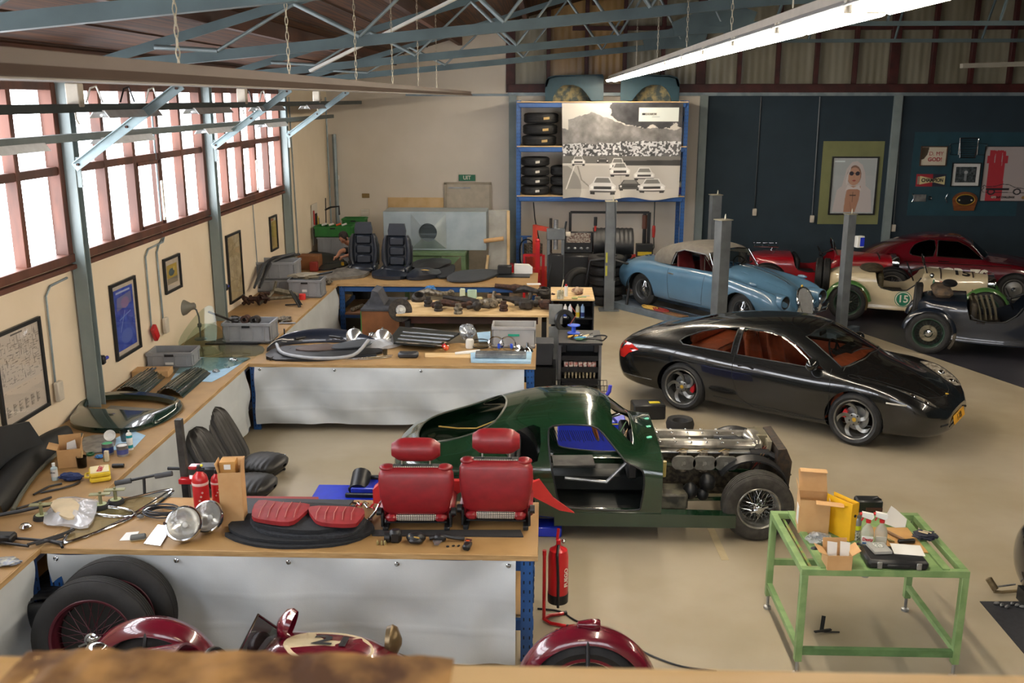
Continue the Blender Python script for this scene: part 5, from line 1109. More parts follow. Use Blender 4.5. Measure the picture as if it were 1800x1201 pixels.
for x in(.1,2.3):
 g=G();g.box((x,.3,.3),(.08,.5,.6));part('leg',g,BLACK,PT)
CB=T('black_cabinet','tall black parts cabinet with pale plywood top and spray cans','cabinet',(.12,15.25,0))
g=G();cw=.68
for x in(.01,cw-.01):g.box((x,.5,.46),(.02,1.0,.92))
g.box((cw/2,.98,.46),(cw,.02,.92));g.box((cw/2,.5,.01),(cw,1.0,.02));part('carcass',g,mat('black_cabinet_paint','#17181d',.5,nz=(5,.5),col2='#101116'),CB)
g=G();g.box((cw/2,.5,.935),(cw+.02,1.02,.03),b=.003);part('plywood_top',g,PLY,CB)
for z in(.62,.3):
 g=G();g.box((cw/2,.5,z),(cw-.04,.96,.02));part('shelf',g,_M['black_cabinet_paint'],CB)
for k,(x,col,lab)in enumerate(((.22,'#e8e8e4','white spray can on the upper shelf of the black cabinet'),(.3,'#dfe2e6','white and blue tube beside the white spray can in the black cabinet'),(.5,'#7fa0c8','blue and white spray can on the right of the black cabinet'),(.42,'#b9b9a0','small yellow labelled can in the black cabinet'))):
 g=G();g.lathe([(0,0),(.032,0),(.033,.02),(.033,.17),(.02,.19),(.012,.2),(.012,.22),(0,.22)],n=16);o=one('spray_can',g,mat('can_%d'%k,col,.35),lab,'can',(.12+x,15.32,.63))
 g=G();g.lathe([(.0335,.02),(.0335,.09)],n=16);part('label',g,mat('can_label_%d'%k,['#3a4f9a','#2c3f8a','#1d2f6a','#c8b22a'][k],.4),o)
TR=T('tool_trolley','grey tool trolley with wire basket behind the green coupe roof','trolley',(.2,13.0,0))
GT=mat('trolley_grey','#77797b',.4,metal=.2,nz=(5,.5),col2='#66686a')
g=G();g.box((.02,.3,.4),(.04,.6,.8));g.box((.58,.3,.4),(.04,.6,.8));g.box((.3,.6,.4),(.6,.03,.8));g.box((.3,.3,.05),(.58,.58,.03));part('frame',g,GT,TR)
g=G();g.box((.3,.2,.82),(.6,.78,.03),b=.004);part('top_plate',g,BLACK,TR)
for x in(.08,.52):
 g=G();g.box((x,-.01,.72),(.07,.05,.12),b=.01);part('clip',g,BLACK,TR)
for k,z in enumerate((.55,.4,.25)):
 g=G();g.box((.3,.12+.1*(1-k),z),(.5,.4,.02));g.box((.3,-.08+.1*(1-k)*.5,z+.03),(.5,.02,.07));part('tray',g,BLACK,TR)
random.seed(5)
g=G()
for k in range(7):
 g=G();g.box((.11+.065*k,.0,.49),(.055,.09,.06),b=.004,rz=random.uniform(-.1,.1));part('parts_box',g,mat('small_white_box','#d8d4cc',.6,nz=(30,.9),col2='#b46a62'),TR)
for k in range(9):
 g=G();g.box((.1+.05*k,-.02,.35),(.025,.12,.09),b=.003);part('socket_box',g,mat('ivory_parts','#b8ad90',.5,nz=(20,.9),col2='#6c6450'),TR)
BK=T('wire_basket','black wire basket of odds and ends hooked low on the grey trolley','basket',(.12,12.72,.02))
for z in(0,.08,.16,.24):
 g=G();g.tube([(0,0,z),(.76,0,z),(.76,.26,z),(0,.26,z)],.005,n=5,closed=True);part('wire',g,BLACK,BK)
for k in range(17):
 x=k*.0475;g=G();g.tube([(x,0,.24),(x,0,0),(x,.26,0),(x,.26,.24)],.0035,n=4);part('wire',g,BLACK,BK)
for k,(x,m,lab)in enumerate(((.14,'aged_bottle','aged yellowish canister standing left in the wire basket'),(.3,'ivory_parts','ivory plastic part in the middle of the wire basket'),(.46,'greasy_metal','greasy casting in the wire basket'),(.6,'aged_tank','grey relay box right in the wire basket'))):
 g=G();g.box((0,0,.09),(.11,.15,.18-.02*k),b=.015);one('spare_part',g,_M[m],lab,'spare part',(.12+x,12.85,.03),random.uniform(-.3,.3))
g=G();g.prism([(-.1,0),(.1,0),(.1,.82),(-.1,.82)],-.02,.02,pl='xz');g.box((0,.12,.98),(.2,.02,.3));one('steel_sheet',g,mat('bare_sheet','#8d8e8b',.45,metal=.15,nz=(3,.8),col2='#737471'),'upright bare steel panel between the middle bench and the black cabinet','panel',(.17,13.85,.0))
g=G();g.lathe([(.10,-.03),(.16,-.03),(.17,0),(.16,.03),(.10,.03)],c=(0,0,0),ax=(.6,-1,.2),n=28);one('v_belt_pulley',g,BLACK,'black ring hanging on the upright steel panel','ring',(.3,13.8,.92))
g=G();g.lathe([(0,-.06),(.09,-.06),(.09,-.05),(.03,-.045),(.03,.045),(.09,.05),(.09,.06),(0,.06)],n=24);one('wire_spool',g,mat('spool_blue','#3c62d6',.4),'blue spool of red wire on the trolley behind the steel panel','spool',(.42,13.35,.905))
g=G();g.tube([(.0,0,0),(.1,.03,.15),(.02,.08,.26)],.004);one('red_wire',g,mat('red_wire','#a1342a',.5),'thin red wire rising from the blue spool','wire',(.36,13.35,.96))
g=G();g.tube([(math.cos(a)*.24+.02*math.sin(5*a),math.sin(a)*.13,.012+.02*math.sin(3*a))for a in[k*PI/14 for k in range(28)]],.011,n=6,closed=True);one('cable_loop',g,BLACK,'loop of black cable on the trolley top','cable',(.62,13.05,.84))
for k,(x,y,r,m,lab)in enumerate(((.5,13.02,.3,'#3f9ad0','light blue handled tool on the trolley top'),(.58,13.12,1.0,'#d8c89a','short cream handled tool on the trolley top'),(.4,13.1,.6,'#d3a02a','yellow handled screwdriver on the trolley top'),(.52,12.94,-.1,'#4a7a50','green handled pliers on the trolley top'))):
 g=G();g.tube([(-.08,0,.0),(-.02,0,.0),(.08,0,.0)],[.015,.019,.014]);o=one('hand_tool',g,mat('tool_%d'%k,m,.4),lab,'tool',(x,y,.86),r);g=G();g.cyl((.08,0,0),(.19,0,0),.005);part('shaft',g,CHROME,o)
g=G();g.box((0,0,.16),(.42,.34,.32),b=.015);g.box((0,-.172,.28),(.44,.01,.04));g.box((0,0,.31),(.44,.36,.03),b=.006);one('dark_crate',g,mat('dark_crate','#33363b',.5),'dark grey plastic crate standing behind the right end of the middle bench','crate',(-.08,13.2,.45));g=G();g.box((0,0,.215),(.5,.5,.43));one('crate_plinth',g,BLACK,'black box under the dark grey plastic crate','box',(-.08,13.2,0))
# ===== blue pallet rack with tyres
RX0,RX1,RY0,RY1=-.62,2.99,20.95,21.75
zs=[P(950,z,y=RY0).z for z in(185,263,350)]
RK=T('pallet_rack','tall blue pallet rack with tyres and the hanging racing banner','rack',(RX0,RY0,0))
for x in(.04,RX1-RX0-.04):
 for y in(.03,RY1-RY0-.03):
  g=G();perf_post(g,x,y,4.03,.085,.06);part('post',g,[BLUE,HOLE],RK)
 for k in range(5):
  g=G();g.bar((x,.03,.4+k*.75),(x,.77,.9+k*.75),.02);part('brace',g,BLUE,RK)
for z in zs:
 for y in(.0,RY1-RY0):
  g=G();g.box(((RX1-RX0)/2,y,z),(RX1-RX0-.1,.05,.10),b=.012);g.box(((RX1-RX0)/2,y,z+.025),(RX1-RX0-.1,.056,.02));part('beam',g,BLUE,RK)
 g=G();g.box(((RX1-RX0)/2,.4,z+.065),(RX1-RX0-.02,.84,.022));part('shelf_board',g,PLY,RK)
def tyre_profile(Rr,W,r):h=W/2;return[(r,-h*.8),(r+.015,-h*.95),((r+Rr)/2,-h),(Rr-.02,-h*.85),(Rr,-h*.6),(Rr,-h*.25),(Rr-.006,-h*.22),(Rr-.006,-h*.12),(Rr,-h*.1),(Rr,h*.1),(Rr-.006,h*.12),(Rr-.006,h*.22),(Rr,h*.25),(Rr,h*.6),(Rr-.02,h*.85),((r+Rr)/2,h),(r+.015,h*.95),(r,h*.8),(r-.005,0),(r,-h*.8)]
def tyre(loc,lab,group,Rr=.32,W=.2,r=.19,ax=(0,0,1),tape=None,wide=.13):
 g=G();g.lathe(tyre_profile(Rr,W,r),ax=ax,n=40);o=one('tyre',g,RUBBER,lab,'tyre',loc,group=group,sharp=50)
 if tape:
  g=G();a0=tape[1];q=[(Rr+.003)*1];
  def fn(u,v):a=a0+(u-.5)*wide/Rr;return((Rr+.004)*math.cos(a),(Rr+.004)*math.sin(a),(v-.5)*.05+.01*(u-.5))
  g.grid(fn,4,1);part('paper_label',g,mat('label_'+tape[0],{'tan':'#b89a62','white':'#d5d0c6'}[tape[0]],.7),o)
 return o
zb=zs[1]+.078
for k in range(3):tyre((-.14+.02*k,21.28,zb+.1+k*.235),'tyre with a tan label on the upper shelf, '+['bottom','middle','top'][k]+' of its stack','tyres on the upper shelf',.37,.22,.2,tape=('tan',-1.25))
for k in range(3):tyre((.75,21.38,zb+.1+k*.24),'unlabelled tyre half behind the banner on the upper shelf, '+['bottom','middle','top'][k]+' of its stack','tyres on the upper shelf',.36,.22,.2)
zb=zs[2]+.078
for k in range(4):tyre((-.22,21.26,zb+.09+k*.205),'tyre with a white label on the lower shelf, '+['bottom','second','third','top'][k]+' of the left stack','tyres on the lower shelf',.31,.19,.18,tape=('white',-1.4),wide=.09)
for k in range(3):tyre((.42,21.28,zb+.09+k*(.205 if k<2 else.21)),'tyre with a tan label on the lower shelf, '+['bottom','middle','top'][k]+' of the right stack','tyres on the lower shelf',.31,.19+.02*(k==2),.18,tape=('tan',-1.3),wide=.1)
p=P(1185,340,y=21.2);g=G();g.box((0,0,.14),(.4,.3,.28),b=.01);o=one('carton',g,WHITE,'white and blue carton at the right end of the lower rack shelf','carton',(p.x,21.3,zb-.005));g=G();g.box((0,-.152,.09),(.4,.004,.16));part('blue_print',g,mat('carton_blue','#2a2aa0',.5),o)
B=Paint(300,230,'#c9c4ba');u,v=B.u,B.v;n1=nzf(u.shape,(14,11),1,5);n2=nzf(u.shape,(70,55),2,2);n3=nzf(u.shape,(5,4),3,3)
tree=.60+.0*u+.10*nzf(u.shape,(9,1),5,4)+.14*(u>.05)*np.exp(-((u-.2)/.3)**2)+.05
m=(v<tree+.04)&(v>.52);B.c[m]=(np.array([.30,.29,.28])+np.stack([n1*.35]*3,-1))[m]
tr2=(((u-.60)/.19)**2+((v-.93)/.16)**2<.6+.8*n1)|((u>.6)&(v>.70+.12*n1));B.c[tr2&(v>.6)]=(np.array([.12,.12,.13])+np.stack([n1*.22]*3,-1))[tr2&(v>.6)]
cm=(v>.44)&(v<.54+.06*n3+.03*(u>.3));cc=np.where(n2>.52,.82,.3)+(n1-.5)*.25;B.c[cm]=np.clip(np.stack([cc]*3,-1),0,1)[cm]
B.put((v>.37)&(v<.45)&(u<1),'#6b6863');B.put((v>.34)&(v<.39+.02*u)&(u>.5),'#353432');B.put((v<=.35),'#b6b1a8')
B.put((v<.345)&(((u+.12)/.28)**2+((v-.1)/.3)**2<1),'#8f8b84');B.line([(.13,.34),(.16,.2),(.25,.1)],.012,'#8a857c');B.line([(.1,.34),(.03,.1)],.01,'#d8d4cc')
def pcar(x,y,w,h,dark=0):
 b=['#d9d6d0','#454340'][dark]
 B.poly([(x-w*.5,y),(x-w*.52,y+h*.42),(x-w*.38,y+h*.6),(x-w*.26,y+h),(x+w*.26,y+h),(x+w*.38,y+h*.6),(x+w*.52,y+h*.42),(x+w*.5,y)],b)
 B.poly([(x-w*.33,y+h*.6),(x-w*.23,y+h*.93),(x+w*.23,y+h*.93),(x+w*.33,y+h*.6)],'#77756f');B.rect(x-w*.34,y+h*.18,x+w*.34,y+h*.36,'#3c3a38');B.ell(x-w*.4,y+h*.3,w*.06,h*.11,'#f0eee8');B.ell(x+w*.4,y+h*.3,w*.06,h*.11,'#f0eee8')
 B.rect(x-w*.5,y-h*.02,x+w*.5,y+h*.08,'#55524e');B.rect(x-w*.48,y-h*.14,x-w*.3,y,'#22201f');B.rect(x+w*.3,y-h*.14,x+w*.48,y,'#22201f')
pcar(.135,.36,.11,.09);pcar(.34,.385,.1,.05,1);pcar(.47,.31,.14,.12);pcar(.49,.25,.17,.13);pcar(.70,.21,.17,.12);pcar(.58,.10,.2,.1,1);pcar(.77,.08,.22,.13);pcar(.34,.07,.22,.16)
B.rect(.64,.81,.97,.955,'#dfe4dc');B.rect(.665,.875,.785,.897,'#2c2c2c');B.rect(.75,.855,.81,.862,'#b8bcb6')
W_,H_=2.53,1.98
def bw(a,b,p):
 p.y=.03*math.sin(a*9+b*3)*(1-b)**1.2+.02*math.sin(a*23+b*5)*(1-b)**1.5+.02*noise.noise(V((a*4,b*4,1)))-.03*(1-b)
 if b<.1:p.y-=.05*(.1-b)/.1*(1+math.sin(a*17));p.z+=.03*math.sin(a*14)*(.1-b)/.1
 p.x+=.03*(1-b)*(1-2*a)*.8+.02*(1-b)*(a<.5);return p
bo=B.obj('racing_banner',W_,H_,vcol('printed_cloth',.7),None,(1.6,RY0-.055,2.0),warp=bw);tag(bo,'black and white racing photograph printed on a cloth banner hanging from the blue rack','banner')
text('HERITAGE',.075,DECW,bo,(.04+.33*0+(.725-.5)*W_-.0,-.03,.886*H_),sx=.75)
TEAL=mat('teal_wing_paint','#143b47',.45)
def wing(lab,x,flip):
 t=T('car_wing',lab,'car body panel',(x,21.25,zs[0]+.078));s=-1 if flip else 1
 out=[(-.62,0),(-.62,.36),(-.57,.47),(-.4,.52),(.6,.54),(.62,.5),(.62,.02),(.38,.0),(.26,.16),(.14,.28),(-.02,.34),(-.24,.33),(-.36,.24),(-.44,.1),(-.46,0)]
 g=G();g.prism([(a*s,b)for a,b in out],0,.03,pl='xz');g.prism([(a*s,b)for a,b in[(-.62,.30),(-.6,.44),(-.55,.5),(-.4,.535),(.6,.555),(.6,.53),(-.38,.50),(-.53,.46),(-.58,.3)]],0,.4,pl='xz');part('panel',g,TEAL,t)
 g=G();g.box((-.02*s,.3,.17),(.9,.02,.34));part('inner_flitch',g,mat('patchy_primer','#8a7f5a',.7,nz=(7,1),col2='#3e4a48'),t)
wing('teal car wing standing on the rack, left of the lit strip light',.6,False);wing('teal car wing standing on the rack, right of the lit strip light',2.2,True)
# ===== wall pictures
def framed(nm,lab,W,Hh,loc,rz,painting,fm,cat='picture',fw=.035,border=None,bcol=WHITE,gl=True):
 t=T(nm,lab,cat,loc,rz);g=G()
 for(x,z,sx,sz)in((0,fw/2,W,fw),(0,Hh-fw/2,W,fw),(-W/2+fw/2,Hh/2,fw,Hh-2*fw),(W/2-fw/2,Hh/2,fw,Hh-2*fw)):g.box((x,-.015,z),(sx,.03,sz))
 part('frame',g,fm,t);g=G();g.box((0,-.004,Hh/2),(W-.01,.006,Hh-.01));part('mount',g,bcol,t)
 b=border or 0;painting.obj('print',W-2*fw-2*b,Hh-2*fw-2*b,vcol('print_paper',.6),t,(0,-.009,fw+b))
 if gl:g=G();g.add([(-W/2+fw,-.014,fw),(W/2-fw,-.014,fw),(W/2-fw,-.014,Hh-fw),(-W/2+fw,-.014,Hh-fw)],[(0,1,2,3)]);part('glass',g,glass('picture_glass','#ffffff',.02),t)
 return t
FB=mat('black_frame','#14181a',.4)
XW=XL+.004
D1=Paint(150,170,'#c9beb0');rs=np.random.RandomState(4)
for k in range(420):
 x,y=rs.rand()*.9+.05,.4+rs.rand()*.5;l=rs.rand()*.1
 if rs.rand()<.5:D1.rect(x,y,x+l,y+.004,'#6f675f')
 else:D1.rect(x,y,x+.004,y+l,'#6f675f')
for k in range(46):
 for c_ in range(6):D1.rect(.08+c_*.14,.08+k*.006,.08+c_*.14+.1*rs.rand(),.081+k*.006+.002,'#8d857b')
D1.rect(.35,.95,.62,.965,'#544d46')
framed('wiring_diagram','black framed white wiring diagram poster, nearest on the window wall',.82,.9,(XW,8.52,1.14),PI/2,D1,FB,'poster')
D2=Paint(90,130,'#2a45a8');D2.c+=(nzf(D2.u.shape,(4,6),6,3)[...,None]-.5)*.25;D2.poly([(.1,.65),(.9,.72),(.9,.9),(.15,.86)],'#6f6f9a');D2.ell(.5,.2,.3,.12,'#4f63b8');D2.ell(.55,.75,.22,.09,'#8a6f96');D2.line([(.2,.5),(.8,.58)],.02,'#6f88cc');D2.line([(.2,.3),(.5,.62)],.02,'#8c9ad0');D2.rect(.12,.93,.85,.96,'#aeb8dc');D2.c=np.clip(D2.c,0,1)
framed('blue_poster','black framed poster with a deep blue print, second along the window wall',.68,.88,(XW,10.82,1.16),PI/2,D2,FB,'poster',border=.05,bcol=mat('cream_mount','#cbbfae',.7))
D3=Paint(50,50,'#b59a3c');D3.ell(.45,.6,.28,.2,'#4a5c60');D3.rect(0,0,1,.3,'#7f7a6c');D3.ell(.7,.75,.1,.1,'#c9b05a')
framed('small_picture','small black framed picture of a car on yellow ground above the desk lamp',.56,.46,(XW,12.33,1.62),PI/2,D3,FB,border=.07,bcol=_M['cream_mount'])
D4=Paint(40,80,'#b3a27c');D4.c+=(nzf(D4.u.shape,(5,9),8,3)[...,None]-.5)*.16
for k in range(30):D4.line([(rs.rand(),rs.rand()),(rs.rand(),rs.rand())],.012,'#9a8a66')
framed('yellowed_map','tall black framed yellowed map on the window wall behind the crates',.70,1.07,(XW,14.88,.97),PI/2,D4,FB,'poster')
D5=Paint(30,50,'#b9a15a');D5.rect(0,.9,1,1,'#c8c0ac');D5.rect(.1,.92,.6,.97,'#b0502a');D5.rect(.2,.1,.5,.85,'#a08a4a')
framed('narrow_chart','narrow black framed yellow chart, farthest picture on the window wall',.46,.62,(XW,17.16,1.42),PI/2,D5,FB,'poster')
yb=YB-.006
def wx(u_,v_):return P(u_,v_,y=YB)
g=G();a,b=wx(1447,248),wx(1545,394);gx0=6.13;gx1=7.47;gz0=1.33;gz1=3.16
g.box(((gx0+gx1)/2,YB-.004,(gz0+gz1)/2),(gx1-gx0,.008,gz1-gz0));g2=G();g2.add([(p.x-(gx0+gx1)/2,p.y-YB,p.z-gz0)for p in g.v],g.f);one('olive_panel',g2,mat('olive_paint','#7f8256',.8,nz=(3,.4),col2='#757850'),'olive green rectangle behind the portrait on the navy wall','panel',((gx0+gx1)/2,YB,gz0))
N=Paint(110,150,'#b7bdbd');N.rect(0,.7,1,1,'#b2baba');N.poly([(.02,0),(.1,.42),(.22,.5),(.3,.82),(.42,.95),(.55,.97),(.68,.9),(.76,.75),(.8,.5),(.93,.42),(.99,0)],'#cfc6c2');N.poly([(.3,0),(.32,.3),(.36,.5),(.68,.5),(.66,.25),(.58,0)],'#b98a70');N.ell(.5,.70,.17,.19,'#8a6a58');N.ell(.5,.68,.15,.17,'#c89a80');N.poly([(.33,.5),(.3,.6),(.36,.8),(.42,.88),(.36,.7),(.36,.58)],'#ddd6d2');N.poly([(.3,.4),(.36,.52),(.5,.47),(.64,.52),(.7,.4),(.6,.44),(.4,.44)],'#ddd6d2')
N.ell(.43,.735,.055,.04,'#2a2434');N.ell(.58,.735,.055,.04,'#2a2434');N.line([(.43,.74),(.58,.74)],.012,'#2a2434');N.ell(.505,.60,.045,.014,'#a0453c');N.line([(.5,.69),(.5,.65)],.014,'#b08468');N.line([(.5,.38),(.5,.2)],.018,'#463a33');N.line([(.43,.32),(.57,.32)],.018,'#463a33');N.line([(.44,.2),(.48,.05)],.01,'#9a6c56');N.rect(.0,.95,.25,.98,'#e0ecec')
framed('portrait','black framed portrait of a person in a white veil and dark glasses',1.03,1.29,(6.86,YB-.01,1.54),0,N,FB,border=.03,bcol=mat('pale_mount','#c3c9c9',.7))
a=wx(1609,232);b=wx(1597,379);g=G();g.box((1.2,-.004,(3.36-b.z)/2),(2.4,.008,3.36-b.z));one('teal_panel',g,mat('teal_paint','#1f4450',.8,nz=(3,.4),col2='#1b3c47'),'dark teal rectangle carrying the wall collection on the navy wall','panel',(8.1,YB,b.z))
def wbox(u0,v0,u1,v1):a=wx(u0,v0);b=wx(u1,v1);return(a.x+b.x)/2,b.z,abs(b.x-a.x),a.z-b.z
x,z,W1,H1=wbox(1619,257,1662,292);Q1=Paint(50,40,'#d8d0ba');Q1.poly([(0,.3),(.12,.35),(.25,.6),(.3,1),(0,1)],'#4a3d2c')
t=framed('slogan_sign','white sign reading MY GOD in red letters on the teal wall',W1,H1,(x,YB-.01,z),0,Q1,mat('brown_frame','#4a3220',.5),'sign',fw=.02)
REDT=mat('sign_red','#b5404a',.5);text('D. MY',H1*.28,REDT,t,(.05,-.02,H1*.62));text('GOD!',H1*.28,REDT,t,(.03,-.02,H1*.33),bold=.003)
x,z,W1,H1=wbox(1670,243,1732,277);t=T('chrome_grille','chrome car grille with side wings hung on the teal wall','car grille',(x,YB-.03,z))
g=G();g.tube([(-W1*.2,0,.0),(-W1*.25,0,H1),(W1*.25,0,H1),(W1*.2,0,0)],.02,closed=True);part('frame',g,CHROME,t)
for k in range(9):g=G();g.cyl((-W1*.21,0,H1*(.1+.1*k)),(W1*.21,0,H1*(.1+.1*k)),.007,n=6);part('bar',g,CHROME,t)
for sg in(-1,1):g=G();g.tube([(sg*W1*.25,0,H1*.15),(sg*W1*.46,0,H1*.15),(sg*W1*.5,0,H1*.7),(sg*W1*.25,0,H1*.75)],.009,closed=True);part('side_wing',g,CHROME,t)
x,z,W1,H1=wbox(1611,306,1661,328);Q2=Paint(80,40,'#2a2c3a');Q2.rect(0,0,.55,1,'#a02a36');Q2.poly([(.12,.15),(.12,.85),(.5,.65),(.58,.65),(.97,.85),(.97,.15),(.58,.35),(.5,.35)],'#d0c492');Q2.rect(.04,.2,.1,.8,'#8f8a7a')
t=T('enamel_sign','red and dark enamel sign reading CHAMPION on a cream bow tie','sign',(x,YB-.012,z));Q2.obj('sign_face',W1,H1,vcol('enamel',.3,.5),t,(0,0,0));text('CHAMPION',H1*.42,BLACK,t,(.03,-.004,H1*.5),sx=.8,bold=.004)
x,z,W1,H1=wbox(1674,286,1720,328);Q3=Paint(50,50,'#2a3234');Q3.c+=(nzf(Q3.u.shape,(8,8),12,3)[...,None]-.4)*.5;Q3.line([(.5,.15),(.48,.6)],.12,'#8a8f90');Q3.ell(.5,.65,.1,.1,'#b5b8b8');Q3.c=np.clip(Q3.c,0,1);framed('photograph','square black framed black and white photograph on the teal wall',W1,H1,(x,YB-.01,z),0,Q3,FB,'photograph',border=.07,fw=.02)
x,z,W1,H1=wbox(1603,340,1664,356);t=T('chrome_badge_bar','slim chrome badge bar below the enamel sign','badge',(x,YB-.02,z));g=G();g.box((-W1*.28,0,H1/2),(W1*.36,.02,H1*.8),b=.008);part('ribbed_plate',g,DULL,t)
g=G();g.lathe([(.02,0),(.04,.01),(.045,0)],c=(0,-.01,H1/2),ax=(0,-1,0),n=16);part('ring',g,CHROME,t)
for sg in(-1,1):g=G();g.tube([(sg*W1*.5,0,0),(sg*W1*.44,0,H1/2),(sg*W1*.5,0,H1)],.009);part('end_bracket',g,CHROME,t)
x,z,W1,H1=wbox(1675,337,1714,370);t=T('wooden_clock','brown wooden oval instrument panel low on the teal wall','instrument',(x,YB-.0,z));pts=[(W1*.5*math.cos(a),H1*.58+H1*.42*math.sin(a))for a in[k*PI/10 for k in range(11)]]+[(-W1*.4,0),(W1*.4,0)];g=G();g.prism(pts,-.06,0,pl='xz');part('wooden_case',g,mat('varnished_wood','#8a4f28',.35,coat=.5,nz=((3,3,12),.7),col2='#6b3b1c'),t)
pts=[(W1*.38*math.cos(a),H1*.58+H1*.28*math.sin(a))for a in[k*PI/12 for k in range(24)]];g=G();g.prism(pts,-.066,-.06,pl='xz');f_=part('dial',g,BLACK,t);g=G();g.tube([(a,-.064,b)for a,b in pts],.01,closed=True);part('bezel',g,mat('crest_gold','#c8a23a'),f_)
for sg in(-1,1):g=G();g.ell((sg*W1*.25,-.068,H1*.56),.02,10,6);part('knob',g,CREAM,f_)
x,z,W1,H1=wbox(1732,257,1800,354);Q5=Paint(110,150,'#b9aeab');n_=nzf(Q5.u.shape,(30,2),9,2)
Q5.put((Q5.u>.1)&(Q5.u<.42+.05*n_)&(Q5.v<.9+.06*n_),'#b8313c');Q5.rect(.06,.7,.5,.84,'#b8313c');Q5.put((Q5.u>.1)&(Q5.u<.42)&(n_>.72)&(Q5.v>.5),'#b9aeab')
car=[(.02,.2),(.05,.16),(.95,.15),(.98,.2),(.9,.23),(.72,.25),(.6,.3),(.45,.31),(.3,.27),(.12,.26),(.06,.29),(.03,.27),(.06,.24)]
Q5.line(car+[car[0]],.012,'#26242a',1);Q5.ell(.22,.17,.09,.06,'#26242a');Q5.ell(.78,.17,.09,.06,'#26242a');Q5.ell(.22,.17,.055,.037,'#a33540');Q5.ell(.78,.17,.055,.037,'#b9aeab');Q5.rect(.1,.2,.6,.235,'#26242a');Q5.ell(.93,.06,.04,.03,'#a07a3a')
t=framed('race_poster','white race poster with a broad red brush stroke and a car outline',W1+.05,H1,(x+.02,YB-.01,z),0,Q5,FB,'poster',fw=.012);text('GT3 CUP CHALLENGE',H1*.052,FB,t,(-.02,-.018,H1*.075),bold=.002,sx=.85);text('GT3',H1*.05,DECW,t,(-W1*.22,-.02,H1*.075),bold=.002)
EX=T('exit_sign','green UIT exit sign above the door','sign',(-1.76,YB-.05,2.27));g=G();g.box((0,.02,.07),(.37,.05,.14),b=.004);part('sign_body',g,mat('exit_green','#0f6a48',.4),EX);text('UIT',.12,DECW,EX,(0,-.008,.072),bold=.002,sx=.95)
a=wx(637,370);g=G();t=T('wall_vent','small white louvred vent on the cream back wall','vent',(-4.1,YB-.02,1.44));g.box((0,.01,.09),(.2,.02,.2));part('frame',g,CREAM,t)
for k in range(4):g=G();g.box((0,-.005,.03+.045*k),(.18,.03,.014));part('slat',g,WHITE,t)
g=G();g.box((0,0,.05),(.17,.012,.1),rz=0);p=wx(643,344);one('brown_tape',g,mat('brown_tape','#8a7242',.6),'square of brown tape on the cream back wall','tape',(p.x,YB-.01,p.z-.05))
g=G();g.box((0,0,.05),(.06,.04,.1),b=.01);p=wx(594,312);one('wall_sensor',g,WHITE,'small white box high on the back wall near the corner','sensor',(p.x,YB-.02,p.z-.05))
a=wx(682,347);b=wx(780,362);g=G();g.box(((b.x-a.x)/2,0,.15),(b.x-a.x,.02,.3));g.cyl(((b.x-a.x)*.48,-.012,.19),((b.x-a.x)*.48,-.02,.19),.03);one('plywood_sheet',g,PLY,'plywood sheet on the wall behind the metal duct','board',(a.x,YB-.02,a.z-.3))
def conduit(lab,pts,r=.012,box=None,red=False,plug=False):
 t=T('conduit',lab,'conduit',pts[-1]);o_=V(pts[-1]);g=G();g.tube([V(p)-o_ for p in pts],r,n=6);part('pipe',g,STEEL,t)
 if box:
  g=G();g.box((.03,0,-.06),(.05,.11,.2),b=.01);q=part('socket_box',g,RED if red else CREAM,t)
  if red:q.rotation_euler=(.5,0,0)
 if plug:
  g=G();g.box((.06,0,-.04),(.09,.07,.1),b=.015);q=part('air_coupling',g,BLACK,t);g=G();g.cyl((.06,.02,-.05),(.06,.15,-.05),.02);part('nozzle',g,LIFTB,q)
 return t
xx=XL+.02
conduit('grey conduit ending in a cream socket below the nearest window',[(xx,9.55,2.3),(xx,9.2,2.28),(xx,9.1,2.2),(xx,9.08,1.3)],box=1)
conduit('grey air pipe with a blue coupling beside the nearest column',[(xx,9.93,3.9),(xx,9.95,2.3),(xx,9.97,1.36)],plug=1)
conduit('grey conduit ending in a red socket beside the blue poster',[(xx,12.2,2.42),(xx,12.1,2.3),(xx,11.62,2.28),(xx,11.52,2.2),(xx,11.5,1.3)],box=1,red=True)
conduit('grey conduit ending in a cream double socket above the glass panes',[(xx,12.1,3.9),(xx,12.1,2.35),(xx,11.95,2.28),(xx,11.87,2.2),(xx,11.88,1.32)],box=1)
conduit('grey air pipe with a blue coupling beside the middle column',[(xx,14.12,3.9),(xx,14.14,1.36)],plug=1)
conduit('thin grey conduit below the third window',[(xx,16.0,2.4),(xx,16.05,1.0)],r=.008)
conduit('first thin conduit on the bare wall near the corner',[(xx,18.4,4.1),(xx,18.45,1.0)])
conduit('second thin conduit on the bare wall near the corner',[(xx,18.7,4.1),(xx,18.8,1.0)])
conduit('grey pipe rising in the back corner',[(XL+.05,21.7,4.1),(XL+.05,21.7,.9)],.02)
conduit('cream painted pipe rising in the back corner',[(XL+.16,21.9,3.3),(XL+.16,21.9,.9)],.05)
for(u0,u1,vb,lab)in((1338,1326,380,'thin black conduit with a socket on the navy wall left of the portrait'),(1441,1427,392,'thin black conduit with a socket beside the olive rectangle'),(1587,1570,408,'thin black conduit with a socket beside the right grey column')):
 a=wx(u0,170);b=wx(u1,vb-12);t=T('conduit',lab,'conduit',(b.x,YB-.02,b.z));g=G();g.cyl((a.x-b.x,0,a.z-b.z),(0,0,0),.012,n=6);part('pipe',g,FB if u0<1400 else PG,t);g=G();g.box((0,-.02,-.06),(.09,.05,.16),b=.01);part('socket_box',g,CREAM,t)
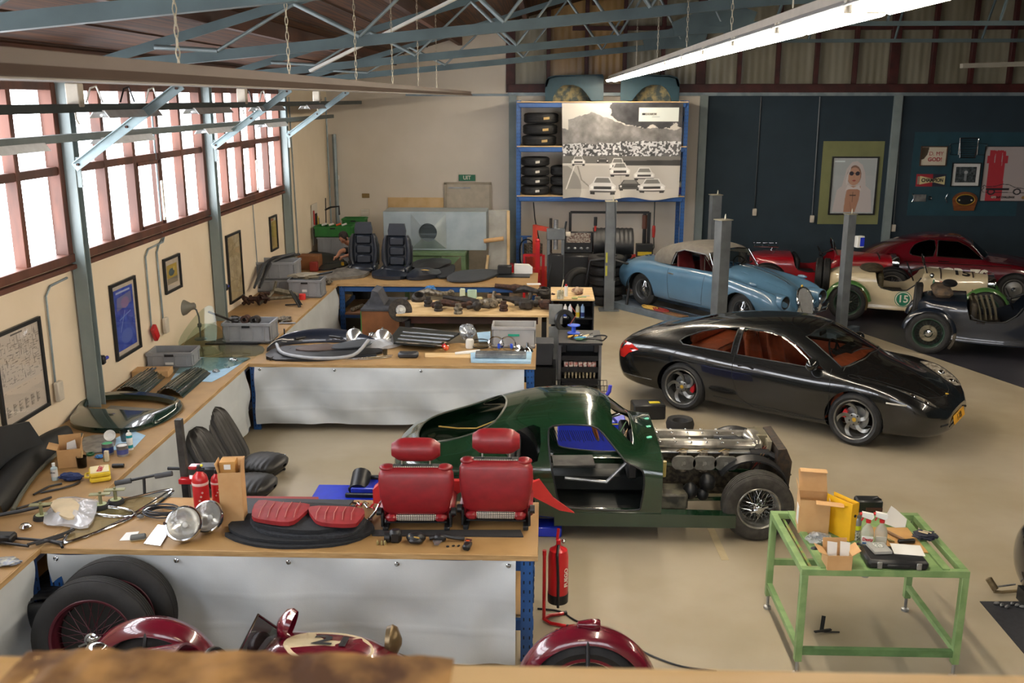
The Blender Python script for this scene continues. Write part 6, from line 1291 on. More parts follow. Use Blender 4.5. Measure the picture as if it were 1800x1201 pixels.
g=G();g.tube([(0,0,0),(.03,.0,-.35),(.12,0,-.8),(.06,0,-1.05)],.012);o=one('hanging_cable',g,BLACK,'black cable with plug hanging under the left end of the blue rack','cable',(-.25,21.0,1.9));g=G();g.ell((.06,0,-1.08),(.06,.05,.05));part('plug',g,BLACK,o)
g=G();g.tube([(0,0,0),(0,0,-.6),(0,0,-.72)],.012);g.tube([(0,0,-.72),(.02,0,-1.0),(-.1,-.1,-1.2),(-.3,-.2,-1.45)],.012);o=one('pendant_cable',g,mat('dark_green_cable','#26302c',.5),'dark cable with a red coupling hanging under the right end of the rack','cable',(2.38,21.2,1.9));g=G();g.tube([(0,0,-.52),(0,0,-.62),(0,0,-.78)],[.03,.04,.03]);part('red_coupling',g,mat('dull_red','#b5332a',.4),o)
g=G();g.lathe([(.12,-.06),(.17,-.05),(.17,.05),(.12,.06)],ax=(.3,-1,0),n=24);o=one('cable_reel',g,mat('dull_red','#b5332a',.4),'red and black cable reel on the wall behind the soft top','reel',(1.95,20.95,.62));g=G();g.ell((0,0,0),(.13,.07,.13));part('hub',g,BLACK,o)
g=G();g.box((0,0,0),(1.3,.16,.06));o=one('gallery_fill_light',g,LAMPW,'added strip light behind the camera that brightens the gallery ledge','light',(-.2,-.2,5.4));g=G()  # lamp added out of view to brighten the ledge
for sx in(-.04,.04):g=G();g.cyl((-.58,sx,-.045),(.58,sx,-.045),.014,n=8);part('tube',g,FILL_TUBE,o)
LT=mat('ledge_timber','#cf9f5f',.6,nz=((1.2,9,9),.8),col2='#8f6534');z_=H-.637*1.18
lg=T('gallery_ledge','pale timber edge of the gallery across the bottom of the picture','ledge',(-.1,1.18,z_));g=G();g.box((0,-.14,-.03),(3.0,.28,.06),b=.008);part('rail',g,mat('ledge_light','#e0c08c',.6,nz=((1.5,9,9),.8),col2='#cfa96c'),lg)
g=G();g.box((0,-.3,-.02),(3.0,.08,.055),b=.006);part('face_board',g,LT,lg)
g=G();rs=random.Random(2);n=31
top=[(-.62+.02*k,.005*noise.noise(V((k*.3,1,2)))+.006*min(1,k/4,(n-k)/4))for k in range(n)]
def fn(u,v):k=u*(n-1);i=int(min(k,n-2));f=k-i;z=top[i][1]*(1-f)+top[i+1][1]*f;return(-.62+.02*k,.005-.22*v,z*(1-v*.3)+.004*noise.noise(V((k*.8,v*9,5))))
g.grid(fn,120,20);part('torn_veneer',g,mat('torn_veneer','#b98f58',.8,nz=((7,7,7),.8),col2='#5a3e2a'),lg)
# ===== things on the benches
def Bp(u,v,z=TZ+.001):return P(u,v,z=z)
def flat(nm,lab,cat,px,z,t,m,sub=3,group=None,warp=0,smooth=True):
 """sheet whose outline is measured on its plane, given real thickness"""
 q=[P(a,b,z=z)for a,b in px];c=sum(q,V())/len(q);c.z=z;loc=[V((p.x-c.x,p.y-c.y,0))for p in q]
 if smooth:loc=smooth_poly(loc,sub)
 g=G();n=len(loc);top=[p+V((0,0,t+warp*noise.noise(p*6+V((z*9,1,0)))))for p in loc];mid=[p*.5+V((0,0,t+warp*(1+noise.noise(p*5))))for p in loc]
 g.add(loc+top+mid+[V((0,0,t+warp))],[tuple(range(n))[::-1]]+[(i,(i+1)%n,n+(i+1)%n,n+i)for i in range(n)]+[(n+i,n+(i+1)%n,2*n+(i+1)%n,2*n+i)for i in range(n)]+[(2*n+i,2*n+(i+1)%n,3*n)for i in range(n)])
 return one(nm,g,m,lab,cat,c,group=group)
def crate(lab,loc,rz,w,d,h,m=None,handle=True,nm='plastic_crate',label_tape=None):
 o=T(nm,lab,'crate',loc,rz);m=m or CRATE;g=G();t=.012
 g.box((0,0,.006),(w-.02,d-.02,.012))
 for s in(-1,1):g.box((s*(w/2-t/2-.01),0,h/2),(t,d-.02,h),b=.003);g.box((0,s*(d/2-t/2-.01),h/2),(w-.02,t,h),b=.003)
 for s in(-1,1):
  g.box((s*(w/2-.008),0,h-.02),(.02,d,.04),b=.003);g.box((0,s*(d/2-.008),h-.02),(w,.02,.04),b=.003)
  for k in(-.36,-.12,.12,.36):g.box((k*w,s*(d/2-.006),h/2),(.012,.012,h*.92));
  for k in(-.3,.3):g.box((s*(w/2-.006),k*d,h/2),(.012,.012,h*.92))
  g.box((0,s*(d/2-.006),h*.12),(w*.97,.012,.014));g.box((s*(w/2-.006),0,h*.12),(.012,d*.97,.014))
 part('crate_body',g,m,o)
 if handle:
  for s in(-1,1):g=G();g.box((0,s*(d/2+.001),h*.82),(.11,.005,.03),b=.002);part('hand_grip',g,BLACK,o)
 if label_tape:g=G();g.box((label_tape[1],-d/2-.003,h*label_tape[2]),(label_tape[3],.003,label_tape[4]));part('tape_label',g,mat(label_tape[0],{'teal_tape':'#1c9a7a','white_tag':'#dcdcd8'}[label_tape[0]],.5),o)
 return o
LEA=mat('red_leather','#83101a',.42,coat=.15,nz=(14,.4),col2='#740d16',bump=(180,.06));PADM=mat('red_pad_leather','#8f2226',.5,nz=(14,.4),col2='#7c1c20')
def hound():
 if 'houndstooth'in _M:return _M['houndstooth']
 m=mat('houndstooth','#d8d2c4',.8,nz=None);t=m.node_tree;b=t.nodes['Principled BSDF'];tc=t.nodes.new('ShaderNodeTexCoord');ck=t.nodes.new('ShaderNodeTexBrick');ck.inputs['Scale'].default_value=38;ck.offset=0;ck.inputs['Brick Width'].default_value=.5;ck.inputs['Row Height'].default_value=.5;ck.inputs['Mortar Size'].default_value=.11
 ck.inputs['Color1'].default_value=(.72,.67,.56,1);ck.inputs['Color2'].default_value=(.72,.67,.56,1);ck.inputs['Mortar'].default_value=(.015,.015,.015,1)
 mp=t.nodes.new('ShaderNodeMapping');mp.inputs['Rotation'].default_value=(PI/2,0,0);t.links.new(tc.outputs['Object'],mp.inputs[0]);t.links.new(mp.outputs[0],ck.inputs[0]);t.links.new(ck.outputs[0],b.inputs['Base Color']);return m
hound()
def rseat(lab,loc,rz=0,lift=0):
 """reclining front seat, its back turned to the camera (-y); cushion towards +y"""
 o=T('red_car_seat',lab,'car seat',loc,rz,group='red leather car seats on the near bench');tilt=Matrix.Translation((0,0,.17))@Matrix.Rotation(-.10,4,'X')
 def sup(w,d,z,y0,e=.42,n=30):
  out=[]
  for k in range(n):
   a=2*PI*k/n;c,s=math.cos(a),math.sin(a);out.append(tilt@V((w*abs(c)**e*(1 if c>0 else-1),y0+d*abs(s)**e*(1 if s>0 else-1),z)))
  return out
 g=G();prof=[(.0,.165,.02),(.02,.205,.035),(.06,.235,.05),(.2,.26,.06),(.34,.272,.065),(.44,.268,.06),(.495,.25,.05),(.515,.2,.03)]
 g.loft([sup(w,d,z,.0)for z,w,d in prof]);part('backrest',g,LEA,o,sharp=70)
 for s in(-1,1):g=G();g.ell(tilt@V((s*.205,.0,.505)),(.06,.055,.035));part('shoulder_bolster',g,LEA,o)
 g=G();q=[(-.155,.485),(.155,.485),(.165,.53),(-.165,.53)];g.prism(q,-.03,.03,M=tilt,pl='xz');part('headrest_collar',g,_M['houndstooth'],o)
 g=G();hz=.56
 def fn(u,v):a=u*2*PI;x=(v-.5)*.345;e=(1-abs(2*v-1)**5)**.5 if 0<v<1 else.55;e=max(e,.55);return tilt@V((x,.065*math.cos(a)*e,hz+.135+.125*math.sin(a)*e))
 g.grid(fn,22,16,wrap=True);g.add([fn(k/22,0)for k in range(22)],[tuple(range(22))]);g.add([fn(k/22,1)for k in range(22)],[tuple(range(22))[::-1]]);hr=part('headrest',g,LEA,o,sharp=75)
 for s in(-1,1):g=G();g.cyl(tilt@V((s*.10,-.005,.51)),tilt@V((s*.10,-.005,.60)),.007);part('headrest_post',g,CHROME,o);g=G();g.cyl(tilt@V((s*.10,-.005,.525)),tilt@V((s*.10,-.005,.54)),.016);part('post_collar',g,BLACK,o)
 g=G();g.box((0,-.02,.15),(.30,.07,.075),b=.02);part('cloth_panel',g,_M['houndstooth'],o)
 for s in(-1,1):g=G();g.box((s*.175,-.02,.145),(.09,.08,.085),b=.025);part('side_cushion',g,LEA,o)
 g=G();g.box((0,.28,.15),(.48,.5,.13),b=.05);part('seat_cushion',g,LEA,o)
 for s in(-1,1):g=G();g.box((s*.235,.25,.17),(.07,.46,.17),b=.03);part('seat_bolster',g,LEA,o)
 g=G();g.box((0,.0,.09),(.44,.05,.02),b=.005);part('base_frame',g,BLACK,o)
 for s in(-1,1):g=G();g.box((s*.22,.22,.03),(.04,.56,.045),b=.006);part('slide_rail',g,BLACK,o)
 for s in(-1,1):g=G();g.cyl((s*.25,.0,.2),(s*.285,.0,.2),.04,n=16);g.box((s*.245,.0,.12),(.02,.07,.16),b=.005);part('recliner',g,BLACK,o)
 return o
rseat('left red leather car seat with its back to the camera, lower headrest',Bp(733,930),.03).scale=(1.06,1,.72)
rseat('right red leather car seat with its back to the camera, nearest the bench end',Bp(872,928),0).scale=(1.04,1,.79)
def skin_sheet(lab,px,z0,dz,m,nm='leather_piece'):
 q=[P(a,b,z=z0)for a,b in px];c=sum(q,V())/len(q)
 g=G();n=len(q);v=[p-c+V((0,0,dz*k/(n-1)))for k,p in enumerate(q)];v2=[p+V((0,0,-.006))for p in v];g.add(v+v2,[tuple(range(n)),tuple(range(n,2*n))[::-1]]+[(i,(i+1)%n,n+(i+1)%n,n+i)for i in range(n)]);return one(nm,g,m,lab,'leather',c)
a=Bp(905,905)
def drape(lab,pts,m,nm='leather_piece'):
 g=G();c=V(pts[0]);w=[]
 for p,hw in zip(pts[1::2],pts[2::2]):pass
 return None
RL=mat('loose_red_leather','#c9302f',.4,coat=.2,nz=(6,.3),col2='#b32726')
g=G();pr=[P(925,852,y=7.15),P(950,846,y=7.15),P(975,868,y=7.3),P(1012,889,y=7.4),P(985,886,y=7.35),P(945,875,y=7.2),P(925,868,y=7.15)];c=pr[0].copy()
g.prism([(p.x-c.x,p.z-c.z)for p in pr],0,.03,pl='xz',M=Matrix.Rotation(.25,4,'Z'));g.box((.01,.05,-.02),(.12,.1,.1),b=.03);one('seat_side_flap',g,RL,'loose red leather flap sticking out right of the right red seat','leather',c)
g=G();pr=[P(668,850,y=7.2),P(655,862,y=7.2),P(656,885,y=7.2),P(700,889,y=7.2),P(700,852,y=7.2)];c=pr[0].copy();g.prism([(p.x-c.x,p.z-c.z)for p in pr],0,.10,pl='xz');one('seat_side_flap',g,RL,'faded red leather flap left of the left red seat','leather',c)
g=G();pr=[P(793,846,y=7.15),P(815,846,y=7.15),P(815,862,y=7.15),P(797,873,y=7.15)];c=pr[0].copy();g.prism([(p.x-c.x,p.z-c.z)for p in pr],0,.05,pl='xz');one('seat_side_flap',g,RL,'small red leather flap between the two red seats','leather',c)
flat('black_mat','long flat black strip lying in front of the red seats','strip',[(650,934),(915,934),(920,945),(655,943)],TZ+.001,.012,mat('dark_grey_strip','#2c2d2f',.6),smooth=False)
for k,(u_,v_,lab)in enumerate(((695,955,'black seat belt reel in front of the left red seat, leftmost'),(731,956,'black rolled seat belt between the reel and the buckle'),(778,954,'black seat belt with a chrome tongue in front of the gap between the seats'))):
 o=T('seat_belt',lab,'seat belt',Bp(u_,v_));g=G()
 if k==0:g.box((0,.02,.05),(.09,.08,.10),b=.02);g.cyl((-.08,.02,.04),(-.04,.02,.04),.04);
 elif k==1:g.ell((0,.02,.04),(.075,.05,.042));g.box((.0,-.02,.03),(.1,.04,.04),b=.015)
 else:g.box((-.02,.02,.03),(.09,.06,.05),b=.015);g.tube([(-.1,.03,.02),(0,.03,.045),(.1,.02,.03),(.16,.03,.02)],.018)
 part('webbing',g,BLACK,o)
 if k==2:g=G();g.prism([(-.05,-.09),(-.02,-.09),(0,-.02),(-.07,-.02)],.02,.028);part('tongue',g,DULL,o)
 if k==1:g=G();g.cyl((-.05,.0,.06),(.03,-.03,.06),.006);part('stitching',g,mat('yellow_wire','#a88a3c'),o)
o=T('belt_buckle','black seat belt buckle with an orange button near the bench edge','buckle',Bp(820,968),-.15);g=G();g.box((0,.03,.025),(.055,.10,.045),b=.012);part('buckle_body',g,BLACK,o);g=G();g.box((0,.06,.05),(.05,.05,.01),b=.004);part('brown_face',g,mat('maroon_plastic','#4b2523',.3),o);g=G();g.box((0,.045,.056),(.025,.012,.006));part('button',g,mat('orange_button','#e0581c',.4),o)
for k,u_ in enumerate((664,671,677)):
 g=G();g.lathe([(0,0),(.009,0),(.011,.02),(.006,.03),(0,.04)],n=10);one('brass_fitting',g,mat('brass','#9a8c5c',.4,metal=.5),'small brass fitting standing by the belt reel, %s of three'%['left','middle','right'][k],'fitting',Bp(u_,958),group='brass fittings on the near bench')
for k,(u_,v_)in enumerate(((787,962),(797,961),(806,961))):
 g=G();g.box((0,0,.006),(.022,.014,.012),b=.003,rz=.5*k);one('screw',g,BLACK,'tiny black clip lying before the belts','clip',Bp(u_,v_),group='tiny black clips before the belts')
CP=mat('black_carpet','#1b1f24',.85,nz=(40,.7),col2='#14171b',bump=(120,.3))
flat('carpet_piece','lowest black carpet piece of the stack by the red pads','carpet',[(403,948),(418,938),(640,935),(610,958),(520,966),(450,962)],TZ+.001,.02,CP)
flat('carpet_piece','second black carpet piece of the stack, with pointed left end','carpet',[(402,932),(412,918),(436,908),(600,905),(655,925),(640,944),(540,957),(440,950)],TZ+.024,.022,CP,warp=.004)
flat('carpet_piece','third black carpet piece of the stack, grey edged','carpet',[(440,920),(470,900),(620,900),(640,925),(600,946),(480,944)],TZ+.05,.02,mat('grey_edge_carpet','#2c3036',.8,nz=(40,.7),col2='#1d2025'),warp=.004)
flat('carpet_piece','topmost black carpet piece under the red pads','carpet',[(445,918),(480,890),(620,895),(632,918),(560,940),(470,932)],TZ+.074,.03,CP,warp=.006)
for px,lab in(([(455,886),(500,889),(545,893),(530,912),(508,925),(462,920),(443,912)],'left red stitched leather pad on the black carpets'),([(546,897),(600,896),(640,902),(632,920),(618,928),(565,925),(548,912)],'right red stitched leather pad on the black carpets')):
 o=flat('leather_pad',lab,'pad',px,TZ+.115,.03,PADM,warp=.008)
 xs_=[v.co.x for v in o.data.vertices];ys_=[v.co.y for v in o.data.vertices]
 for k in range(5):
  x=min(xs_)+(max(xs_)-min(xs_))*(.2+.15*k);g=G();g.tube([(x+.02,min(ys_)*.7,.042),(x,0,.046),(x-.0,max(ys_)*.7,.042)],.0025,n=5);part('stitch_line',g,mat('pale_stitch','#b87a6c',.6),o)
flat('trim_panel','long flat dark panel with a red edge behind the red pads','panel',[(430,878),(622,881),(600,905),(430,905)],TZ+.004,.012,mat('slate_panel','#33373c',.6,nz=(6,.5),col2='#2b2e33'),smooth=False)
flat('red_edge_panel','thin red edged board lying behind the dark panel','panel',[(395,874),(560,876),(560,880),(395,879)],TZ+.001,.012,mat('dusty_red','#8a2f2c',.6),smooth=False)
for k in range(7):
 g=G();g.tube([(random.uniform(-.03,.03),random.uniform(-.03,.03),random.uniform(0.01,.05))for _ in range(5)],.008,n=6);one('red_fitting',g,RED if k%3 else CHROME,'small red and chrome fitting in the little heap left of the red seats','fitting',Bp(625+(k*7)%32,892+(k*5)%14),group='red fittings in a heap')
g=G();g.tube([(0,-.13,.02),(.03,0,.03),(.04,.1,.05),(.06,.12,.07)],.011);g.box((0,-.12,.012),(.04,.04,.02),b=.004);one('chrome_bracket',g,CHROME,'slim chrome bracket lying left of the left red seat','bracket',Bp(655,905))
def cbox(lab,loc,rz,w,d,h,flaps=(60,70,30,40),nm='cardboard_box',m=None,paper=False):
 o=T(nm,lab,'box',loc,rz);m=m or CARD;g=G();t=.004
 g.box((0,0,.003),(w,d,.004));g.box((-w/2,0,h/2),(t,d,h));g.box((w/2,0,h/2),(t,d,h));g.box((0,-d/2,h/2),(w,t,h));g.box((0,d/2,h/2),(w,t,h));part('carton_body',g,m,o)
 fl=min(w,d)*.5
 for(sx,sy,L),a in zip(((-1,0,d),(1,0,d),(0,-1,w),(0,1,w)),flaps):
  if a is None:continue
  a=R(a);g=G();hor=math.cos(a)*fl;up=math.sin(a)*fl
  if sx:pts=[(sx*w/2,-L/2,h),(sx*w/2,L/2,h),(sx*(w/2+hor),L/2,h+up),(sx*(w/2+hor),-L/2,h+up)]
  else:pts=[(-L/2,sy*d/2,h),(L/2,sy*d/2,h),(L/2,sy*(d/2+hor),h+up),(-L/2,sy*(d/2+hor),h+up)]
  n_=V(pts[1])-V(pts[0]);n_=n_.cross(V(pts[3])-V(pts[0])).normalized()*.002;g.add([V(p)+n_ for p in pts]+[V(p)-n_ for p in pts],[(0,1,2,3),(7,6,5,4),(0,4,5,1),(1,5,6,2),(2,6,7,3),(3,7,4,0)]);part('flap',g,m,o)
 return o
o=cbox('open cardboard box with a paper inside on the wall bench beside the cans',P(118,822,z=TZ+.001)+V((0,.08,0)),.35,.19,.17,.17,(20,75,None,85));g=G();g.add([(-.03,0,.1),(.06,.02,.1),(.05,.03,.22),(-.02,.02,.2)],[(0,1,2,3)]);part('paper',g,WHITE,o)
o=cbox('tall cardboard box with a sloping top beside the small extinguishers',P(408,925,z=TZ+.001)+V((0,.07,0)),.12,.17,.15,.44,(75,85,None,50))
g=G();g.box((-.02,.02,.45),(.12,.1,.12),b=.003);part('inner_carton',g,mat('amber_card','#b98a4a',.7),o);g=G();g.box((-.02,-.032,.47),(.05,.002,.04));part('white_label',g,WHITE,o)
def exting(lab,loc,s,big=False):
 o=T('fire_extinguisher',lab,'fire extinguisher',loc,.3);g=G();r=.057*s;h=.30*s
 g.lathe([(0,0),(r*.95,0),(r,.01),(r,h*.78),(r*.85,h*.88),(r*.45,h*.96),(r*.3,h),(0,h)],n=24);part('cylinder',g,RED,o)
 g=G();g.box((0,0,h+.02*s),(.03*s,.03*s,.05*s),b=.004);g.bar((0,0,h+.03*s),(.0,-.07*s,h+.06*s),.015*s,.008);g.cyl((.0,0,h+.01),(.035*s,-.01,h+.01),.014*s);part('valve',g,BLACK,o)
 g=G();g.lathe([(r+.001,h*.66),(r+.003,h*.67),(r+.003,h*.72),(r+.001,h*.73)],n=24);part('white_band',g,mat('pale_pink_band','#dcb9b4',.4),o)
 g=G();g.ell((.02*s,-.03*s,h+.05*s),.011*s,8,6);part('safety_pin',g,mat('yellow_pin','#d6d24a',.4),o)
 for k in range(3):g=G();g.cyl((.0+.012*k-.01,-r-.001,h*(.3+.1*k)),(.012*k-.01,-r-.003,h*(.3+.1*k)),.008*s,n=10);part('pictogram',g,_M['pale_pink_band'],o)
 return o
exting('small red fire extinguisher standing left of the tall cardboard box',P(352,900,z=TZ+.001)+V((0,.05,0)),1.1);exting('smaller dark based red extinguisher half hidden by the tall cardboard box',P(378,889,z=TZ+.001)+V((0,.08,0)),.82)
flat('card_sheet','flat cardboard sheet under the small extinguishers','cardboard',[(265,876),(385,878),(385,905),(290,900)],TZ+.001,.004,CARD,smooth=False)
def headlamp(lab,u_,v_,dirv,r=.135,group='round chrome headlamps on the near bench'):
 d=V(dirv).normalized();loc=Bp(u_,v_);o=T('headlamp',lab,'headlamp',loc,0,group);c=V((0,0,r*.98));g=G()
 g.lathe([(.0,-.12),(r*.45,-.11),(r*.8,-.05),(r*.93,0)],c=c,ax=d,n=32);part('bowl',g,BLACK,o)
 g=G();g.lathe([(r*.9,-.012),(r,-.008),(r*1.02,.008),(r*.97,.02),(r*.9,.022)],c=c,ax=d,n=40);part('rim',g,CHROME,o)
 g=G();g.lathe([(0,-.07),(r*.5,-.045),(r*.85,.0),(r*.9,.015)],c=c,ax=d,n=32);part('reflector',g,mat('mirror_bowl','#e0ded6',.22,metal=.9,nz=(3,.3),col2='#c9c5ba'),o)
 g=G();g.lathe([(0,.045),(r*.5,.038),(r*.8,.024),(r*.9,.016)],c=c,ax=d,n=32);part('lens',g,mat('fluted_lens','#c9cdcd',.08,alpha=.22,coat=1),o)
 g=G();x_,y_,_=basis(d);g.cyl(c-x_*r*1.0+V((0,0,0)),c-x_*r*1.0+d*.03,.012);part('rim_screw',g,CHROME,o)
 g=G();g.ell(c-d*.03,.02,10,6);part('bulb',g,WHITE,o);return o
headlamp('round chrome headlamp facing the camera, left and lower of the pair',326,950,(.05,-.72,.55));headlamp('round chrome headlamp facing the camera, tilted right behind the other',368,935,(-.15,-.75,.5),.125)
def can(lab,loc,r,h,col,top='#c9cbc8',nm='paint_can',lid=None):
 o=T(nm,lab,'can',loc,.4);g=G();g.lathe([(0,0),(r,0),(r,.008),(r*.985,.012),(r*.985,h-.012),(r,h-.008),(r,h),(r*.93,h),(r*.9,h-.012),(0,h-.012)],n=28);part('tin',g,DULL,o);g=G();g.lathe([(r*.99,.02),(r*.992,h-.035)],n=28);part('paper_band',g,mat(nm+'_'+col[1:],col,.4),o)
 if lid:g=G();g.lathe([(0,h-.005),(r*.85,h-.005)],n=24);part('paint_skin',g,mat('lid_'+lid[1:],lid,.4),o)
 return o
def bx(u_,v_,dy=.04):return Bp(u_,v_)+V((0,dy,0))
can('small tin with a blue band and green lid, left of the two tins',bx(187,801),.052,.11,'#27407e',lid='#3fa06a');can('small tin with a violet blue band and grey lid, right of the two tins',bx(213,803),.052,.10,'#4a5594',lid='#d4d6d4')
g=G();g.lathe([(0,0),(.028,0),(.028,.15),(.02,.165),(.008,.17),(.008,.19),(0,.19)],n=20);o=one('spray_can',g,WHITE,'white spray can with teal bands behind the tins','can',bx(226,793));
for z0_,z1_ in((.02,.05),(.12,.145)):g=G();g.lathe([(.0285,z0_),(.0285,z1_)],n=20);part('teal_band',g,mat('teal_band','#159aa8',.4),o)
g=G();g.lathe([(.034,0),(.0345,0),(.043,.11),(.041,.11),(.033,.003),(0,.003)],n=24);one('plastic_cup',g,glass('clear_plastic','#e8ecec',.25,.1),'clear plastic cup behind the spray can','cup',bx(218,780)+V((-.02,.03,0)))
g=G();g.lathe([(.04,0),(.045,.1),(.043,.1),(.038,.01),(0,.01)],n=24);o=one('mixing_cup',g,glass('smoke_plastic','#8a9294',.4,.1),'clear mixing cup with dark paint and a wooden stick','cup',bx(141,824));g=G();g.lathe([(0,.06),(.04,.06),(.037,.012),(0,.012)],n=20);part('paint',g,mat('dark_green_fluid','#0c1a18',.2),o);g=G();g.bar((.0,0,.03),(.005,.02,.15),.014,.004);part('stick',g,PLY,o)
g=G();g.lathe([(0,0),(.026,0),(.028,.01),(.028,.11),(.012,.125),(.012,.132),(0,.132)],n=20);o=one('squeeze_bottle',g,mat('pale_blue_bottle','#b9cfd6',.3),'pale bottle with blue fluid and white cap on the wall bench','bottle',bx(93,847));g=G();g.cyl((0,0,.13),(0,0,.155),.014);part('cap',g,WHITE,o);g=G();g.lathe([(.0285,.035),(.0285,.10)],n=20);part('label',g,mat('white_tag','#dcdcd8',.5),o)
text('URAN',.02,BLACK,o,(0,-.0295,.075),sx=.8)
def blob(lab,loc,size,m,nm,cat,seed=1,n=1.0,rz=0):
 g=G();g.ell((0,0,0),1,26,16)
 vs=[]
 for p in g.v:q=p.normalized();k=1+.35*n*noise.noise(q*2.2+V((seed,0,0)))+.18*n*noise.noise(q*5+V((seed,3,0)));vs.append(V((q.x*size[0]*k,q.y*size[1]*k,max(-size[2],q.z*size[2]*k)+size[2])))
 g.v=vs;return one(nm,g,m,lab,cat,loc,rz)
GLOVE=mat('navy_glove','#1f3263',.8,nz=(20,.5),col2='#182850')
blob('pair of crumpled navy blue gloves beside the pale bottle',bx(121,848),(.10,.05,.035),GLOVE,'work_glove','glove',3)
o=T('yellow_case','yellow plastic tool case with red lettering on the wall bench','case',bx(173,845),.45);YC=mat('yellow_plastic','#e0c232',.4)
for z,nm_ in((.022,'lower_shell'),(.068,'upper_shell')):g=G();g.box((0,0,z),(.17,.19,.042),b=.012);part(nm_,g,YC,o)
g=G();g.box((0,0,.090),(.15,.17,.004));part('cream_panel',g,mat('pale_yellow','#ddd0a0',.5),o)
text('KRAFT',.06,mat('case_red','#b5283a',.5),o,(.01,.0,.0935),(0,0,PI/2-.2),sx=.75,bold=.002);g=G();g.tube([(-.085,-.05,.045),(-.115,-.04,.045),(-.115,.05,.045),(-.085,.06,.045)],.01);part('handle',g,YC,o)
flat('blue_wipe','pale blue wiping cloth under the tins','cloth',[(195,775),(232,757),(256,766),(236,787),(200,792)],TZ+.001,.003,mat('pale_blue_paper','#9fc3dc',.7),smooth=False)
flat('grey_sheet','crumpled grey plastic sheet behind the open cardboard box','sheet',[(148,770),(200,766),(196,792),(150,796)],TZ+.001,.006,mat('grey_poly','#8c8880',.3,nz=(14,.9),col2='#6d6a64'),warp=.01)
g=G();g.lathe([(0,0),(.03,.002),(.055,.03),(.052,.03),(.028,.006),(0,.004)],c=(0,0,.045),ax=(.2,-.7,.5),n=24);one('filler_scoop',g,WHITE,'white plastic scoop propped behind the blue banded tin','scoop',bx(193,776,.02))
g=G();g.lathe([(.022,0),(.036,0),(.036,.018),(.022,.018),(.022,0)],n=24);one('tape_roll',g,mat('green_tape','#2a6d4c',.5),'green and rust coloured roll of tape behind the mixing cup','tape',bx(159,800,.0))
g=G();g.cyl((-.05,0,.018),(.05,.0,.018),.018,n=16);one('black_tube',g,BLACK,'short black rubber tube right of the yellow case','tube',bx(208,822,0),.1)
g=G();g.box((0,0,.05),(.035,.03,.1),b=.003);o=one('marker_box',g,mat('ivory_card','#d8cfb0',.6),'small ivory and rainbow box standing behind the yellow case','box',bx(186,813,.03));g=G();g.box((-.022,0,.03),(.012,.03,.06));part('rainbow_edge',g,mat('rainbow','#c8743a',.5,nz=((1,1,60),1),col2='#2a8a6a'),o)
blob('crumpled blue nitrile glove behind the yellow case',bx(172,808),(.04,.03,.015),mat('blue_nitrile','#3f82c4',.5),'nitrile_glove','glove',6)
BUM=mat('black_bumper','#0d1010',.55,coat=0,nz=(5,.5),col2='#0e1212')
a=Bp(-10,905);b=P(118,770,z=TZ+.001);d_=b-a;L_=d_.length;o=T('car_bumper','long black car bumper with greenish sheen at the left edge of the wall bench','bumper',a,math.atan2(d_.y,d_.x))
g=G()
def fn(u,v):a_=v*PI*1.1;w_=.13*(1-.5*abs(2*u-1)**4);return(u*L_*1.0,.17*math.sin(u*PI)*.5+w_*math.cos(a_)*1.0,.005+.19*math.sin(a_)*(1-.35*abs(2*u-1)**3)+.0)
g.grid(fn,40,16);part('bumper_skin',g,BUM,o)
g=G();g.tube([(u_*L_,.17*math.sin(u_*PI)*.5-.14,.03)for u_ in[k/12 for k in range(13)]],.018);part('bumper_lip',g,mat('worn_edge','#56584c',.5),o)
for k in range(4):g=G();g.box((L_*(.25+.15*k),.02,.10),(.03,.03,.05),b=.006);part('bumper_clip',g,CHROME,o)
g=G();q=[(0,0),(.46,-.02),(.50,.12),(.36,.34),(.05,.40),(-.1,.4),(-.1,0)];g.prism(q,0,.03,pl='xz');one('dark_wing_panel',g,mat('dark_slate_panel','#23282b',.6,nz=(4,.5),col2='#1c2023'),'matt dark panel standing against the wall at the left edge','panel',(-4.6,7.55,TZ+.002),1.45).scale=(1.2,1,1.25)
DG=paint('deep_green_paint','#0f2a22',.2)
out=[(123,748),(133,727),(160,707),(215,700),(270,703),(318,713),(320,722),(290,742),(245,758),(200,762),(150,759)];inn=[(152,729),(163,712),(215,706),(270,709),(303,716),(306,722),(262,735),(200,732)]
oo=[P(x,y,z=TZ+.005)for x,y in out];ii=[P(x,y,z=TZ+.005)for x,y in inn];c=sum(oo,V())/len(oo);oo=smooth_poly([p-c for p in oo],4);ii=smooth_poly([p-c for p in ii],4);n=48
def resamp(l,n,c0):
 out=[]
 for k in range(n):
  a=2*PI*k/n;d=V((math.cos(a),math.sin(a),0));best=None
  for i in range(len(l)):
   p,q=l[i]-c0,l[(i+1)%len(l)]-c0;r_=q-p;den=d.x*r_.y-d.y*r_.x
   if abs(den)<1e-9:continue
   t=(p.x*r_.y-p.y*r_.x)/den;s=(p.x*d.y-p.y*d.x)/den
   if t>0 and-1e-6<=s<=1+1e-6 and(best is None or t>best):best=t
  out.append(c0+d*(best or.01))
 return out
c0=sum(ii,V())/len(ii);c0.z=0;A=resamp(oo,n,c0);Bq=resamp(ii,n,c0);g=G()
secs=[A,[p*.99+V((0,0,.05))for p in A],[(p*.6+q*.4)+V((0,0,.095))for p,q in zip(A,Bq)],[q+V((0,0,.08))for q in Bq],[q+V((0,0,.03))for q in Bq],A]
vs=[p for s in secs for p in s];g.add(vs,[(j*n+i,j*n+(i+1)%n,(j+1)*n+(i+1)%n,(j+1)*n+i)for j in range(len(secs)-1)for i in range(n)])
o=one('hatch_frame',g,DG,'dark green car hatch frame with its window opening lying on the wall bench','car body panel',c,sharp=60)
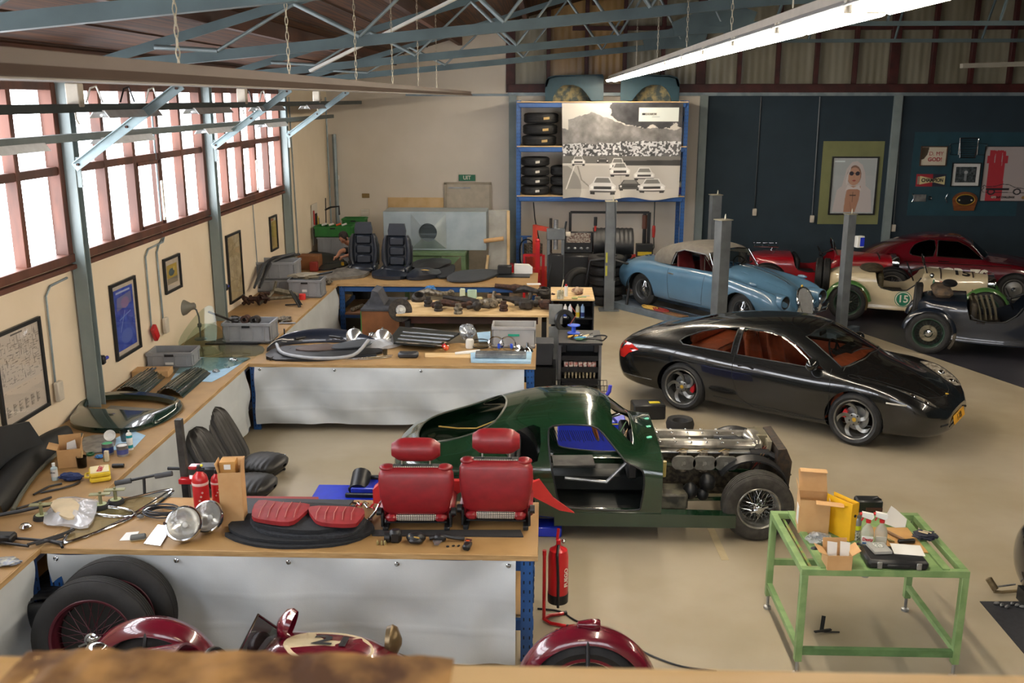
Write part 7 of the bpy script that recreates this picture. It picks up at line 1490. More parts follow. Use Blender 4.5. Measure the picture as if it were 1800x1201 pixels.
g=G();q=[P(x,y,z=TZ+.03)-P(190,720,z=TZ+.03)for x,y in((188,721),(195,716),(250,720),(288,723),(285,726),(200,724))];g.prism([(p.x,p.y)for p in q],0,.02);one('grey_trim',g,mat('grey_trim','#74726c',.6),'grey trim piece lying inside the green hatch frame','trim',P(190,720,z=TZ+.002))
def louvre(lab,px0,px1,wdt):
 a,b=P(*px0,z=TZ+.002),P(*px1,z=TZ+.002);d=b-a;L=d.length;o=T('louvred_panel',lab,'car body panel',a,math.atan2(d.y,d.x));g=G()
 def fn(u,v):t=(v-.5)*2;return(u*L,t*wdt/2,.002+.11*(1-t*t)*(1-.3*u)+.004*math.sin(v*60))
 g.grid(fn,16,60)
 part('panel_skin',g,DG,o)
 for k in range(7):g=G();t=-.75+.25*k;z_=.008+.11*(1-t*t);g.tube([(L*.06,t*wdt/2,z_),(L*.5,t*wdt/2,z_*.9+.004),(L*.93,t*wdt/2,z_*.72+.004)],.006,n=6);part('louvre',g,DG,o)
 return o
louvre('dark green louvred body panel on the wall bench, nearer the wall',(225,697),(272,657),.36);louvre('dark green louvred body panel with bright edge, nearer the bench front',(295,700),(346,657),.34)
g=G();g.box((0,0,.04),(.42,.22,.08),b=.004);o=one('flat_carton',g,CARD,'flat cardboard carton behind the louvred panels','box',bx(266,662,.05),.1);g=G();g.box((0,0,.082),(.06,.03,.003));part('blue_label',g,mat('tape_blue','#3f6fae',.5),o)
flat('blue_sheet','pale blue paper sheet under the glass at the bench corner','sheet',[(330,628),(437,630),(395,660),(372,672),(300,668)],TZ+.001,.004,_M['pale_blue_paper'],smooth=False)
for k,(px,lab)in enumerate((([(300,656),(330,632),(428,628),(436,634),(385,650)],'curved glass pane lying on the pale blue sheet'),([(345,612),(420,605),(462,610),(450,626),(350,628)],'glass pane lying behind the pale blue sheet'))):
 flat('glass_pane',lab,'glass',px,TZ+.008+.004*k,.004,glass('green_glass','#eef5f0',.03),smooth=True,warp=.015)
blob('small chrome and plastic fitting on the pale blue sheet',bx(380,655,0),(.04,.03,.02),DULL,'fitting','fitting',9,1.4);blob('tiny dark green cap on the pale blue sheet',bx(401,647,0),(.02,.015,.008),DG,'cap','cap',2)
blob('bright metal fitting in plastic near the blue bench post',bx(410,636,0),(.05,.035,.02),CHROME,'fitting','fitting',5,1.5)
crate('grey crate under the desk lamp with a glass pane in it',P(298,646,z=TZ+.001)+V((0,.16,0)),.08,.56,.38,.19,label_tape=('white_tag',.0,.3,.1,.03))
for k,(pts,lab)in enumerate((([(-.32,0,.0),(.12,.1,.0),(.10,.18,.50),(-.15,.12,.34)],'tall curved glass pane leaning behind the desk lamp'),([(-.1,-.1,0),(.35,.1,0),(.30,.18,.30),(.05,.05,.34)],'smaller glass pane standing in the grey crate'))):
 g=G();q=smooth_poly([V(p)for p in pts],5);g.add([p for p in q]+[p+V((.004,-.006,0))for p in q],[tuple(range(len(q))),tuple(range(len(q),2*len(q)))[::-1]]+[(i,(i+1)%len(q),len(q)+(i+1)%len(q),len(q)+i)for i in range(len(q))]);one('glass_pane',g,_M['green_glass'],lab,'glass',P(345,620,z=TZ+.02)+V((.0,.25-.35*k,.02+.0*k)))
DL=T('desk_lamp','grey desk lamp with a bell shade standing on the wall bench','lamp',P(333,600,z=TZ)+V((.12,.1,.0)));g=G();g.tube([(0,0,0),(0,0,.32),(-.02,-.02,.42),(-.08,-.02,.46)],.012);g.box((0,0,.2),(.05,.05,.06),b=.01);part('stem',g,PG,DL);g=G();g.lathe([(.03,-.1),(.045,-.09),(.05,-.04),(.10,.03),(.115,.09),(.11,.09),(.09,.03),(0,-.02)],c=(-.13,-.02,.46),ax=(-.95,-.25,-.1),n=24);part('shade',g,mat('lamp_grey','#77756a',.5),DL);g=G();g.lathe([(0,0),(.08,0),(.08,.02),(.02,.03),(0,.03)],n=20);part('base',g,PG,DL)
g=G();g.prism([(-.28,-.2),(.42,-.2),(.55,.2),(-.1,.25)],0,.02);one('black_board',g,BLACK,'thin black panel under the front grey crate with springs','panel',P(400,604,z=TZ+.001)+V((0,.12,0)))
c1=P(434,603,z=TZ+.022)+V((0,.2,0));crate('grey crate holding coil springs, nearest on the wall bench corner',c1,.0,.66,.42,.27)
def spring(lab,loc,r,h,n,ax=(0,0,1),m=None,t=.008):
 x,y,d=basis(ax);g=G();g.tube([x*r*math.cos(a)+y*r*math.sin(a)+d*(h*a/(2*PI*n))for a in[k*PI/7 for k in range(int(14*n)+1)]],t,n=6);return one('coil_spring',g,m or GREASE,lab,'spring',loc)
spring('coil spring standing in the front grey crate',c1+V((-.2,0,.08)),.05,.25,6);
g=G();g.bar((-.46,.0,.36),(-.05,.0,.20),.035,.02);one('steel_strut',g,GREASE,'dark steel bar sticking out left of the front grey crate','bar',c1+V((-.1,0,.02)))
for k,(dx,dz,r)in enumerate(((-.03,.3,.055),(.10,.29,.058))):
 g=G();g.lathe([(r*.45,-.1),(r,-.1),(r,-.06),(r*.6,-.04),(r*.7,.06),(r,.1),(r*.5,.1),(r*.42,0),(r*.45,-.1)],ax=(.1,-1,.15),n=24);one('rusty_flange',g,RUST if k==0 else GREASE,['brown rusty flange resting on the front grey crate','black flange resting on the front grey crate, right one'][k],'flange',c1+V((dx,-.08,dz)))
for k in range(5):
 g=G();g.tube([(random.uniform(-.12,.12),random.uniform(-.08,.08),random.uniform(.03,.16))for _ in range(6)],.03,n=8);o=one('exhaust_manifold',g,RUST,['rusty exhaust manifold heaped behind the front grey crate, leftmost piece','rusty manifold piece at the back of the heap','rusty manifold piece in the middle of the heap','rusty manifold piece at the right of the heap','rusty manifold piece on top of the heap'][k],'manifold',P(430+8*k,542,z=TZ)+V((0,.1+.02*k,.02*(k==4)*4)))
blob('pile of small bolts and brackets right of the front grey crate',bx(497,566,.05),(.10,.13,.03),GRIME,'bolt_pile','bolts',7,1.6)['kind']='stuff'
g=G();g.cyl((-.12,0,.012),(.12,.02,.012),.012,n=8);one('long_bolt',g,DULL,'long bright bolt lying at the bench edge by the front grey crate','bolt',bx(505,570,0))
g=G();g.tube([(-.3,-.2,.02),(-.2,-.05,.08),(-.1,.05,.2),(-.07,.08,.34)],[.03,.03,.03,.02]);g.tube([(-.1,.05,.2),(.1,.12,.14),(.25,.16,.1)],[.05,.05,.03]);g.tube([(-.2,-.05,.08),(0,.02,.08),(.2,.12,.08)],.03);one('suspension_link',g,mat('dull_alloy','#77705f',.5,metal=.3,nz=(15,.8),col2='#56503f'),'large dull alloy suspension arm propped on the wall bench','car part',P(490,535,z=TZ)+V((0,.1,0)))
g=G();g.bar((-.05,0,.25),(.12,-.12,.01),.05,.015);g.bar((-.14,0,.02),(.08,0,.03),.04,.02);g.bar((.0,.02,.2),(.14,-.1,.04),.04,.01);one('dark_bracket',g,BLACK,'black folded bracket standing before the labelled grey crate','bracket',P(515,540,z=TZ)+V((0,.08,0)))
g=G();g.cyl((0,0,0),(0,0,.09),.055,n=20);one('red_pot',g,mat('coral_red','#d23430',.45),'small bright red plastic pot on the wall bench','pot',bx(531,527,.03))
c2=P(536,524,z=TZ+.001)+V((0,.2,0));crate('grey crate with a white tag and folded cloth on top',c2,.0,.56,.4,.3,label_tape=('white_tag',.0,.4,.08,.04))
for k,z in enumerate((TZ+.001,TZ+.215)):crate('large grey crate against the window wall, %s of the stack of two'%['lower','upper'][k],P(472,516,z=TZ+.001)+V((.09,.35,z-TZ)),.0,.70,.5,.21 if k==0 else.3,handle=False)
blob('grey cloth heaped on the labelled grey crate',c2+V((-.02,0,.29)),(.25,.16,.05),mat('grey_beige_cloth','#857c68',.85,nz=(9,.6),col2='#6d6554'),'cloth','cloth',11,.9)
g=G();g.bar((.05,0,.33),(.42,.05,.40),.12,.02);one('rubber_strip',g,CP,'dark ribbed rubber strip on the labelled grey crate','strip',c2)
for k,lab in enumerate(('black bumper strip arched over the upper large grey crate, front one','black bumper strip arched over the upper large grey crate, back one')):
 g=G();g.tube([(-.12+.08*k,-.75-.1*k,.20),(-.08+.08*k,-.3,.50+.03*k),(.02+.08*k,0,.57),(.3+.05*k,.35,.60-.03*k)],[.02,.04,.04,.02]);one('bumper_strip',g,BLACK if k else mat('charcoal_trim','#34383c',.6),lab,'bumper strip',P(472,516,z=TZ)+V((.02,.3+.12*k,-.02)))
blob('small chrome and white fittings by the labelled grey crate',P(578,500,z=TZ),(.06,.1,.05),GRIME,'fitting','fitting',4,1.3)
def suction(lab,u_,v_):
 o=T('suction_lifter',lab,'suction lifter',Bp(u_,v_),.2);g=G();g.lathe([(0,.02),(.05,.02),(.062,0),(.066,.0),(.06,.03),(0,.035)],n=24);part('rubber_cup',g,RUBBER,o);g=G();g.lathe([(0,.036),(.045,.036)],n=20);part('green_plate',g,mat('pale_green_plate','#b3bd8e',.5),o);g=G();g.cyl((0,0,.03),(0,0,.12),.014);g.bar((-.08,0,.12),(.08,0,.12),.05,.008);g.cyl((0,0,.12),(0,0,.14),.01);part('bracket',g,mat('zinc_plate','#8f8f6a',.4,metal=.5),o);return o
suction('suction lifter cup left of the plastic bag',74,912);suction('suction lifter cup at the back behind the quarter window',204,885);suction('suction lifter cup right of the plastic bag',178,893)
o=T('lifter_handle','dark grey bar handle with foam grips over the suction cups','handle',Bp(250,868),.1);g=G();g.cyl((-.2,0,.1),(.24,.04,.17),.012);g.cyl((.02,0,0),(.02,.02,.13),.012);part('bar',g,BLACK,o)
for a_,b_ in((-.21,-.08),(.12,.26)):g=G();g.cyl((a_,0,.1+.16*(a_+.2)),(b_,0,.1+.16*(b_+.2)),.022);part('foam_grip',g,mat('foam_grip','#45484b',.8),o)
def qwin(lab,px,z=TZ+.012,lean=0):
 q=[P(a,b,z=z)for a,b in px];c=sum(q,V())/len(q);q=[p-c+V((0,0,lean*k))for k,p in zip([0,.3,1,.6][:len(q)],q)];o=T('quarter_window',lab,'car window',c);q=smooth_poly(q,5);g=G();g.tube(q,.011,n=8,closed=True);part('chrome_frame',g,CHROME,o);g=G();g.add(q,[tuple(range(len(q)))]);part('glass',g,_M['green_glass'],o);return o
qwin('chrome framed quarter window, upper right one on the near bench',[(160,898),(275,865),(303,866),(238,906)]);qwin('chrome framed quarter window, lower left one on the near bench',[(116,945),(165,893),(238,905),(130,950)])
g=G();a=Bp(148,948);b=Bp(300,868);g.tube([V((0,0,.01)),(b-a)*.5+V((.02,-.03,.01)),b-a+V((0,0,.03))],.008);one('chrome_strip',g,CHROME,'long thin bright strip right of the quarter windows','trim strip',a)
flat('plastic_bag','crumpled clear plastic bag lying on the suction cups','bag',[(76,920),(95,885),(115,876),(170,878),(172,890),(155,928),(110,925)],TZ+.02,.012,mat('cloudy_plastic','#d9dbde',.25,alpha=.5,coat=1),warp=.03)
flat('beige_cloth','beige cloth with a small dark logo lying in the plastic bag','cloth',[(90,893),(95,882),(135,879),(140,892),(128,915),(105,908)],TZ+.05,.014,mat('beige_rag','#c9b795',.8),warp=.012)
WG=T('wiper_mechanism','black wiper linkage with long arms at the bottom left corner','wiper gear',Bp(55,955));
for pts in([(-.28,.05,.02),(.0,.0,.03),(.25,-.02,.02)],[(-.25,-.03,.02),(-.1,-.08,.03),(.03,-.09,.02)],[(.02,-.09,.03),(.18,.08,.03),(.24,.18,.03)],[(.08,-.08,.03),(.22,.06,.03)],[(.13,-.0,.02),(.25,-.05,.02),(.28,-.09,.015)]):g=G();g.tube(pts,.011,n=8);part('link_arm',g,BLACK,WG)
g=G();g.box((-.2,.0,.04),(.16,.1,.07),b=.015);part('motor',g,BLACK,WG)
g=G();g.lathe([(0,0),(.03,0),(.045,.02),(.03,.04),(0,.045)],n=20);one('chrome_badge',g,CHROME,'small round chrome cap near the left edge of the near bench','cap',Bp(45,930))
g=G();g.tube([(-.4,-.15,.02),(-.1,.0,.03),(.1,.1,.05),(.18,.12,.03)],.016);one('black_hose',g,BLACK,'black rubber hose leading in from the left edge','hose',Bp(60,905))
for k,(x,y)in enumerate(((68,865),(48,890),(100,862))):g=G();g.tube([(-.05*k,-.08,.01),(.02,0,.012),(.04+.03*k,.1,.01),(.12,.16,.012)],.009);one('rubber_seal',g,BLACK,['curly black cable end behind the suction cups','thin black rubber seal by the left edge','arched black cable in front of the gloves'][k],'cable',Bp(x,y))
g=G();random.seed(11)
g.tube([(.13*math.cos(a)*(1+.15*math.sin(a*.37)),.09*math.sin(a)*(1+.2*math.cos(a*.53)),.015+.018*(1+math.sin(a*.7)))for a in[k*PI/8 for k in range(90)]],.0055,n=5);o=one('cable_coil',g,mat('dark_blue_cable','#23282f',.5),'tangled coil of dark cables behind the chrome headlamps','cable',Bp(285,905));g=G();g.ell((-.14,-.08,.02),(.03,.02,.014));part('plug',g,PG,o)
flat('chrome_plate','ribbed chrome plate lying left of the headlamps','plate',[(253,958),(278,925),(303,928),(282,962)],TZ+.001,.012,CHROME,smooth=False)
g=G();g.box((0,0,.016),(.11,.07,.03),b=.008);o=one('sanding_block',g,mat('grey_sponge','#5d5f5c',.9),'grey and white sanding block near the bench edge','block',Bp(243,948),.35);g=G();g.box((0,0,.008),(.108,.068,.014),b=.004);part('pale_layer',g,mat('pale_foam','#c9bb8e',.9),o)
flat('paper_wipe','small white paper wipe left of the sanding block','paper',[(210,951),(222,937),(245,935),(235,950)],TZ+.001,.003,WHITE,smooth=False)
for k,(u_,v_)in enumerate(((60,1000),)):blob('clear bag of small parts on the wall bench corner at the left edge',Bp(12,992),(.1,.06,.02),mat('dusty_blue_bag','#6f7684',.3,nz=(30,1),col2='#a8a89c'),'parts_bag','bag',8,1)
# ===== middle bench
def dome(lab,u_,v_):
 o=T('alloy_dome',lab,'headlamp shell',Bp(u_,v_));g=G();g.lathe([(.135,0),(.14,.005),(.135,.05),(.115,.11),(.07,.16),(.02,.18),(0,.182)],n=32);part('shell',g,mat('spun_alloy','#d9dad8',.25,metal=.9,nz=((1,1,30),.5),col2='#bdbfbf'),o);g=G();g.cyl((0,0,.18),(0,0,.2),.012);part('stud',g,CHROME,o)
dome('left of two bright spun alloy shells on the middle bench',623,600);dome('right of two bright spun alloy shells on the middle bench',673,601)
NB=paint('blue_black_paint','#161e2c',.3)
def arc_part(lab,px,z,r,m,nm='trim_piece',cat='car trim'):
 q=[P(a,b,z=TZ+.001)+V((0,0,dz))for(a,b),dz in zip(px,z)];c=q[0].copy();g=G();g.tube(smooth_poly([p-c for p in q],5,closed=False),r,n=10);return one(nm,g,m,lab,cat,c)
q=[P(a,b,z=TZ)for a,b in((466,622),(500,608),(560,602),(620,604),(665,612))];c=q[0].copy();g=G();sp=smooth_poly([p-c for p in q],6,closed=False);n=len(sp)
def fn(u,v):
 k=min(int(u*(n-1)),n-2);p=sp[k].lerp(sp[k+1],u*(n-1)-k);a=v*PI;w_=.05+.10*math.sin(u*PI);return p+V((0,.12-w_*math.cos(a),.005+.16*math.sin(a)*(.35+.65*math.sin(u*PI))))
g.grid(fn,36,12);one('blue_bumper',g,NB,'glossy blue black bumper lying at the left of the middle bench','bumper',c)
flat('black_panel_heap','black trim panel under the grey tube on the middle bench','car trim',[(468,632),(500,612),(640,612),(672,622),(600,632),(540,636)],TZ+.001,.03,BLACK,warp=.02)
flat('black_panel_heap','grey black ribbed trim panel right of the blue black bumper','car trim',[(580,612),(600,604),(650,596),(658,602),(640,610),(600,614)],TZ+.06,.015,mat('charcoal_trim','#34383c',.6),warp=.01)
flat('black_panel_heap','brownish inner trim panel in the heap on the middle bench','car trim',[(520,616),(540,609),(600,606),(610,611),(560,618)],TZ+.05,.015,mat('brown_trim','#4c3d36',.6),warp=.02)
arc_part('curved pale grey tube lying in front of the black trim heap',[(487,618),(500,630),(560,637),(620,633),(648,614)],[.10,.06,.05,.06,.12],.022,mat('pale_grey_tube','#9a9da1',.45))
for k,(px,lab)in enumerate((([(520,606),(560,600),(600,604)],'upper black trim strip across the heap'),([(530,634),(600,630),(662,628)],'lower black trim strip at the front of the heap'),([(475,634),(500,624),(512,616)],'short black hinge arm at the left end of the heap'),([(600,612),(650,604),(680,612)],'black trim strip at the right end of the heap'))):arc_part(lab,px,[.06*(k==0)+.02]*3,.02,BLACK)
for k,(px,lab)in enumerate((([(579,622),(600,632),(690,626)],'bright thin chrome strip at the front edge of the middle bench'),([(582,631),(640,633),(688,629)],'second bright chrome strip at the front edge of the middle bench'))):arc_part(lab,px,[.01]*3,.007,CHROME)
for k,(a,b,lab)in enumerate(((482,590,'small black wiper arm sticking up left of the blue black bumper'),(500,590,'thin black pin sticking up behind the blue black bumper'))):g=G();g.tube([(0,0,0),(-.03+.03*k,.02,.1),(-.1+.1*k,.02,.12+.05*k)],.01);one('small_wiper',g,BLACK,lab,'wiper arm',Bp(a,b+10))
flat('clear_bag','shiny clear plastic bag in front of the alloy shells','bag',[(625,612),(655,594),(700,592),(712,602),(690,612),(650,616)],TZ+.01,.02,_M['cloudy_plastic'],warp=.05)
for k,(a,b)in enumerate(((640,600),(655,592),(643,610))):blob(['bright metal clamp between the alloy shells','small bright bracket behind the clear bag','small bright clamp with teal tape in the clear bag'][k],Bp(a,b),(.05,.03,.03),CHROME,'clamp','clamp',20+k,1.6)
g=G();q=[P(a,b,z=TZ+.07)for a,b in((702,577),(808,588),(790,600),(764,611),(692,605),(690,592))];c=sum(q,V())/6;g.prism([(p.x-c.x,p.y-c.y)for p in q],0,.025);o=one('louvre_panel',g,mat('dark_green_black','#151c1c',.35),'dark panel with four bright strips on the middle bench','car panel',c)
for k in range(4):
 a=P(708-4*k,583+6*k,z=TZ+.1)-c;b=P(798-7*k,590+6*k,z=TZ+.1)-c;g=G();g.bar(a,b,.018,.01);part('bright_strip',g,CHROME,o)
g=G();g.box((0,0,.035),(.5,.3,.07),b=.02);one('black_pad',g,BLACK,'black block under the panel with bright strips','block',c-V((0,0,.071)))
arc_part('bundle of black and chrome rods behind the striped panel',[(725,580),(760,585),(800,590)],[.02,.03,.02],.02,DULL)
blob('lamp wrapped in shiny plastic beside the striped panel',Bp(822,597),(.11,.09,.11),mat('wrinkle_plastic','#bfc4c8',.15,alpha=.5,coat=1,nz=(20,.8),col2='#8f959a'),'wrapped_lamp','lamp',31,.7);g=G();g.lathe([(0,0),(.07,.02),(.09,.06),(.085,.07),(0,.03)],c=(0,0,.06),ax=(0,-.6,.6),n=24);one('small_lamp',g,CHROME,'chrome lamp inside the shiny plastic wrap','lamp',Bp(822,596))
g=G();g.box((0,0,.035),(.26,.13,.07),b=.02);o=one('grey_pouch',g,mat('grey_pouch','#2b2e33',.4),'dark grey folded pouch near the front of the middle bench','pouch',Bp(718,628),.05)
g=G();g.lathe([(.028,0),(.034,.075),(.032,.075),(.026,.004),(0,.004)],n=20);one('plastic_cup',g,_M['clear_plastic'],'small clear cup on the middle bench left of the dark pouch','cup',Bp(677,624))
g=G();g.lathe([(0,0),(.035,.01),(.04,.03),(.03,.05),(0,.06)],n=20,ax=(.5,-.5,.5));o=one('tail_lens',g,mat('lens_red','#b01c24',.15,coat=1),'red round tail lens on the middle bench','lens',Bp(777,612)+V((0,0,.03)));g=G();g.lathe([(0,0),(.035,.01),(.04,.03),(.03,.05),(0,.06)],n=20,ax=(-.3,-.5,.5));one('tail_lens',g,mat('lens_orange','#d2542a',.15,coat=1),'orange round lens beside the red tail lens','lens',Bp(786,617)+V((0,0,.03)))
flat('workboard','thin board with wooden bits near the front of the middle bench','board',[(747,622),(830,622),(830,631),(747,629)],TZ+.001,.012,PLY,smooth=False)
g=G();g.cyl((-.16,0,.02),(.16,.04,.03),.02,.03);one('paper_roll',g,WHITE,'rolled white paper left of the aluminium block','paper',Bp(822,624),.1)
flat('folded_sheet','folded pale blue sheet hanging at the front of the middle bench','sheet',[(827,622),(935,622),(933,640),(828,638)],TZ+.001,.03,_M['pale_blue_paper'],smooth=False,warp=.004)
g=G();g.box((0,.05,.03),(.64,.14,.05),b=.003)
for k in range(9):g.box((0,-.01+.015*k,.058),(.63,.005,.02))
one('finned_block',g,DULL,'finned aluminium block on the folded pale blue sheet','aluminium block',P(880,630,z=TZ+.035))
c3=P(903,612,z=TZ+.001)+V((0,.17,0));crate('pale grey crate with green tape on the middle bench',c3,0,.58,.38,.29,handle=False,m=mat('pale_crate','#a6a5a3',.5,nz=(5,.4),col2='#9b9a98'),label_tape=('teal_tape',.0,.62,.15,.03))
g=G();g.box((0,0,.1),(.3,.22,.18),b=.01);one('grey_box',g,CREAM,'cream box inside the pale grey crate','box',c3+V((-.02,0,.012)))
for k,(a,b,m,lab)in enumerate(((872,617,CHROME,'chrome ring standing in front of the pale grey crate, left one'),(893,617,CHROME,'chrome ring standing in front of the pale grey crate, right one'))):g=G();g.lathe([(.09,-.01),(.105,0),(.09,.015),(.085,0),(.09,-.01)],c=(0,0,.1),ax=(.1,-.8,.5),n=28);one('chrome_ring',g,m,lab,'ring',Bp(a,b),group=None)
for k,(a,lab)in enumerate(((877,'blue capped fitting between the chrome rings, left one'),(899,'blue capped fitting between the chrome rings, right one'))):g=G();g.box((0,0,.05),(.035,.03,.06),b=.004);o=one('blue_fitting',g,mat('royal_blue','#1f44b8',.4),lab,'fitting',Bp(a,619)+V((0,0,.03)));g=G();g.cyl((0,0,0),(0,0,.05),.012);part('shank',g,DULL,o)
g=G();g.lathe([(.08,0),(.07,.03),(.02,.06),(.014,.12),(0,.12)],n=24);one('chrome_horn',g,CHROME,'flared chrome horn at the right end of the middle bench','horn',Bp(927,618));g=G();g.lathe([(.0,0),(.06,.0),(.07,.03),(0,.04)],n=24,ax=(.3,-.5,.6));one('chrome_mirror',g,CHROME,'small round chrome mirror beside the flared horn','mirror',Bp(912,620)+V((0,0,.02)))
g=G();g.lathe([(0,0),(.05,0),(.055,.01),(.055,.10),(.045,.12),(0,.12)],n=24);one('white_jar',g,mat('milky_white','#dcd9cf',.4),'milky white jar left of the pale grey crate','jar',Bp(826,612));g=G();g.cyl((-.06,0,.05),(.12,0,.05),.045,n=20);one('clear_roll',g,_M['clear_plastic'],'clear roll lying beside the milky jar','roll',Bp(842,613));g=G();g.tube([(.14*math.cos(a),.05*math.sin(a),.06+.05*math.sin(a))for a in[k*PI/12 for k in range(24)]],.006,closed=True);one('black_loop',g,BLACK,'thin black loop over the milky jar','loop',Bp(845,612))
flat('blue_paper','pale blue paper beside the pale grey crate','paper',[(838,585),(862,583),(862,600),(842,602)],TZ+.001,.003,_M['pale_blue_paper'],smooth=False)
# ===== greasy parts on the plywood table
zt=.717
def pt_(u_,v_):return P(u_,v_,z=zt)
o=T('brake_hub','large black brake disc and hub hanging over the edge of the brown cabinet','brake disc',P(704,545,z=.76)+V((0,-.02,0)),.2);ax=(.12,-1,.3)
g=G();g.lathe([(.05,0),(.19,0),(.19,.018),(.05,.018),(.05,0)],ax=ax,n=36);part('disc',g,GREASE,o);g=G();g.lathe([(0,.07),(.03,.07),(.035,.05),(.08,.05),(.085,.0),(.0,0)],ax=ax,n=24);part('hub',g,DULL,o)
for k in range(5):g=G();x,y,d=basis(ax);a=k*2*PI/5;p=x*.055*math.cos(a)+y*.055*math.sin(a);g.cyl(p+d*.05,p+d*.08,.008,n=6);part('stud',g,DULL,o)
g=G();x,y,d=basis(ax);g.lathe([(.13,-.03),(.19,-.03),(.19,-.02),(.13,-.02)],ax=ax,n=20,arc=(2.6,5.2));part('splash_guard',g,GREASE,o)
random.seed(21)
parts=[(735,530,'dirty drum with a round mouth on the brown cabinet','drum'),(760,525,'dirty swing arm behind the brake disc','arm'),(790,545,'greasy wishbone left of the blue cloth','arm'),(815,540,'dirty strut lying across the plywood table','strut'),(838,548,'greasy joint in the middle of the plywood table','joint'),(862,542,'dark differential casting on the plywood table','block'),(885,548,'black rubber mount near the table edge','mount'),(905,540,'dirty driveshaft with a boot','strut'),(925,545,'dark brown gearbox bracket on the plywood table','block'),(945,540,'dirty tall casting at the right of the table','mount'),(962,545,'grimy alloy knuckle at the right end of the table','block'),(955,520,'ribbed black filter behind the alloy knuckle','drum'),(770,548,'small black bush at the table edge','mount'),(805,553,'stacked black bump stop at the table edge','mount'),(905,518,'dirty link rod behind the driveshaft','strut'),(930,520,'long dirty link at the back of the table','arm'),(752,540,'small clear jar of grease on the table','mount')]
for k,(a,b,lab,kind)in enumerate(parts):
 g=G();m=[GREASE,GRIME,RUST,GREASE][k%4]
 if kind=='drum':g.lathe([(.03,0),(.09,0),(.1,.02),(.09,.08),(.06,.1),(.05,.02),(.03,0)],ax=(.2,-.4,.8),n=24)
 elif kind=='arm':g.tube([(-.18,.05,.03),(-.05,0,.07),(.1,-.04,.05),(.2,.05,.03)],[.03,.04,.028,.035]);g.lathe([(.018,-.03),(.04,-.03),(.04,.03),(.018,.03)],c=(.2,.05,.03),ax=(0,1,.2),n=16);g.tube([(-.05,0,.07),(.02,.12,.04)],.022)
 elif kind=='strut':g.tube([(-.22,.04,.09),(-.05,.02,.07),(0,.01,.065),(.2,-.03,.04)],[.026,.03,.045,.03]);
 elif kind=='joint':g.ell((0,0,.05),(.05,.05,.05));g.cyl((0,0,.05),(.12,.05,.03),.016);g.cyl((-.1,-.02,.03),(0,0,.05),.02)
 elif kind=='block':g.box((0,0,.05),(.15,.11,.09),b=.02);g.cyl((-.12,0,.06),(.12,.02,.06),.028);g.cyl((.02,-.07,.05),(.02,.05,.05),.035);g.tube([(.03,.03,.08),(.05,.05,.16)],.02)
 else:g.lathe([(0,0),(.045,0),(.045,.02),(.035,.03),(.045,.04),(.045,.06),(.03,.07),(.03,.10),(0,.1)],n=20)
 one('suspension_part',g,m,lab,'car part',pt_(a,b)+V((0,.06,.001)),random.uniform(-.3,.3)).scale=(1.6 if kind!='drum'else 1.3,)*3
g=G();blob('crumpled bright blue cloth among the greasy parts',pt_(757,522)+V((0,0,.06)),(.09,.06,.07),mat('blue_cloth','#4b86c2',.85,nz=(9,.5),col2='#3a72ac'),'blue_rag','cloth',14,1.2)
for k,(a,b,w_,h_,lab)in enumerate(((812,530,.09,.2,'pale foam block standing on the table, left and taller'),(829,530,.16,.18,'pale green foam block standing on the table'),(842,534,.1,.09,'pale yellow foam block beside the green one'))):g=G();g.box((0,0,h_/2),(w_,.07,h_),b=.012);one('foam_block',g,mat('foam_%d'%k,['#c5cfb4','#a9c3ae','#cfc690'][k],.85),lab,'foam',pt_(a,b)+V((0,.12,.001)))
g=G();g.box((0,0,.06),(.22,.1,.12),b=.005);one('brown_block',g,mat('brown_pad','#7a5a3c',.7),'brown brake pad box leaning behind the greasy parts','box',pt_(868,532)+V((0,.14,.0)),.3);g=G();g.box((0,0,.09),(.2,.16,.18),b=.004);o=one('open_carton',g,CARD,'tan carton with white paper behind the ribbed filter','box',pt_(938,520)+V((0,.12,0)));g=G();g.box((0,0,.185),(.24,.12,.01),rz=.1);part('paper',g,WHITE,o)
zc=.951
for k,(a,b,nm,lab,m)in enumerate(((985,525,'paint_pot','stained white pot with a brush on the black cabinet','stained_white'),(995,521,'spray_bottle','white spray bottle with a red nozzle on the black cabinet','white_plastic'))):
 M_=_M.get(m)or mat('stained_white','#c9c6b4',.5,nz=(14,.9),col2='#8f8a6e');g=G();r=.055 if k==0 else.028;h=.13 if k==0 else.17;g.lathe([(0,0),(r,0),(r,h),(r*.8,h),(r*.78,.01),(0,.01)],n=20);o=one(nm,g,M_,lab,'pot'if k==0 else 'bottle',P(a,b,z=zc))
 g=G()
 if k==0:g.cyl((0,0,.05),(.05,.05,.3),.008);part('brush_handle',g,mat('cream_handle','#d6cba6',.5),o)
 else:g.cyl((0,0,.17),(0,0,.2),.016);part('red_nozzle',g,RED,o)
blob('brown and cream rag on the black cabinet top',P(1015,518,z=zc),(.09,.06,.06),mat('brown_rag','#7b5a4a',.85,nz=(14,1),col2='#b09a80'),'rag','cloth',17,1.2);blob('pale green sponge on the black cabinet top',P(1010,526,z=zc),(.05,.03,.02),mat('pale_green_sponge','#b8ba78',.8),'sponge','sponge',3,.3)
for k,(a,b)in enumerate(((1022,523),(1028,521))):g=G();g.cyl((-.06,0,.006),(.08,.01,.006),.006);one('small_screwdriver',g,mat('green_handle','#3c8a5c',.5)if k==0 else DULL,['thin green screwdriver on the black cabinet top','thin bright rod on the black cabinet top'][k],'tool',P(a,b,z=zc))
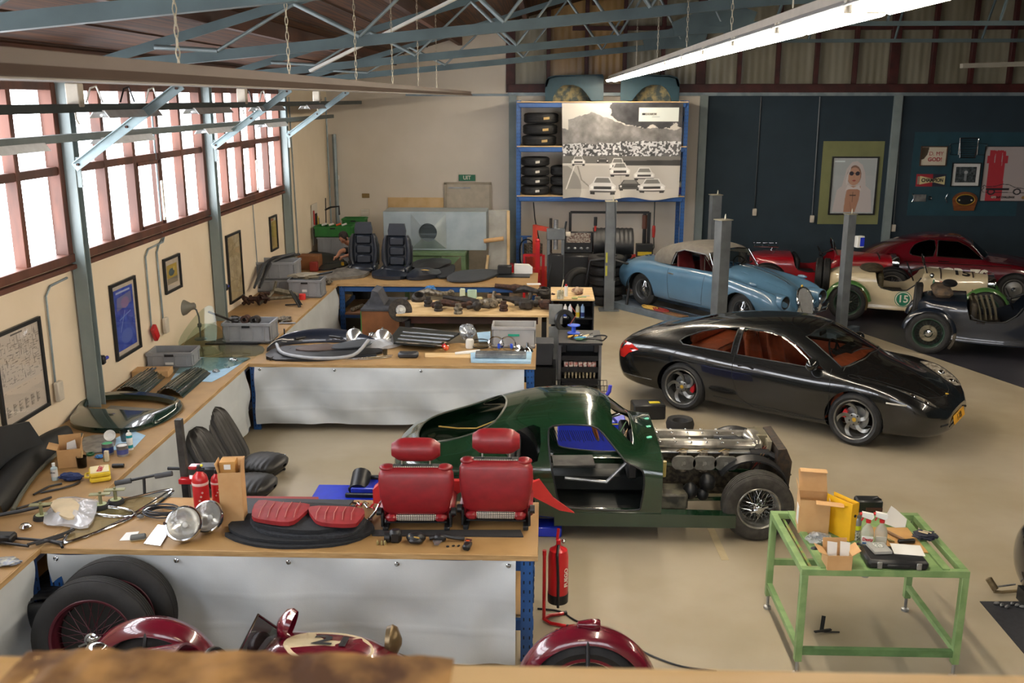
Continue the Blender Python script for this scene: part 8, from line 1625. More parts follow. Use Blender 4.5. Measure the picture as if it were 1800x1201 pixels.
# ===== far bench
NL=mat('blue_black_leather','#1c222c',.38,coat=.2,nz=(12,.4),col2='#161b24',bump=(160,.06))
def bseat(lab,loc,rz):
 """black leather seat facing the camera: backrest front with pleats, cushion tipped forward"""
 o=T('black_car_seat',lab,'car seat',loc,rz,'black leather car seats on the far bench');tilt=Matrix.Translation((0,.1,.12))@Matrix.Rotation(-.08,4,'X')
 for k in range(3):g=G();g.box((0,0,.10+.185*k),(.30,.13,.175),b=.03,M=tilt);part('back_pleat',g,NL,o)
 for s in(-1,1):
  g=G();secs=[]
  for z,x,w in((0,.20,.045),(.1,.235,.06),(.3,.24,.06),(.5,.215,.05),(.58,.19,.03)):secs.append([tilt@V((s*(x+w*math.cos(a)),-.02+.10*math.sin(a),z))for a in[j*PI/7 for j in range(14)]])
  g.loft(secs);part('back_bolster',g,NL,o,sharp=70)
 g=G();g.box((0,.035,.3),(.42,.12,.56),b=.03,M=tilt);part('back_shell',g,NL,o)
 g=G();g.prism([(-.16,.58),(.16,.58),(.17,.66),(.14,.80),(-.14,.80),(-.17,.66)],-.05,.05,M=tilt,pl='xz');part('headrest',g,NL,o)
 g=G();g.box((0,-.12,.08),(.42,.42,.12),b=.04);part('seat_cushion',g,NL,o)
 for s in(-1,1):g=G();g.box((s*.235,-.08,.09),(.07,.4,.15),b=.03);part('seat_bolster',g,NL,o)
 g=G();g.cyl((-.2,-.30,.09),(.2,-.30,.09),.015);part('slide_bar',g,DULL,o)
 for s in(-1,1):g=G();g.tube([(s*.27,.15,.1),(s*.275,.2,.45),(s*.27,.2,.5)],.012);part('belt_guide',g,BLACK,o)
 return o
bseat('left black leather car seat upright on the far bench',P(638,478,z=TZ)+V((0,.1,0)),.05);bseat('right black leather car seat upright on the far bench',P(696,482,z=TZ)+V((0,.1,0)),-.03)
SG=mat('dull_grey_panel','#6f6a62',.5,nz=(8,.8),col2='#534f49')
q=[(570,487),(600,476),(640,464),(651,462),(652,476),(640,488),(600,492),(572,494)]
flat('grey_sill_panel','long grey car sill panel with a torn yellow edge on the far bench','car panel',q,TZ+.001,.05,SG,warp=.05)
for k,(q,lab,m)in enumerate((([(515,452),(560,447),(600,458),(598,466),(530,468)],'dark inner wing panel behind the labelled crate','dark_slate_panel'),([(548,462),(590,456),(612,466),(580,475),(550,474)],'long black floor panel with brown strip behind the crates','black_plastic'),([(660,482),(690,474),(715,476),(713,490),(680,492),(655,488)],'black seat cover with yellow foam, left one in front of the seats','blue_black_leather'),([(715,488),(730,478),(765,478),(775,486),(745,492),(720,492)],'black seat cover with yellow piping, right one in front of the seats','blue_black_leather'),([(760,480),(790,468),(800,470),(795,484),(775,490)],'dark carpet corner piece right of the seat covers','black_carpet'),([(786,494),(800,480),(845,476),(882,478),(860,490),(830,496)],'flat dark grey mat on the far bench','charcoal_trim'),([(720,470),(745,460),(790,462),(785,472),(740,478)],'black loom and brackets heaped behind the seat covers','black_plastic'),([(612,462),(640,458),(655,470),(625,474)],'black bracket heap below the left black seat','black_plastic'))):flat('trim_panel',lab,'car trim',q,TZ+.002+.004*k,.03+.03*(k in(0,2,3,6)),_M[m],warp=.05 if k in(0,2,3,6,7)else.01)
for k,(a,b,c_,lab)in enumerate(((690,476,700,'torn yellow foam in the left seat cover'),(745,480,770,'yellow foam edge in the right seat cover'))):g=G();g.tube([(-.08,0,.1),(0,-.02,.115),(.1,.02,.10)],.018);one('foam_strip',g,mat('yellow_foam','#d0a850',.8),lab,'foam',Bp(a,b+6))
g=G();g.box((0,0,.012),(.6,.3,.02));one('black_tray',g,BLACK,'thin black tray under the black and white boxes','tray',Bp(903,486));
g=G();g.box((0,0,.09),(.26,.2,.15),b=.01);one('black_module',g,BLACK,'black heater box on the right end of the far bench','box',Bp(887,484)+V((0,.05,.01)));g=G();g.prism([(-.17,0),(.17,0),(.17,.1),(.1,.16),(-.17,.17)],-.08,.08,pl='xz');one('white_module',g,WHITE,'white plastic heater housing on the right end of the far bench','box',Bp(920,483)+V((0,.05,.023)))
for k,(a,b,col,lab)in enumerate(((700,452,'#e8b8b8','pinkish buckle between the black seats, left'),(707,452,'#e8b8b8','pinkish buckle between the black seats, right'))):pass
# ===== behind the far bench
GB=mat('bench_green','#627a55',.5,nz=(5,.6),col2='#566d49');GM=T('green_workbench','green steel workbench carrying the metal duct','workbench',(-2.95,19.6,0))
g=G();g.box((.65,.5,.97),(1.35,.95,.07),b=.006);g.box((.4,.1,.7),(.85,.05,.45));part('bench_top',g,GB,GM)
for x in(.1,1.28):
 for y in(.08,.9):g=G();g.box((x,y,.47),(.09,.09,.94));part('leg',g,GB,GM)
g=G();g.add([(.84,.02,.5),(1.22,.02,.92),(1.22,.05,.92),(.84,.05,.5),(.84,.02,.92),(.84,.05,.92)],[(0,1,4),(3,5,2),(0,3,2,1),(1,2,5,4),(4,5,3,0)]);part('corner_gusset',g,GB,GM)
GAL=mat('galvanised_sheet','#a9b4b6',.4,metal=.3,nz=(3,.5),col2='#98a4a7',bump=(4,.1))
a=P(673,372,y=19.9);b=P(855,432,y=19.9);DU=T('metal_duct','large galvanised duct box with a round outlet on the green bench','duct',((a.x+b.x)/2,20.3,1.012));W_=b.x-a.x;H_=a.z-1.012
g=G();g.box((0,0,H_/2),(W_,.8,H_),b=.006);part('duct_box',g,GAL,DU)
g=G();cx=-.06*W_;s_=H_*.46;n=32;sq=[];cc_=[]
for k in range(n):
 a_=2*PI*k/n+PI/4;c_,d_=math.cos(a_),math.sin(a_);m_=max(abs(c_),abs(d_));sq.append(V((cx+s_*c_/m_,-.402,H_/2+s_*d_/m_)));cc_.append(V((cx+.19*c_,-.56,H_/2-.01+.19*d_)))
g.add(sq+cc_+[p+V((0,.1,0))for p in cc_],[(i,(i+1)%n,n+(i+1)%n,n+i)for i in range(n)]+[(n+i,n+(i+1)%n,2*n+(i+1)%n,2*n+i)for i in range(n)]);part('outlet_cone',g,GAL,DU,sharp=25)
g=G();g.cyl((cx,-.44,H_/2-.01),(cx,-.5,H_/2-.01),.185,n=28);part('outlet_mouth',g,mat('duct_dark','#3f4748',.4,metal=.5,nz=((1,1,12),1),col2='#6b7577'),DU)
g=G();g.box((0,0,.62),(.42,.03,1.24),b=.004);o=one('board_panel',g,mat('pale_board','#a5a39a',.6,nz=(3,.6),col2='#8f8d84'),'pale grey panel standing between the duct and the blue rack','panel',P(877,480,y=20.0)*1+V((0,0,.0)),0);o.location.z=.6
g=G();g.box((0,0,.3),(.42,.3,.6));one('panel_plinth',g,BLACK,'dark box below the pale grey panel','box',(o.location.x,20.05,0));g=G();g.box((.2,-.03,.62),(.06,.03,1.22));part('timber_edge',g,PLY,o)
g=G();g.cyl((-.2,0,0),(.2,-.05,.06),.045,.045);one('card_tube',g,CARD,'cardboard tube lying against the pale grey panel','tube',P(868,424,y=19.8));g=G();g.bar((0,0,0),(.04,.0,.3),.08,.05);one('timber_block',g,PLY,'short pale timber block leaning below the cardboard tube','timber',(P(855,470,y=20.0).x,19.98,.603))
for k in range(2):crate('large grey crate below the green crates in the corner, %s one'%['lower','upper'][k],(-4.35,20.2,.55+.36*k),0,.8,.6,.36,handle=False)
g=G();g.box((0,0,.27),(.8,.6,.54));one('metal_cabinet',g,PG,'grey cabinet under the corner crates','cabinet',(-4.35,20.2,0));GC=mat('green_crate','#2c7a33',.5,nz=(4,.4),col2='#24692b')
crate('green crate full of small tools on the grey corner crates, front one',(-4.4,20.1,1.275),0,.78,.45,.22,m=GC);crate('green crate behind the front green crate in the corner',(-4.1,20.75,1.3),0,.5,.4,.28,m=GC);g=G();g.box((0,0,.64),(.5,.4,1.29));one('metal_cabinet',g,PG,'grey cabinet under the rear green crate','cabinet',(-4.1,20.75,0))
for k,(x,col)in enumerate(((-.2,'#e0e0dc'),(-.05,'#e8e4dc'),(.1,'#d85a2a'),(.22,'#d8d8d4'))):g=G();g.tube([(-.05,0,0),(.05,.03,.03)],.02);one('hand_tool',g,mat('tool_c%d'%k,col,.5),['white','ivory','orange','grey'][k]+' tool handle on top of the front green crate','tool',(-4.4+x,20.0,1.51))
TBD=T('tool_board','tall tool board with red and yellow levels in the corner','tool board',(XL+.02,20.3,1.1));g=G();g.box((0,0,.4),(.01,.5,.85));part('board',g,WALLB,TBD)
for k,(y,m,h)in enumerate(((-.18,'bright_red',.3),(-.05,'rusty_metal',.25),(.05,'greasy_metal',.35),(.15,'yellow_plastic',.3),(.22,'greasy_metal',.3))):g=G();g.box((.03,y,.55-.05*k),(.02,.05,h),b=.008);part('hanging_tool',g,_M[m],TBD)
ST=T('clamp_stand','dark clamp and pliers on a rod in the corner','clamp',(-4.62,20.35,1.3));g=G();g.cyl((0,-.1,0),(.02,-.1,.75),.012);g.tube([(.0,-.1,.5),(.12,-.12,.56),(.3,-.12,.58),(.3,-.12,.4)],.02);part('clamp',g,BLACK,ST)
g=G();g.box((0,0,.13),(.4,.35,.26),b=.004);one('brown_carton',g,mat('brown_carton','#8a5a34',.8),'worn brown carton against the window wall near the corner','box',(-4.55,18.45,TZ+.002));g=G();g.box((0,0,.09),(.15,.12,.18),b=.01);one('red_tin',g,mat('rust_red_tin','#8c2a20',.5),'small rust red tin before the brown carton','tin',(-4.4,18.12,TZ+.002))
g=G();g.cyl((0,0,0),(0,0,.1),.03,n=14);o=one('yellow_dispenser',g,mat('purple_yellow','#c8a024',.4),'small yellow and purple spray can before the corner crates','can',(-3.95,18.6,TZ+.0));
# ===== person behind the left black seat
SK=mat('skin','#b98468',.6,nz=(8,.3),col2='#a97459');SH=mat('dark_tshirt','#15161c',.85,nz=(10,.4),col2='#101117');TRS=mat('dark_trousers','#1e222b',.85,nz=(8,.4),col2='#181b22');HAIR=mat('brown_hair','#2e211b',.8,nz=((30,30,8),.9),col2='#1c1410')
def skin(verts,edges,radii,name,m,parent,sub=2,root=0):
 me=bpy.data.meshes.new(name);me.from_pydata([tuple(v)for v in verts],edges,[]);o=bpy.data.objects.new(name,me);COL.objects.link(o);md=o.modifiers.new('skin','SKIN');md.use_smooth_shade=True
 for i,sv in enumerate(me.skin_vertices[0].data):r=radii[i];sv.radius=r if isinstance(r,tuple)else(r,r);sv.use_root=i==root
 o.modifiers.new('sub','SUBSURF').levels=sub;dg=bpy.context.evaluated_depsgraph_get();r=bpy.data.meshes.new_from_object(o.evaluated_get(dg));bpy.data.objects.remove(o);r.materials.clear();r.polygons.foreach_set('use_smooth',[True]*len(r.polygons));return lnk(name,r,m,parent)
PX,PY=P(620,455,y=19.1).x,19.05
PE=T('person','person in a dark t-shirt bent over work behind the left black seat','person',(PX,PY,0),0)
hd=P(604,418,y=18.75)-V((PX,PY,0));hand=P(592,452,y=18.4)-V((PX,PY,0))
nk=V((.02,.02,hd.z-.20));sh_l=V((-.10,-.12,nk.z-.07));sh_r=V((.26,.08,nk.z-.09));ch=V((.12,.08,nk.z-.24));wa=V((.16,.16,nk.z-.46));pv=V((.18,.2,nk.z-.64));el=V((-.16,-.32,hand.z+.06));el2=V((.22,-.3,hand.z+.06));h2=hand+V((.12,.03,.0))
kn1=V((-.02,.02,.50));kn2=V((.32,.06,.50));an1=V((.02,.3,.07));an2=V((.34,.34,.07));
vs=[pv,wa,ch,nk,hd+V((.02,.03,-.08)),sh_l,el,hand,sh_r,el2,h2,pv+V((-.1,-.02,-.05)),kn1,an1,pv+V((.1,.02,-.05)),kn2,an2]
ed=[(0,1),(1,2),(2,3),(3,4),(2,5),(5,6),(6,7),(2,8),(8,9),(9,10),(0,11),(11,12),(12,13),(0,14),(14,15),(15,16)]
rd=[(.15,.11),(.14,.1),(.17,.11),.055,.055,.06,.04,.028,.06,.04,.028,.09,.06,.045,.09,.06,.045]
skin(vs,ed,rd,'body',SK,PE)
skin([pv+V((0,0,.02)),wa,ch,nk+V((0,0,-.03)),sh_l,sh_l.lerp(el,.5),sh_r,sh_r.lerp(el2,.5)],[(0,1),(1,2),(2,3),(2,4),(4,5),(2,6),(6,7)],[(.16,.12),(.155,.115),(.185,.125),.07,.075,.062,.075,.062],'tshirt',SH,PE)
skin([pv,pv+V((-.1,-.02,-.05)),kn1,an1,pv+V((.1,.02,-.05)),kn2,an2],[(0,1),(1,2),(2,3),(0,4),(4,5),(5,6)],[(.165,.12),.105,.075,.06,.105,.075,.06],'trousers',TRS,PE)
for a_ in(an1,an2):g=G();g.ell(a_+V((0,-.06,-.02)),(.05,.13,.05));part('shoe',g,BLACK,PE)
HM=tr(*hd)@rot('Z',-.5)@rot('X',.75)
g=G();g.ell((0,0,0),(.076,.095,.115),24,16)
for i,p in enumerate(g.v):
 q=p.copy()
 if q.z<-.02 and q.y<0:q.x*=.86;q.y*=.94
 g.v[i]=HM@q
g.ell((0,-.095,-.012),(.013,.02,.026),M=HM)
for s in(-1,1):g.ell((s*.078,.01,-.01),(.012,.02,.03),M=HM)
g.ell((0,-.085,-.058),(.028,.014,.008),M=HM);hdo=part('head',g,SK,PE,sharp=80)
for s in(-1,1):g=G();g.ell((s*.03,-.083,.015),(.012,.008,.006),M=HM);part('eye',g,BLACK,hdo);g=G();g.tube([HM@V((s*.015,-.094,.035)),HM@V((s*.045,-.085,.038))],.004);part('eyebrow',g,HAIR,hdo)
g=G();g.ell((0,.018,.022),(.086,.098,.112),24,16)
for i,p in enumerate(g.v):q=p*(1+.06*noise.noise(p*40));g.v[i]=HM@q
part('hair',g,HAIR,hdo,sharp=80)
for h_,s in((hand,1),(h2,-1)):
 for k in range(5):
  a_=V((-.6,-.5,-.25))if s>0 else V((-.7,-.3,-.3));off=V((.0,.018*(k-1.5),.01))if k<4 else V((.02,.03*s,.02));L_=(.075,.085,.08,.065,.055)[k];b0=h_+off;g=G();g.tube([b0,b0+a_*L_*.7,b0+a_*L_*1.1+V((0,0,-.02)),b0+a_*L_*1.2+V((.01,0,-.04))],[.011,.010,.009,.007],n=8);part('finger'if k<4 else 'thumb',g,SK,PE)
 g=G();g.ell(h_+V((-.02,0,0)),(.045,.04,.02));part('palm',g,SK,PE)
g=G();g.cyl((0,0,0),(0,0,.47),.17,n=20);one('work_stool',g,BLACK,'round black stool under the person behind the far bench','stool',(PX+.18,PY+.2,0))
g=G();g.box((0,0,.05),(.16,.12,.1),b=.02);one('mechanism_part',g,GREASE,'dark part in the hands of the person','car part',P(590,462,z=TZ)+V((0,.1,.0)))
# ===== machines under the rack
def fl(u_,v_):return P(u_,v_,z=0)
o=T('engine_crane','red workshop crane with an angled arm under the left of the rack','crane',(P(945,480,y=20.2).x,20.2,0));OR=mat('orange_red','#c2391c',.45,nz=(6,.5),col2='#a83016')
g=G();g.box((-.06,.1,.75),(.1,.12,1.5),b=.01);part('mast',g,OR,o);g=G();g.bar((-.06,.1,1.45),(.3,.0,1.4),.1,.09);part('jib',g,OR,o);g=G();g.cyl((.27,0,.95),(.27,0,1.65),.03);g.tube([(.27,0,.95),(.33,0,.85),(.25,0,.8)],.02);part('screw_spindle',g,GREASE,o);g=G();g.box((.2,0,.3),(.6,.5,.6),b=.02);part('cabinet',g,OR,o)
g=G();g.bar((-.3,-.2,.9),(.1,-.25,.92),.05);g.bar((-.28,-.2,0),(-.28,-.2,.9),.05);g.bar((.12,-.25,0),(.12,-.25,.92),.06);part('red_frame',g,RED,o);g=G();g.bar((0,-.3,.3),(0,-.3,1.2),.09,.05);g.ell((0,-.3,1.22),(.05,.03,.05));part('red_lever',g,RED,o)
g=G();g.lathe([(.08,0),(.2,0),(.2,.06),(.08,.06)],n=28);
for k in range(3):h=dup(one('brake_disc',g,GRIME,'worn brake disc in the stack behind the red frame, bottom','brake disc',(o.location.x-.1,20.6,.8),group='brake discs behind the red frame'),(o.location.x-.1,20.6,.865+.065*k),None,'worn brake disc in the stack behind the red frame, '+['second','third','top'][k])if k==0 else dup(h,(o.location.x-.1,20.6,.865+.065*k),None,'worn brake disc in the stack behind the red frame, '+['second','third','top'][k])
g=G();g.box((0,0,.4),(.3,.3,.8));one('disc_plinth',g,OR,'orange red cabinet under the worn brake discs','cabinet',(o.location.x-.1,20.6,0))
o=T('hydraulic_press','grey hydraulic press with springs in front of the tyre changer','press',(P(976,500,y=18.9).x,18.9,0));g=G();g.box((0,.0,.55),(.3,.25,1.1),b=.01);part('press_base',g,BLACK,o)
for s in(-1,1):g=G();g.box((s*.14,0,1.1),(.06,.08,1.0),b=.005);part('upright',g,PG,o)
g=G();g.box((0,0,1.5),(.36,.12,.22),b=.01);part('head_beam',g,PG,o);g=G();g.cyl((0,0,1.2),(0,0,1.78),.045);part('ram',g,DULL,o);g=G();g.cyl((.17,-.02,1.55),(.2,-.02,1.75),.02);part('pump_handle',g,BLACK,o);g=G();g.box((.24,0,1.5),(.1,.08,.08),b=.01);part('gauge',g,CREAM,o)
g=G();g.tube([(-.16,-.16,0),(-.14,-.15,.6),(-.06,-.1,1.0)],.02);part('strut',g,BLACK,o)
o=T('tyre_changer','black tyre changer with a red tipped lever','machine',(P(1020,470,y=20.2).x,20.3,0));g=G();g.box((-.05,0,.45),(.66,.6,.9),b=.03);part('machine_body',g,BLACK,o);g=G();g.box((-.05,-.1,1.15),(.62,.1,.45),b=.02);part('display_panel',g,BLACK,o);g=G();g.box((-.05,-.155,1.25),(.5,.01,.2));part('control_face',g,mat('brown_panel','#5a3f36',.5,nz=(30,.9),col2='#9a9488'),o)
g=G();g.cyl((.28,-.1,1.0),(.3,-.1,1.5),.025);part('red_lever',g,mat('dull_red','#b5332a'),o);g=G();g.cyl((.3,-.1,1.5),(.3,-.1,1.68),.035);part('lever_grip',g,BLACK,o)
for k in range(4):g=G();g.ell((-.25+.13*k,-.16,1.03),(.04,.03,.03));part('nozzle',g,DULL,o)
o=T('wheel_balancer','black wheel balancer with a ribbed hood behind the tyre stack','machine',(P(1078,450,y=20.0).x,20.15,0));g=G()
def fn(u,v):a=.15+u*(PI*.62);return(-.42+.84*v,.25-.4*math.sin(a)*1.1,1.1+.38*math.cos(a)*.9+.006*math.cos(v*60))
g.grid(fn,14,40);part('ribbed_hood',g,BLACK,o);g=G();g.box((0,.15,.5),(.6,.5,1.0),b=.03);part('body',g,BLACK,o)
tyre((P(1022,500,y=19.4).x,19.5,.37),'large worn tyre leaning against the tyre changer',None,.37,.22,.24,ax=(.25,-1,.12))
sx=P(1066,520,y=19.2).x
for k in range(5):tyre((sx,19.45,.1+.2*k+.06*(k==4)*0),['bottom','second','third','fourth','top'][k]+' worn tyre of the stack behind the lift post','worn tyres stacked behind the lift post',.345+.03*(k==4),.195,.2)
g=G();g.tube([(-.42,-.2,.45),(-.35,-.25,.95),(0,-.3,1.0),(.4,-.32,.9),(.42,-.4,.4),(.36,-.5,.02)],.03);o=one('bent_pipe',g,BLACK,'black bent arm with a steel foot around the tyre stack','arm',(sx,19.3,0));g=G();g.cyl((.36,-.5,.0),(.36,-.51,.1),.035);part('steel_foot',g,STEEL,o)
a=P(1003,375,y=21.2);b=P(1143,375,y=21.2);o=T('pipe_gantry','large dark pipe frame standing against the back wall','frame',(a.x,21.4,0))
g=G();g.bar((0,0,0),(0,0,a.z),.06);part('upright',g,BLACK,o);g=G();g.bar((b.x-a.x,0,0),(b.x-a.x,0,a.z),.07);part('upright',g,BLACK,o);g=G();g.bar((0,0,a.z),(b.x-a.x,0,a.z),.05);part('top_bar',g,BLACK,o);g=G();g.cyl((b.x-a.x-.1,-.05,.5),(b.x-a.x-.1,-.05,a.z-.02),.04);part('hanging_pole',g,BLACK,o);g=G();g.cyl((b.x-a.x-.1,-.05,a.z-.35),(b.x-a.x-.1,-.05,a.z-.05),.055);part('brown_grip',g,mat('brown_grip','#5e3829',.5),o)
g=G();g.box((0,0,.2),(.9,.35,.4),b=.01);o=one('blue_cabinet',g,mat('cabinet_blue','#1e4f8c',.5),'low blue cabinet behind the blue convertible tail','cabinet',(P(1110,480,y=20.8).x,20.9,.3));g=G();g.box((0,0,.15),(.9,.3,.3),b=.005);one('white_crate_row',g,mat('white_red_box','#c9bdb4',.6,nz=(14,.9),col2='#9c3b30'),'white and red cartons below the low blue cabinet','box',(P(1110,480,y=20.8).x,20.9,0));g=G();g.box((0,0,.16),(.36,.2,.32),b=.005);o2=one('drill_bit_case',g,BLACK,'black and yellow case on the low blue cabinet','case',(P(1120,470,y=20.8).x+.15,20.9,.702));g=G();g.box((0,-.102,.12),(.3,.004,.08));part('yellow_front',g,mat('yellow_plastic','#e0c232'),o2)
g=G();g.ell((0,0,.06),(.18,.12,.09));one('dark_part',g,GREASE,'dark round part on the low blue cabinet','car part',(P(1097,460,y=20.8).x,20.9,.702))
g=G();g.box((0,0,.5),(.1,.5,.1));
o=T('floor_jack','blue jack column with coiled hoses left of the red crane','jack',(P(922,480,y=20.6).x,20.7,0));g=G();g.box((0,0,.6),(.1,.1,1.2));part('column',g,BLUE,o);g=G();g.bar((-.2,0,1.2),(.15,0,1.2),.03);part('arm',g,BLUE,o);g=G();g.tube([(.16*math.cos(a_)+.05,-.1,.85+.32*math.sin(a_)+.02*math.sin(3*a_))for a_ in[k*PI/9 for k in range(36)]],.014);part('hose',g,BLACK,o)
g=G();g.box((0,0,.3),(.2,.3,.6),b=.02);one('red_extinguisher_box',g,RED,'red box beside the rack post','box',(P(903,470,y=20.6).x-.1,20.7,0))
RW_=LW.matrix_basis
for k,(x,lab,m)in enumerate(((-1.0,'coil of yellow and red hose on the lift runway below the door','yellow_foam'),(-.7,'brown hose heap on the lift runway','rust_red_tin'),(-.3,'wooden board lying on the lift runway','brown_pad'))):
 p=RW_@V((x,-.72,.111));g=G()
 if k<2:g.tube([(.16*math.cos(a_)*(1+.3*math.sin(a_*.4)),.07*math.sin(a_),.03+.015*math.sin(a_*.7))for a_ in[j*PI/6 for j in range(40)]],.013)
 else:g.box((0,0,.012),(.5,.16,.024))
 one(['hose_coil','hose_heap','wood_board'][k],g,_M.get(m)or CARD,lab,'hose'if k<2 else 'board',p,R(-52))
# ===== floor things behind the near bench
o=T('engine_stand','dark square steel post with a red clamp behind the near bench','stand',P(333,930,z=0)*1+V((0,.3,0)));q=P(333,885,y=7.62);o.location=(q.x,7.62,0)
tp=P(325,737,y=7.62).z;g=G();g.bar((0,0,0),(-.03,0,tp),.055,.055,up=(0,1,0));part('post',g,mat('raw_dark_steel','#4b4a47',.5,metal=.4,nz=(8,.8),col2='#34322f'),o);zc_=P(333,843,y=7.6).z;g=G();g.box((.02,-.03,zc_),(.14,.1,.05),b=.008);g.box((.08,.02,zc_+.1),(.12,.08,.03),b=.006);part('red_clamp',g,RED,o);g=G();g.box((.22,.02,zc_+.06),(.26,.14,.12),b=.02);part('black_head',g,BLACK,o);g=G();g.cyl((-.16,0,zc_+.09),(0,0,zc_+.09),.014);part('crank_handle',g,BLACK,o);g=G();g.box((.1,0,.03),(.8,.12,.06));part('foot',g,RED,o)
def vseat(lab,u_,v_,y_,rz):
 p=P(u_,v_,z=0);o=T('pleated_seat',lab,'car seat',p,rz,'black pleated seats on the floor');LB=mat('black_pleated_leather','#1c1b18',.45,nz=(8,.5),col2='#141310');g=G()
 M_=tr(0,.1,.12)@rot('X',-.5)
 def fn(u,v):a=u*2*PI;w=.235*(1-.3*max(0,v-.5));e=max(.12,1-abs((v-.45)/.55)**7)**.5;return M_@V((w*e*math.cos(a)+.0,.07*math.sin(a)*e+.008*math.cos(math.cos(a)*38),.02+.66*v))
 g.grid(fn,60,18,wrap=True);part('backrest',g,LB,o,sharp=75)
 g=G()
 def fn2(u,v):a=u*2*PI;e=math.sqrt(max(.02,1-abs(2*v-1)**3));return V((.25*math.cos(a)*e+.0+.006*math.cos(v*50),-.22+.5*(v-.5),.15+.09*math.sin(a)*e))
 g.grid(fn2,24,40,wrap=True);part('seat_cushion',g,LB,o,sharp=75);g=G();g.box((0,-.1,.03),(.4,.5,.05),b=.01);part('seat_base',g,BLACK,o);return o
vseat('black pleated vintage seat tipped back on the floor, front one',412,872,8.15,1.4);vseat('black pleated vintage seat tipped back on the floor, rear one',436,832,8.75,1.3)
p=P(470,800,z=.12);g=G();g.cyl((0,0,0),(.2,.05,.04),.014);g.ell((-.04,0,0),(.1,.06,.06));one('chrome_lever',g,CHROME,'bright chrome lever sticking out beside the pleated seats','lever',p+V((0,0,-.06)))
for k,(a,b)in enumerate(((482,830),(463,850))):g=G();g.cyl((0,0,.02),(.1,.02,.03),.009);g.ell((.11,.02,.03),.018,10,6);one('seat_lever',g,BLACK,['small black lever knob beside the rear pleated seat','small black lever knob beside the front pleated seat'][k],'lever',P(a,b,z=0))
# ===== red extinguisher on its stand
EX=T('floor_extinguisher','tall red fire extinguisher reading FUEGO on a red floor stand','fire extinguisher',(P(945,1092,z=0)+V((.05,0,0))));g=G();g.tube([(0,0,.02),(0,0,.60)],.014);g.cyl((0,0,.58),(0,0,.62),.016,mi=0);st=part('stand_pole',g,RED,EX)
for(x,y)in((.16,.1),(.18,-.1)):g=G();g.tube([(0,0,.02),(x*.3,y*.6,.018),(x,y,.016)],.014);part('stand_foot',g,RED,EX);g=G();g.cyl((x,y,.016),(x*1.15,y*1.1,.016),.017);part('foot_cap',g,BLACK,EX)
cx=.11;g=G();g.lathe([(0,.19),(.078,.19),(.08,.2),(.08,.58),(.07,.63),(.03,.655),(.02,.67),(0,.67)],c=(cx,0,0),n=28);part('cylinder',g,RED,EX)
g=G();g.lathe([(0,.185),(.082,.185),(.083,.26),(.081,.262)],c=(cx,0,0),n=28);part('black_base',g,BLACK,EX);g=G();g.box((cx,0,.69),(.035,.035,.05),b=.005);g.bar((cx-.01,0,.71),(cx-.0,.02,.80),.02,.012);part('valve',g,RED,EX);g=G();g.ell((cx+.04,.0,.70),.018,10,6);part('gauge',g,CHROME,EX)
g=G();g.tube([(cx,-.03,.68),(cx-.01,-.09,.62),(cx,-.088,.4),(cx,-.088,.24),(cx,-.085,.17)],.011);part('hose',g,BLACK,EX);tx=text('FUEGO',.05,DECW,EX,(cx+.062,-.064,.42),(PI/2,-PI/2,.75),ext=.001,bold=.001)
pts=[P(a,b,z=.008)for a,b in((945,1070),(985,1075),(1010,1090),(1060,1112),(1110,1135),(1150,1155),(1200,1172),(1260,1180))];c=pts[0].copy();g=G();g.tube(smooth_poly([p-c for p in pts],4,closed=False),.007,n=6);one('floor_cable',g,BLACK,'thin black cable snaking over the floor from the near bench','cable',c)
# ===== green steel table at the right
GT2=mat('table_green','#7f9b66',.45,nz=(7,.9),col2='#6d8c58');GT3=mat('table_green_dark','#58794c',.5,nz=(7,.8),col2='#4a6a40')
x0,x1,y0,y1=1.83,3.0,6.28,7.28;TA=T('green_table','green steel parts washing table with open frame legs','table',(x0,y0,0));W_,D_=x1-x0,y1-y0;ZT=.85;b_=.05
for y in(b_/2,D_-b_/2):g=G();g.box((W_/2,y,ZT-.02),(W_,b_,.05),b=.003);part('top_rail',g,GT2,TA)
for x in(b_/2,W_-b_/2):g=G();g.box((x,D_/2,ZT-.0205),(b_,D_-2*b_-.002,.05),b=.003);part('top_rail',g,GT2,TA)
for x in(b_/2,W_-b_/2):
 for y in(b_/2,D_-b_/2):
  g=G();g.box((x,y,(ZT-.045+.12)/2),(b_,b_,ZT-.165),b=.003);l=part('leg',g,GT2,TA);g=G();g.cyl((x,y,.02),(x,y,.14),.012);g.lathe([(0,0),(.03,0),(.03,.02),(.012,.03),(0,.03)],c=(x,y,0),n=16);part('levelling_foot',g,DULL,l)
for x in(b_/2,W_-b_/2):g=G();g.box((x,D_/2,.22),(.04,D_-.1,.04));part('lower_rail',g,GT2,TA)
g=G();g.box((W_/2,b_/2,.20),(W_-.1,.04,.05));part('lower_rail',g,GT3,TA);g=G();g.box((W_/2,D_-b_/2,.42),(W_-.1,.03,.05));part('lower_rail',g,GT2,TA)
for x in(.16,W_-.16):g=G();g.bar((x,0.02,ZT),(x,D_-.02,ZT),.05,.03);part('slide_rail',g,GT2,TA)
for x in(.10,W_-.10):g=G();g.box((x,D_/2,ZT-.05),(.02,D_-.1,.01));part('inner_rail',g,mat('rusty_green','#8a7f45',.6,nz=(10,1),col2='#5d8a48'),TA)
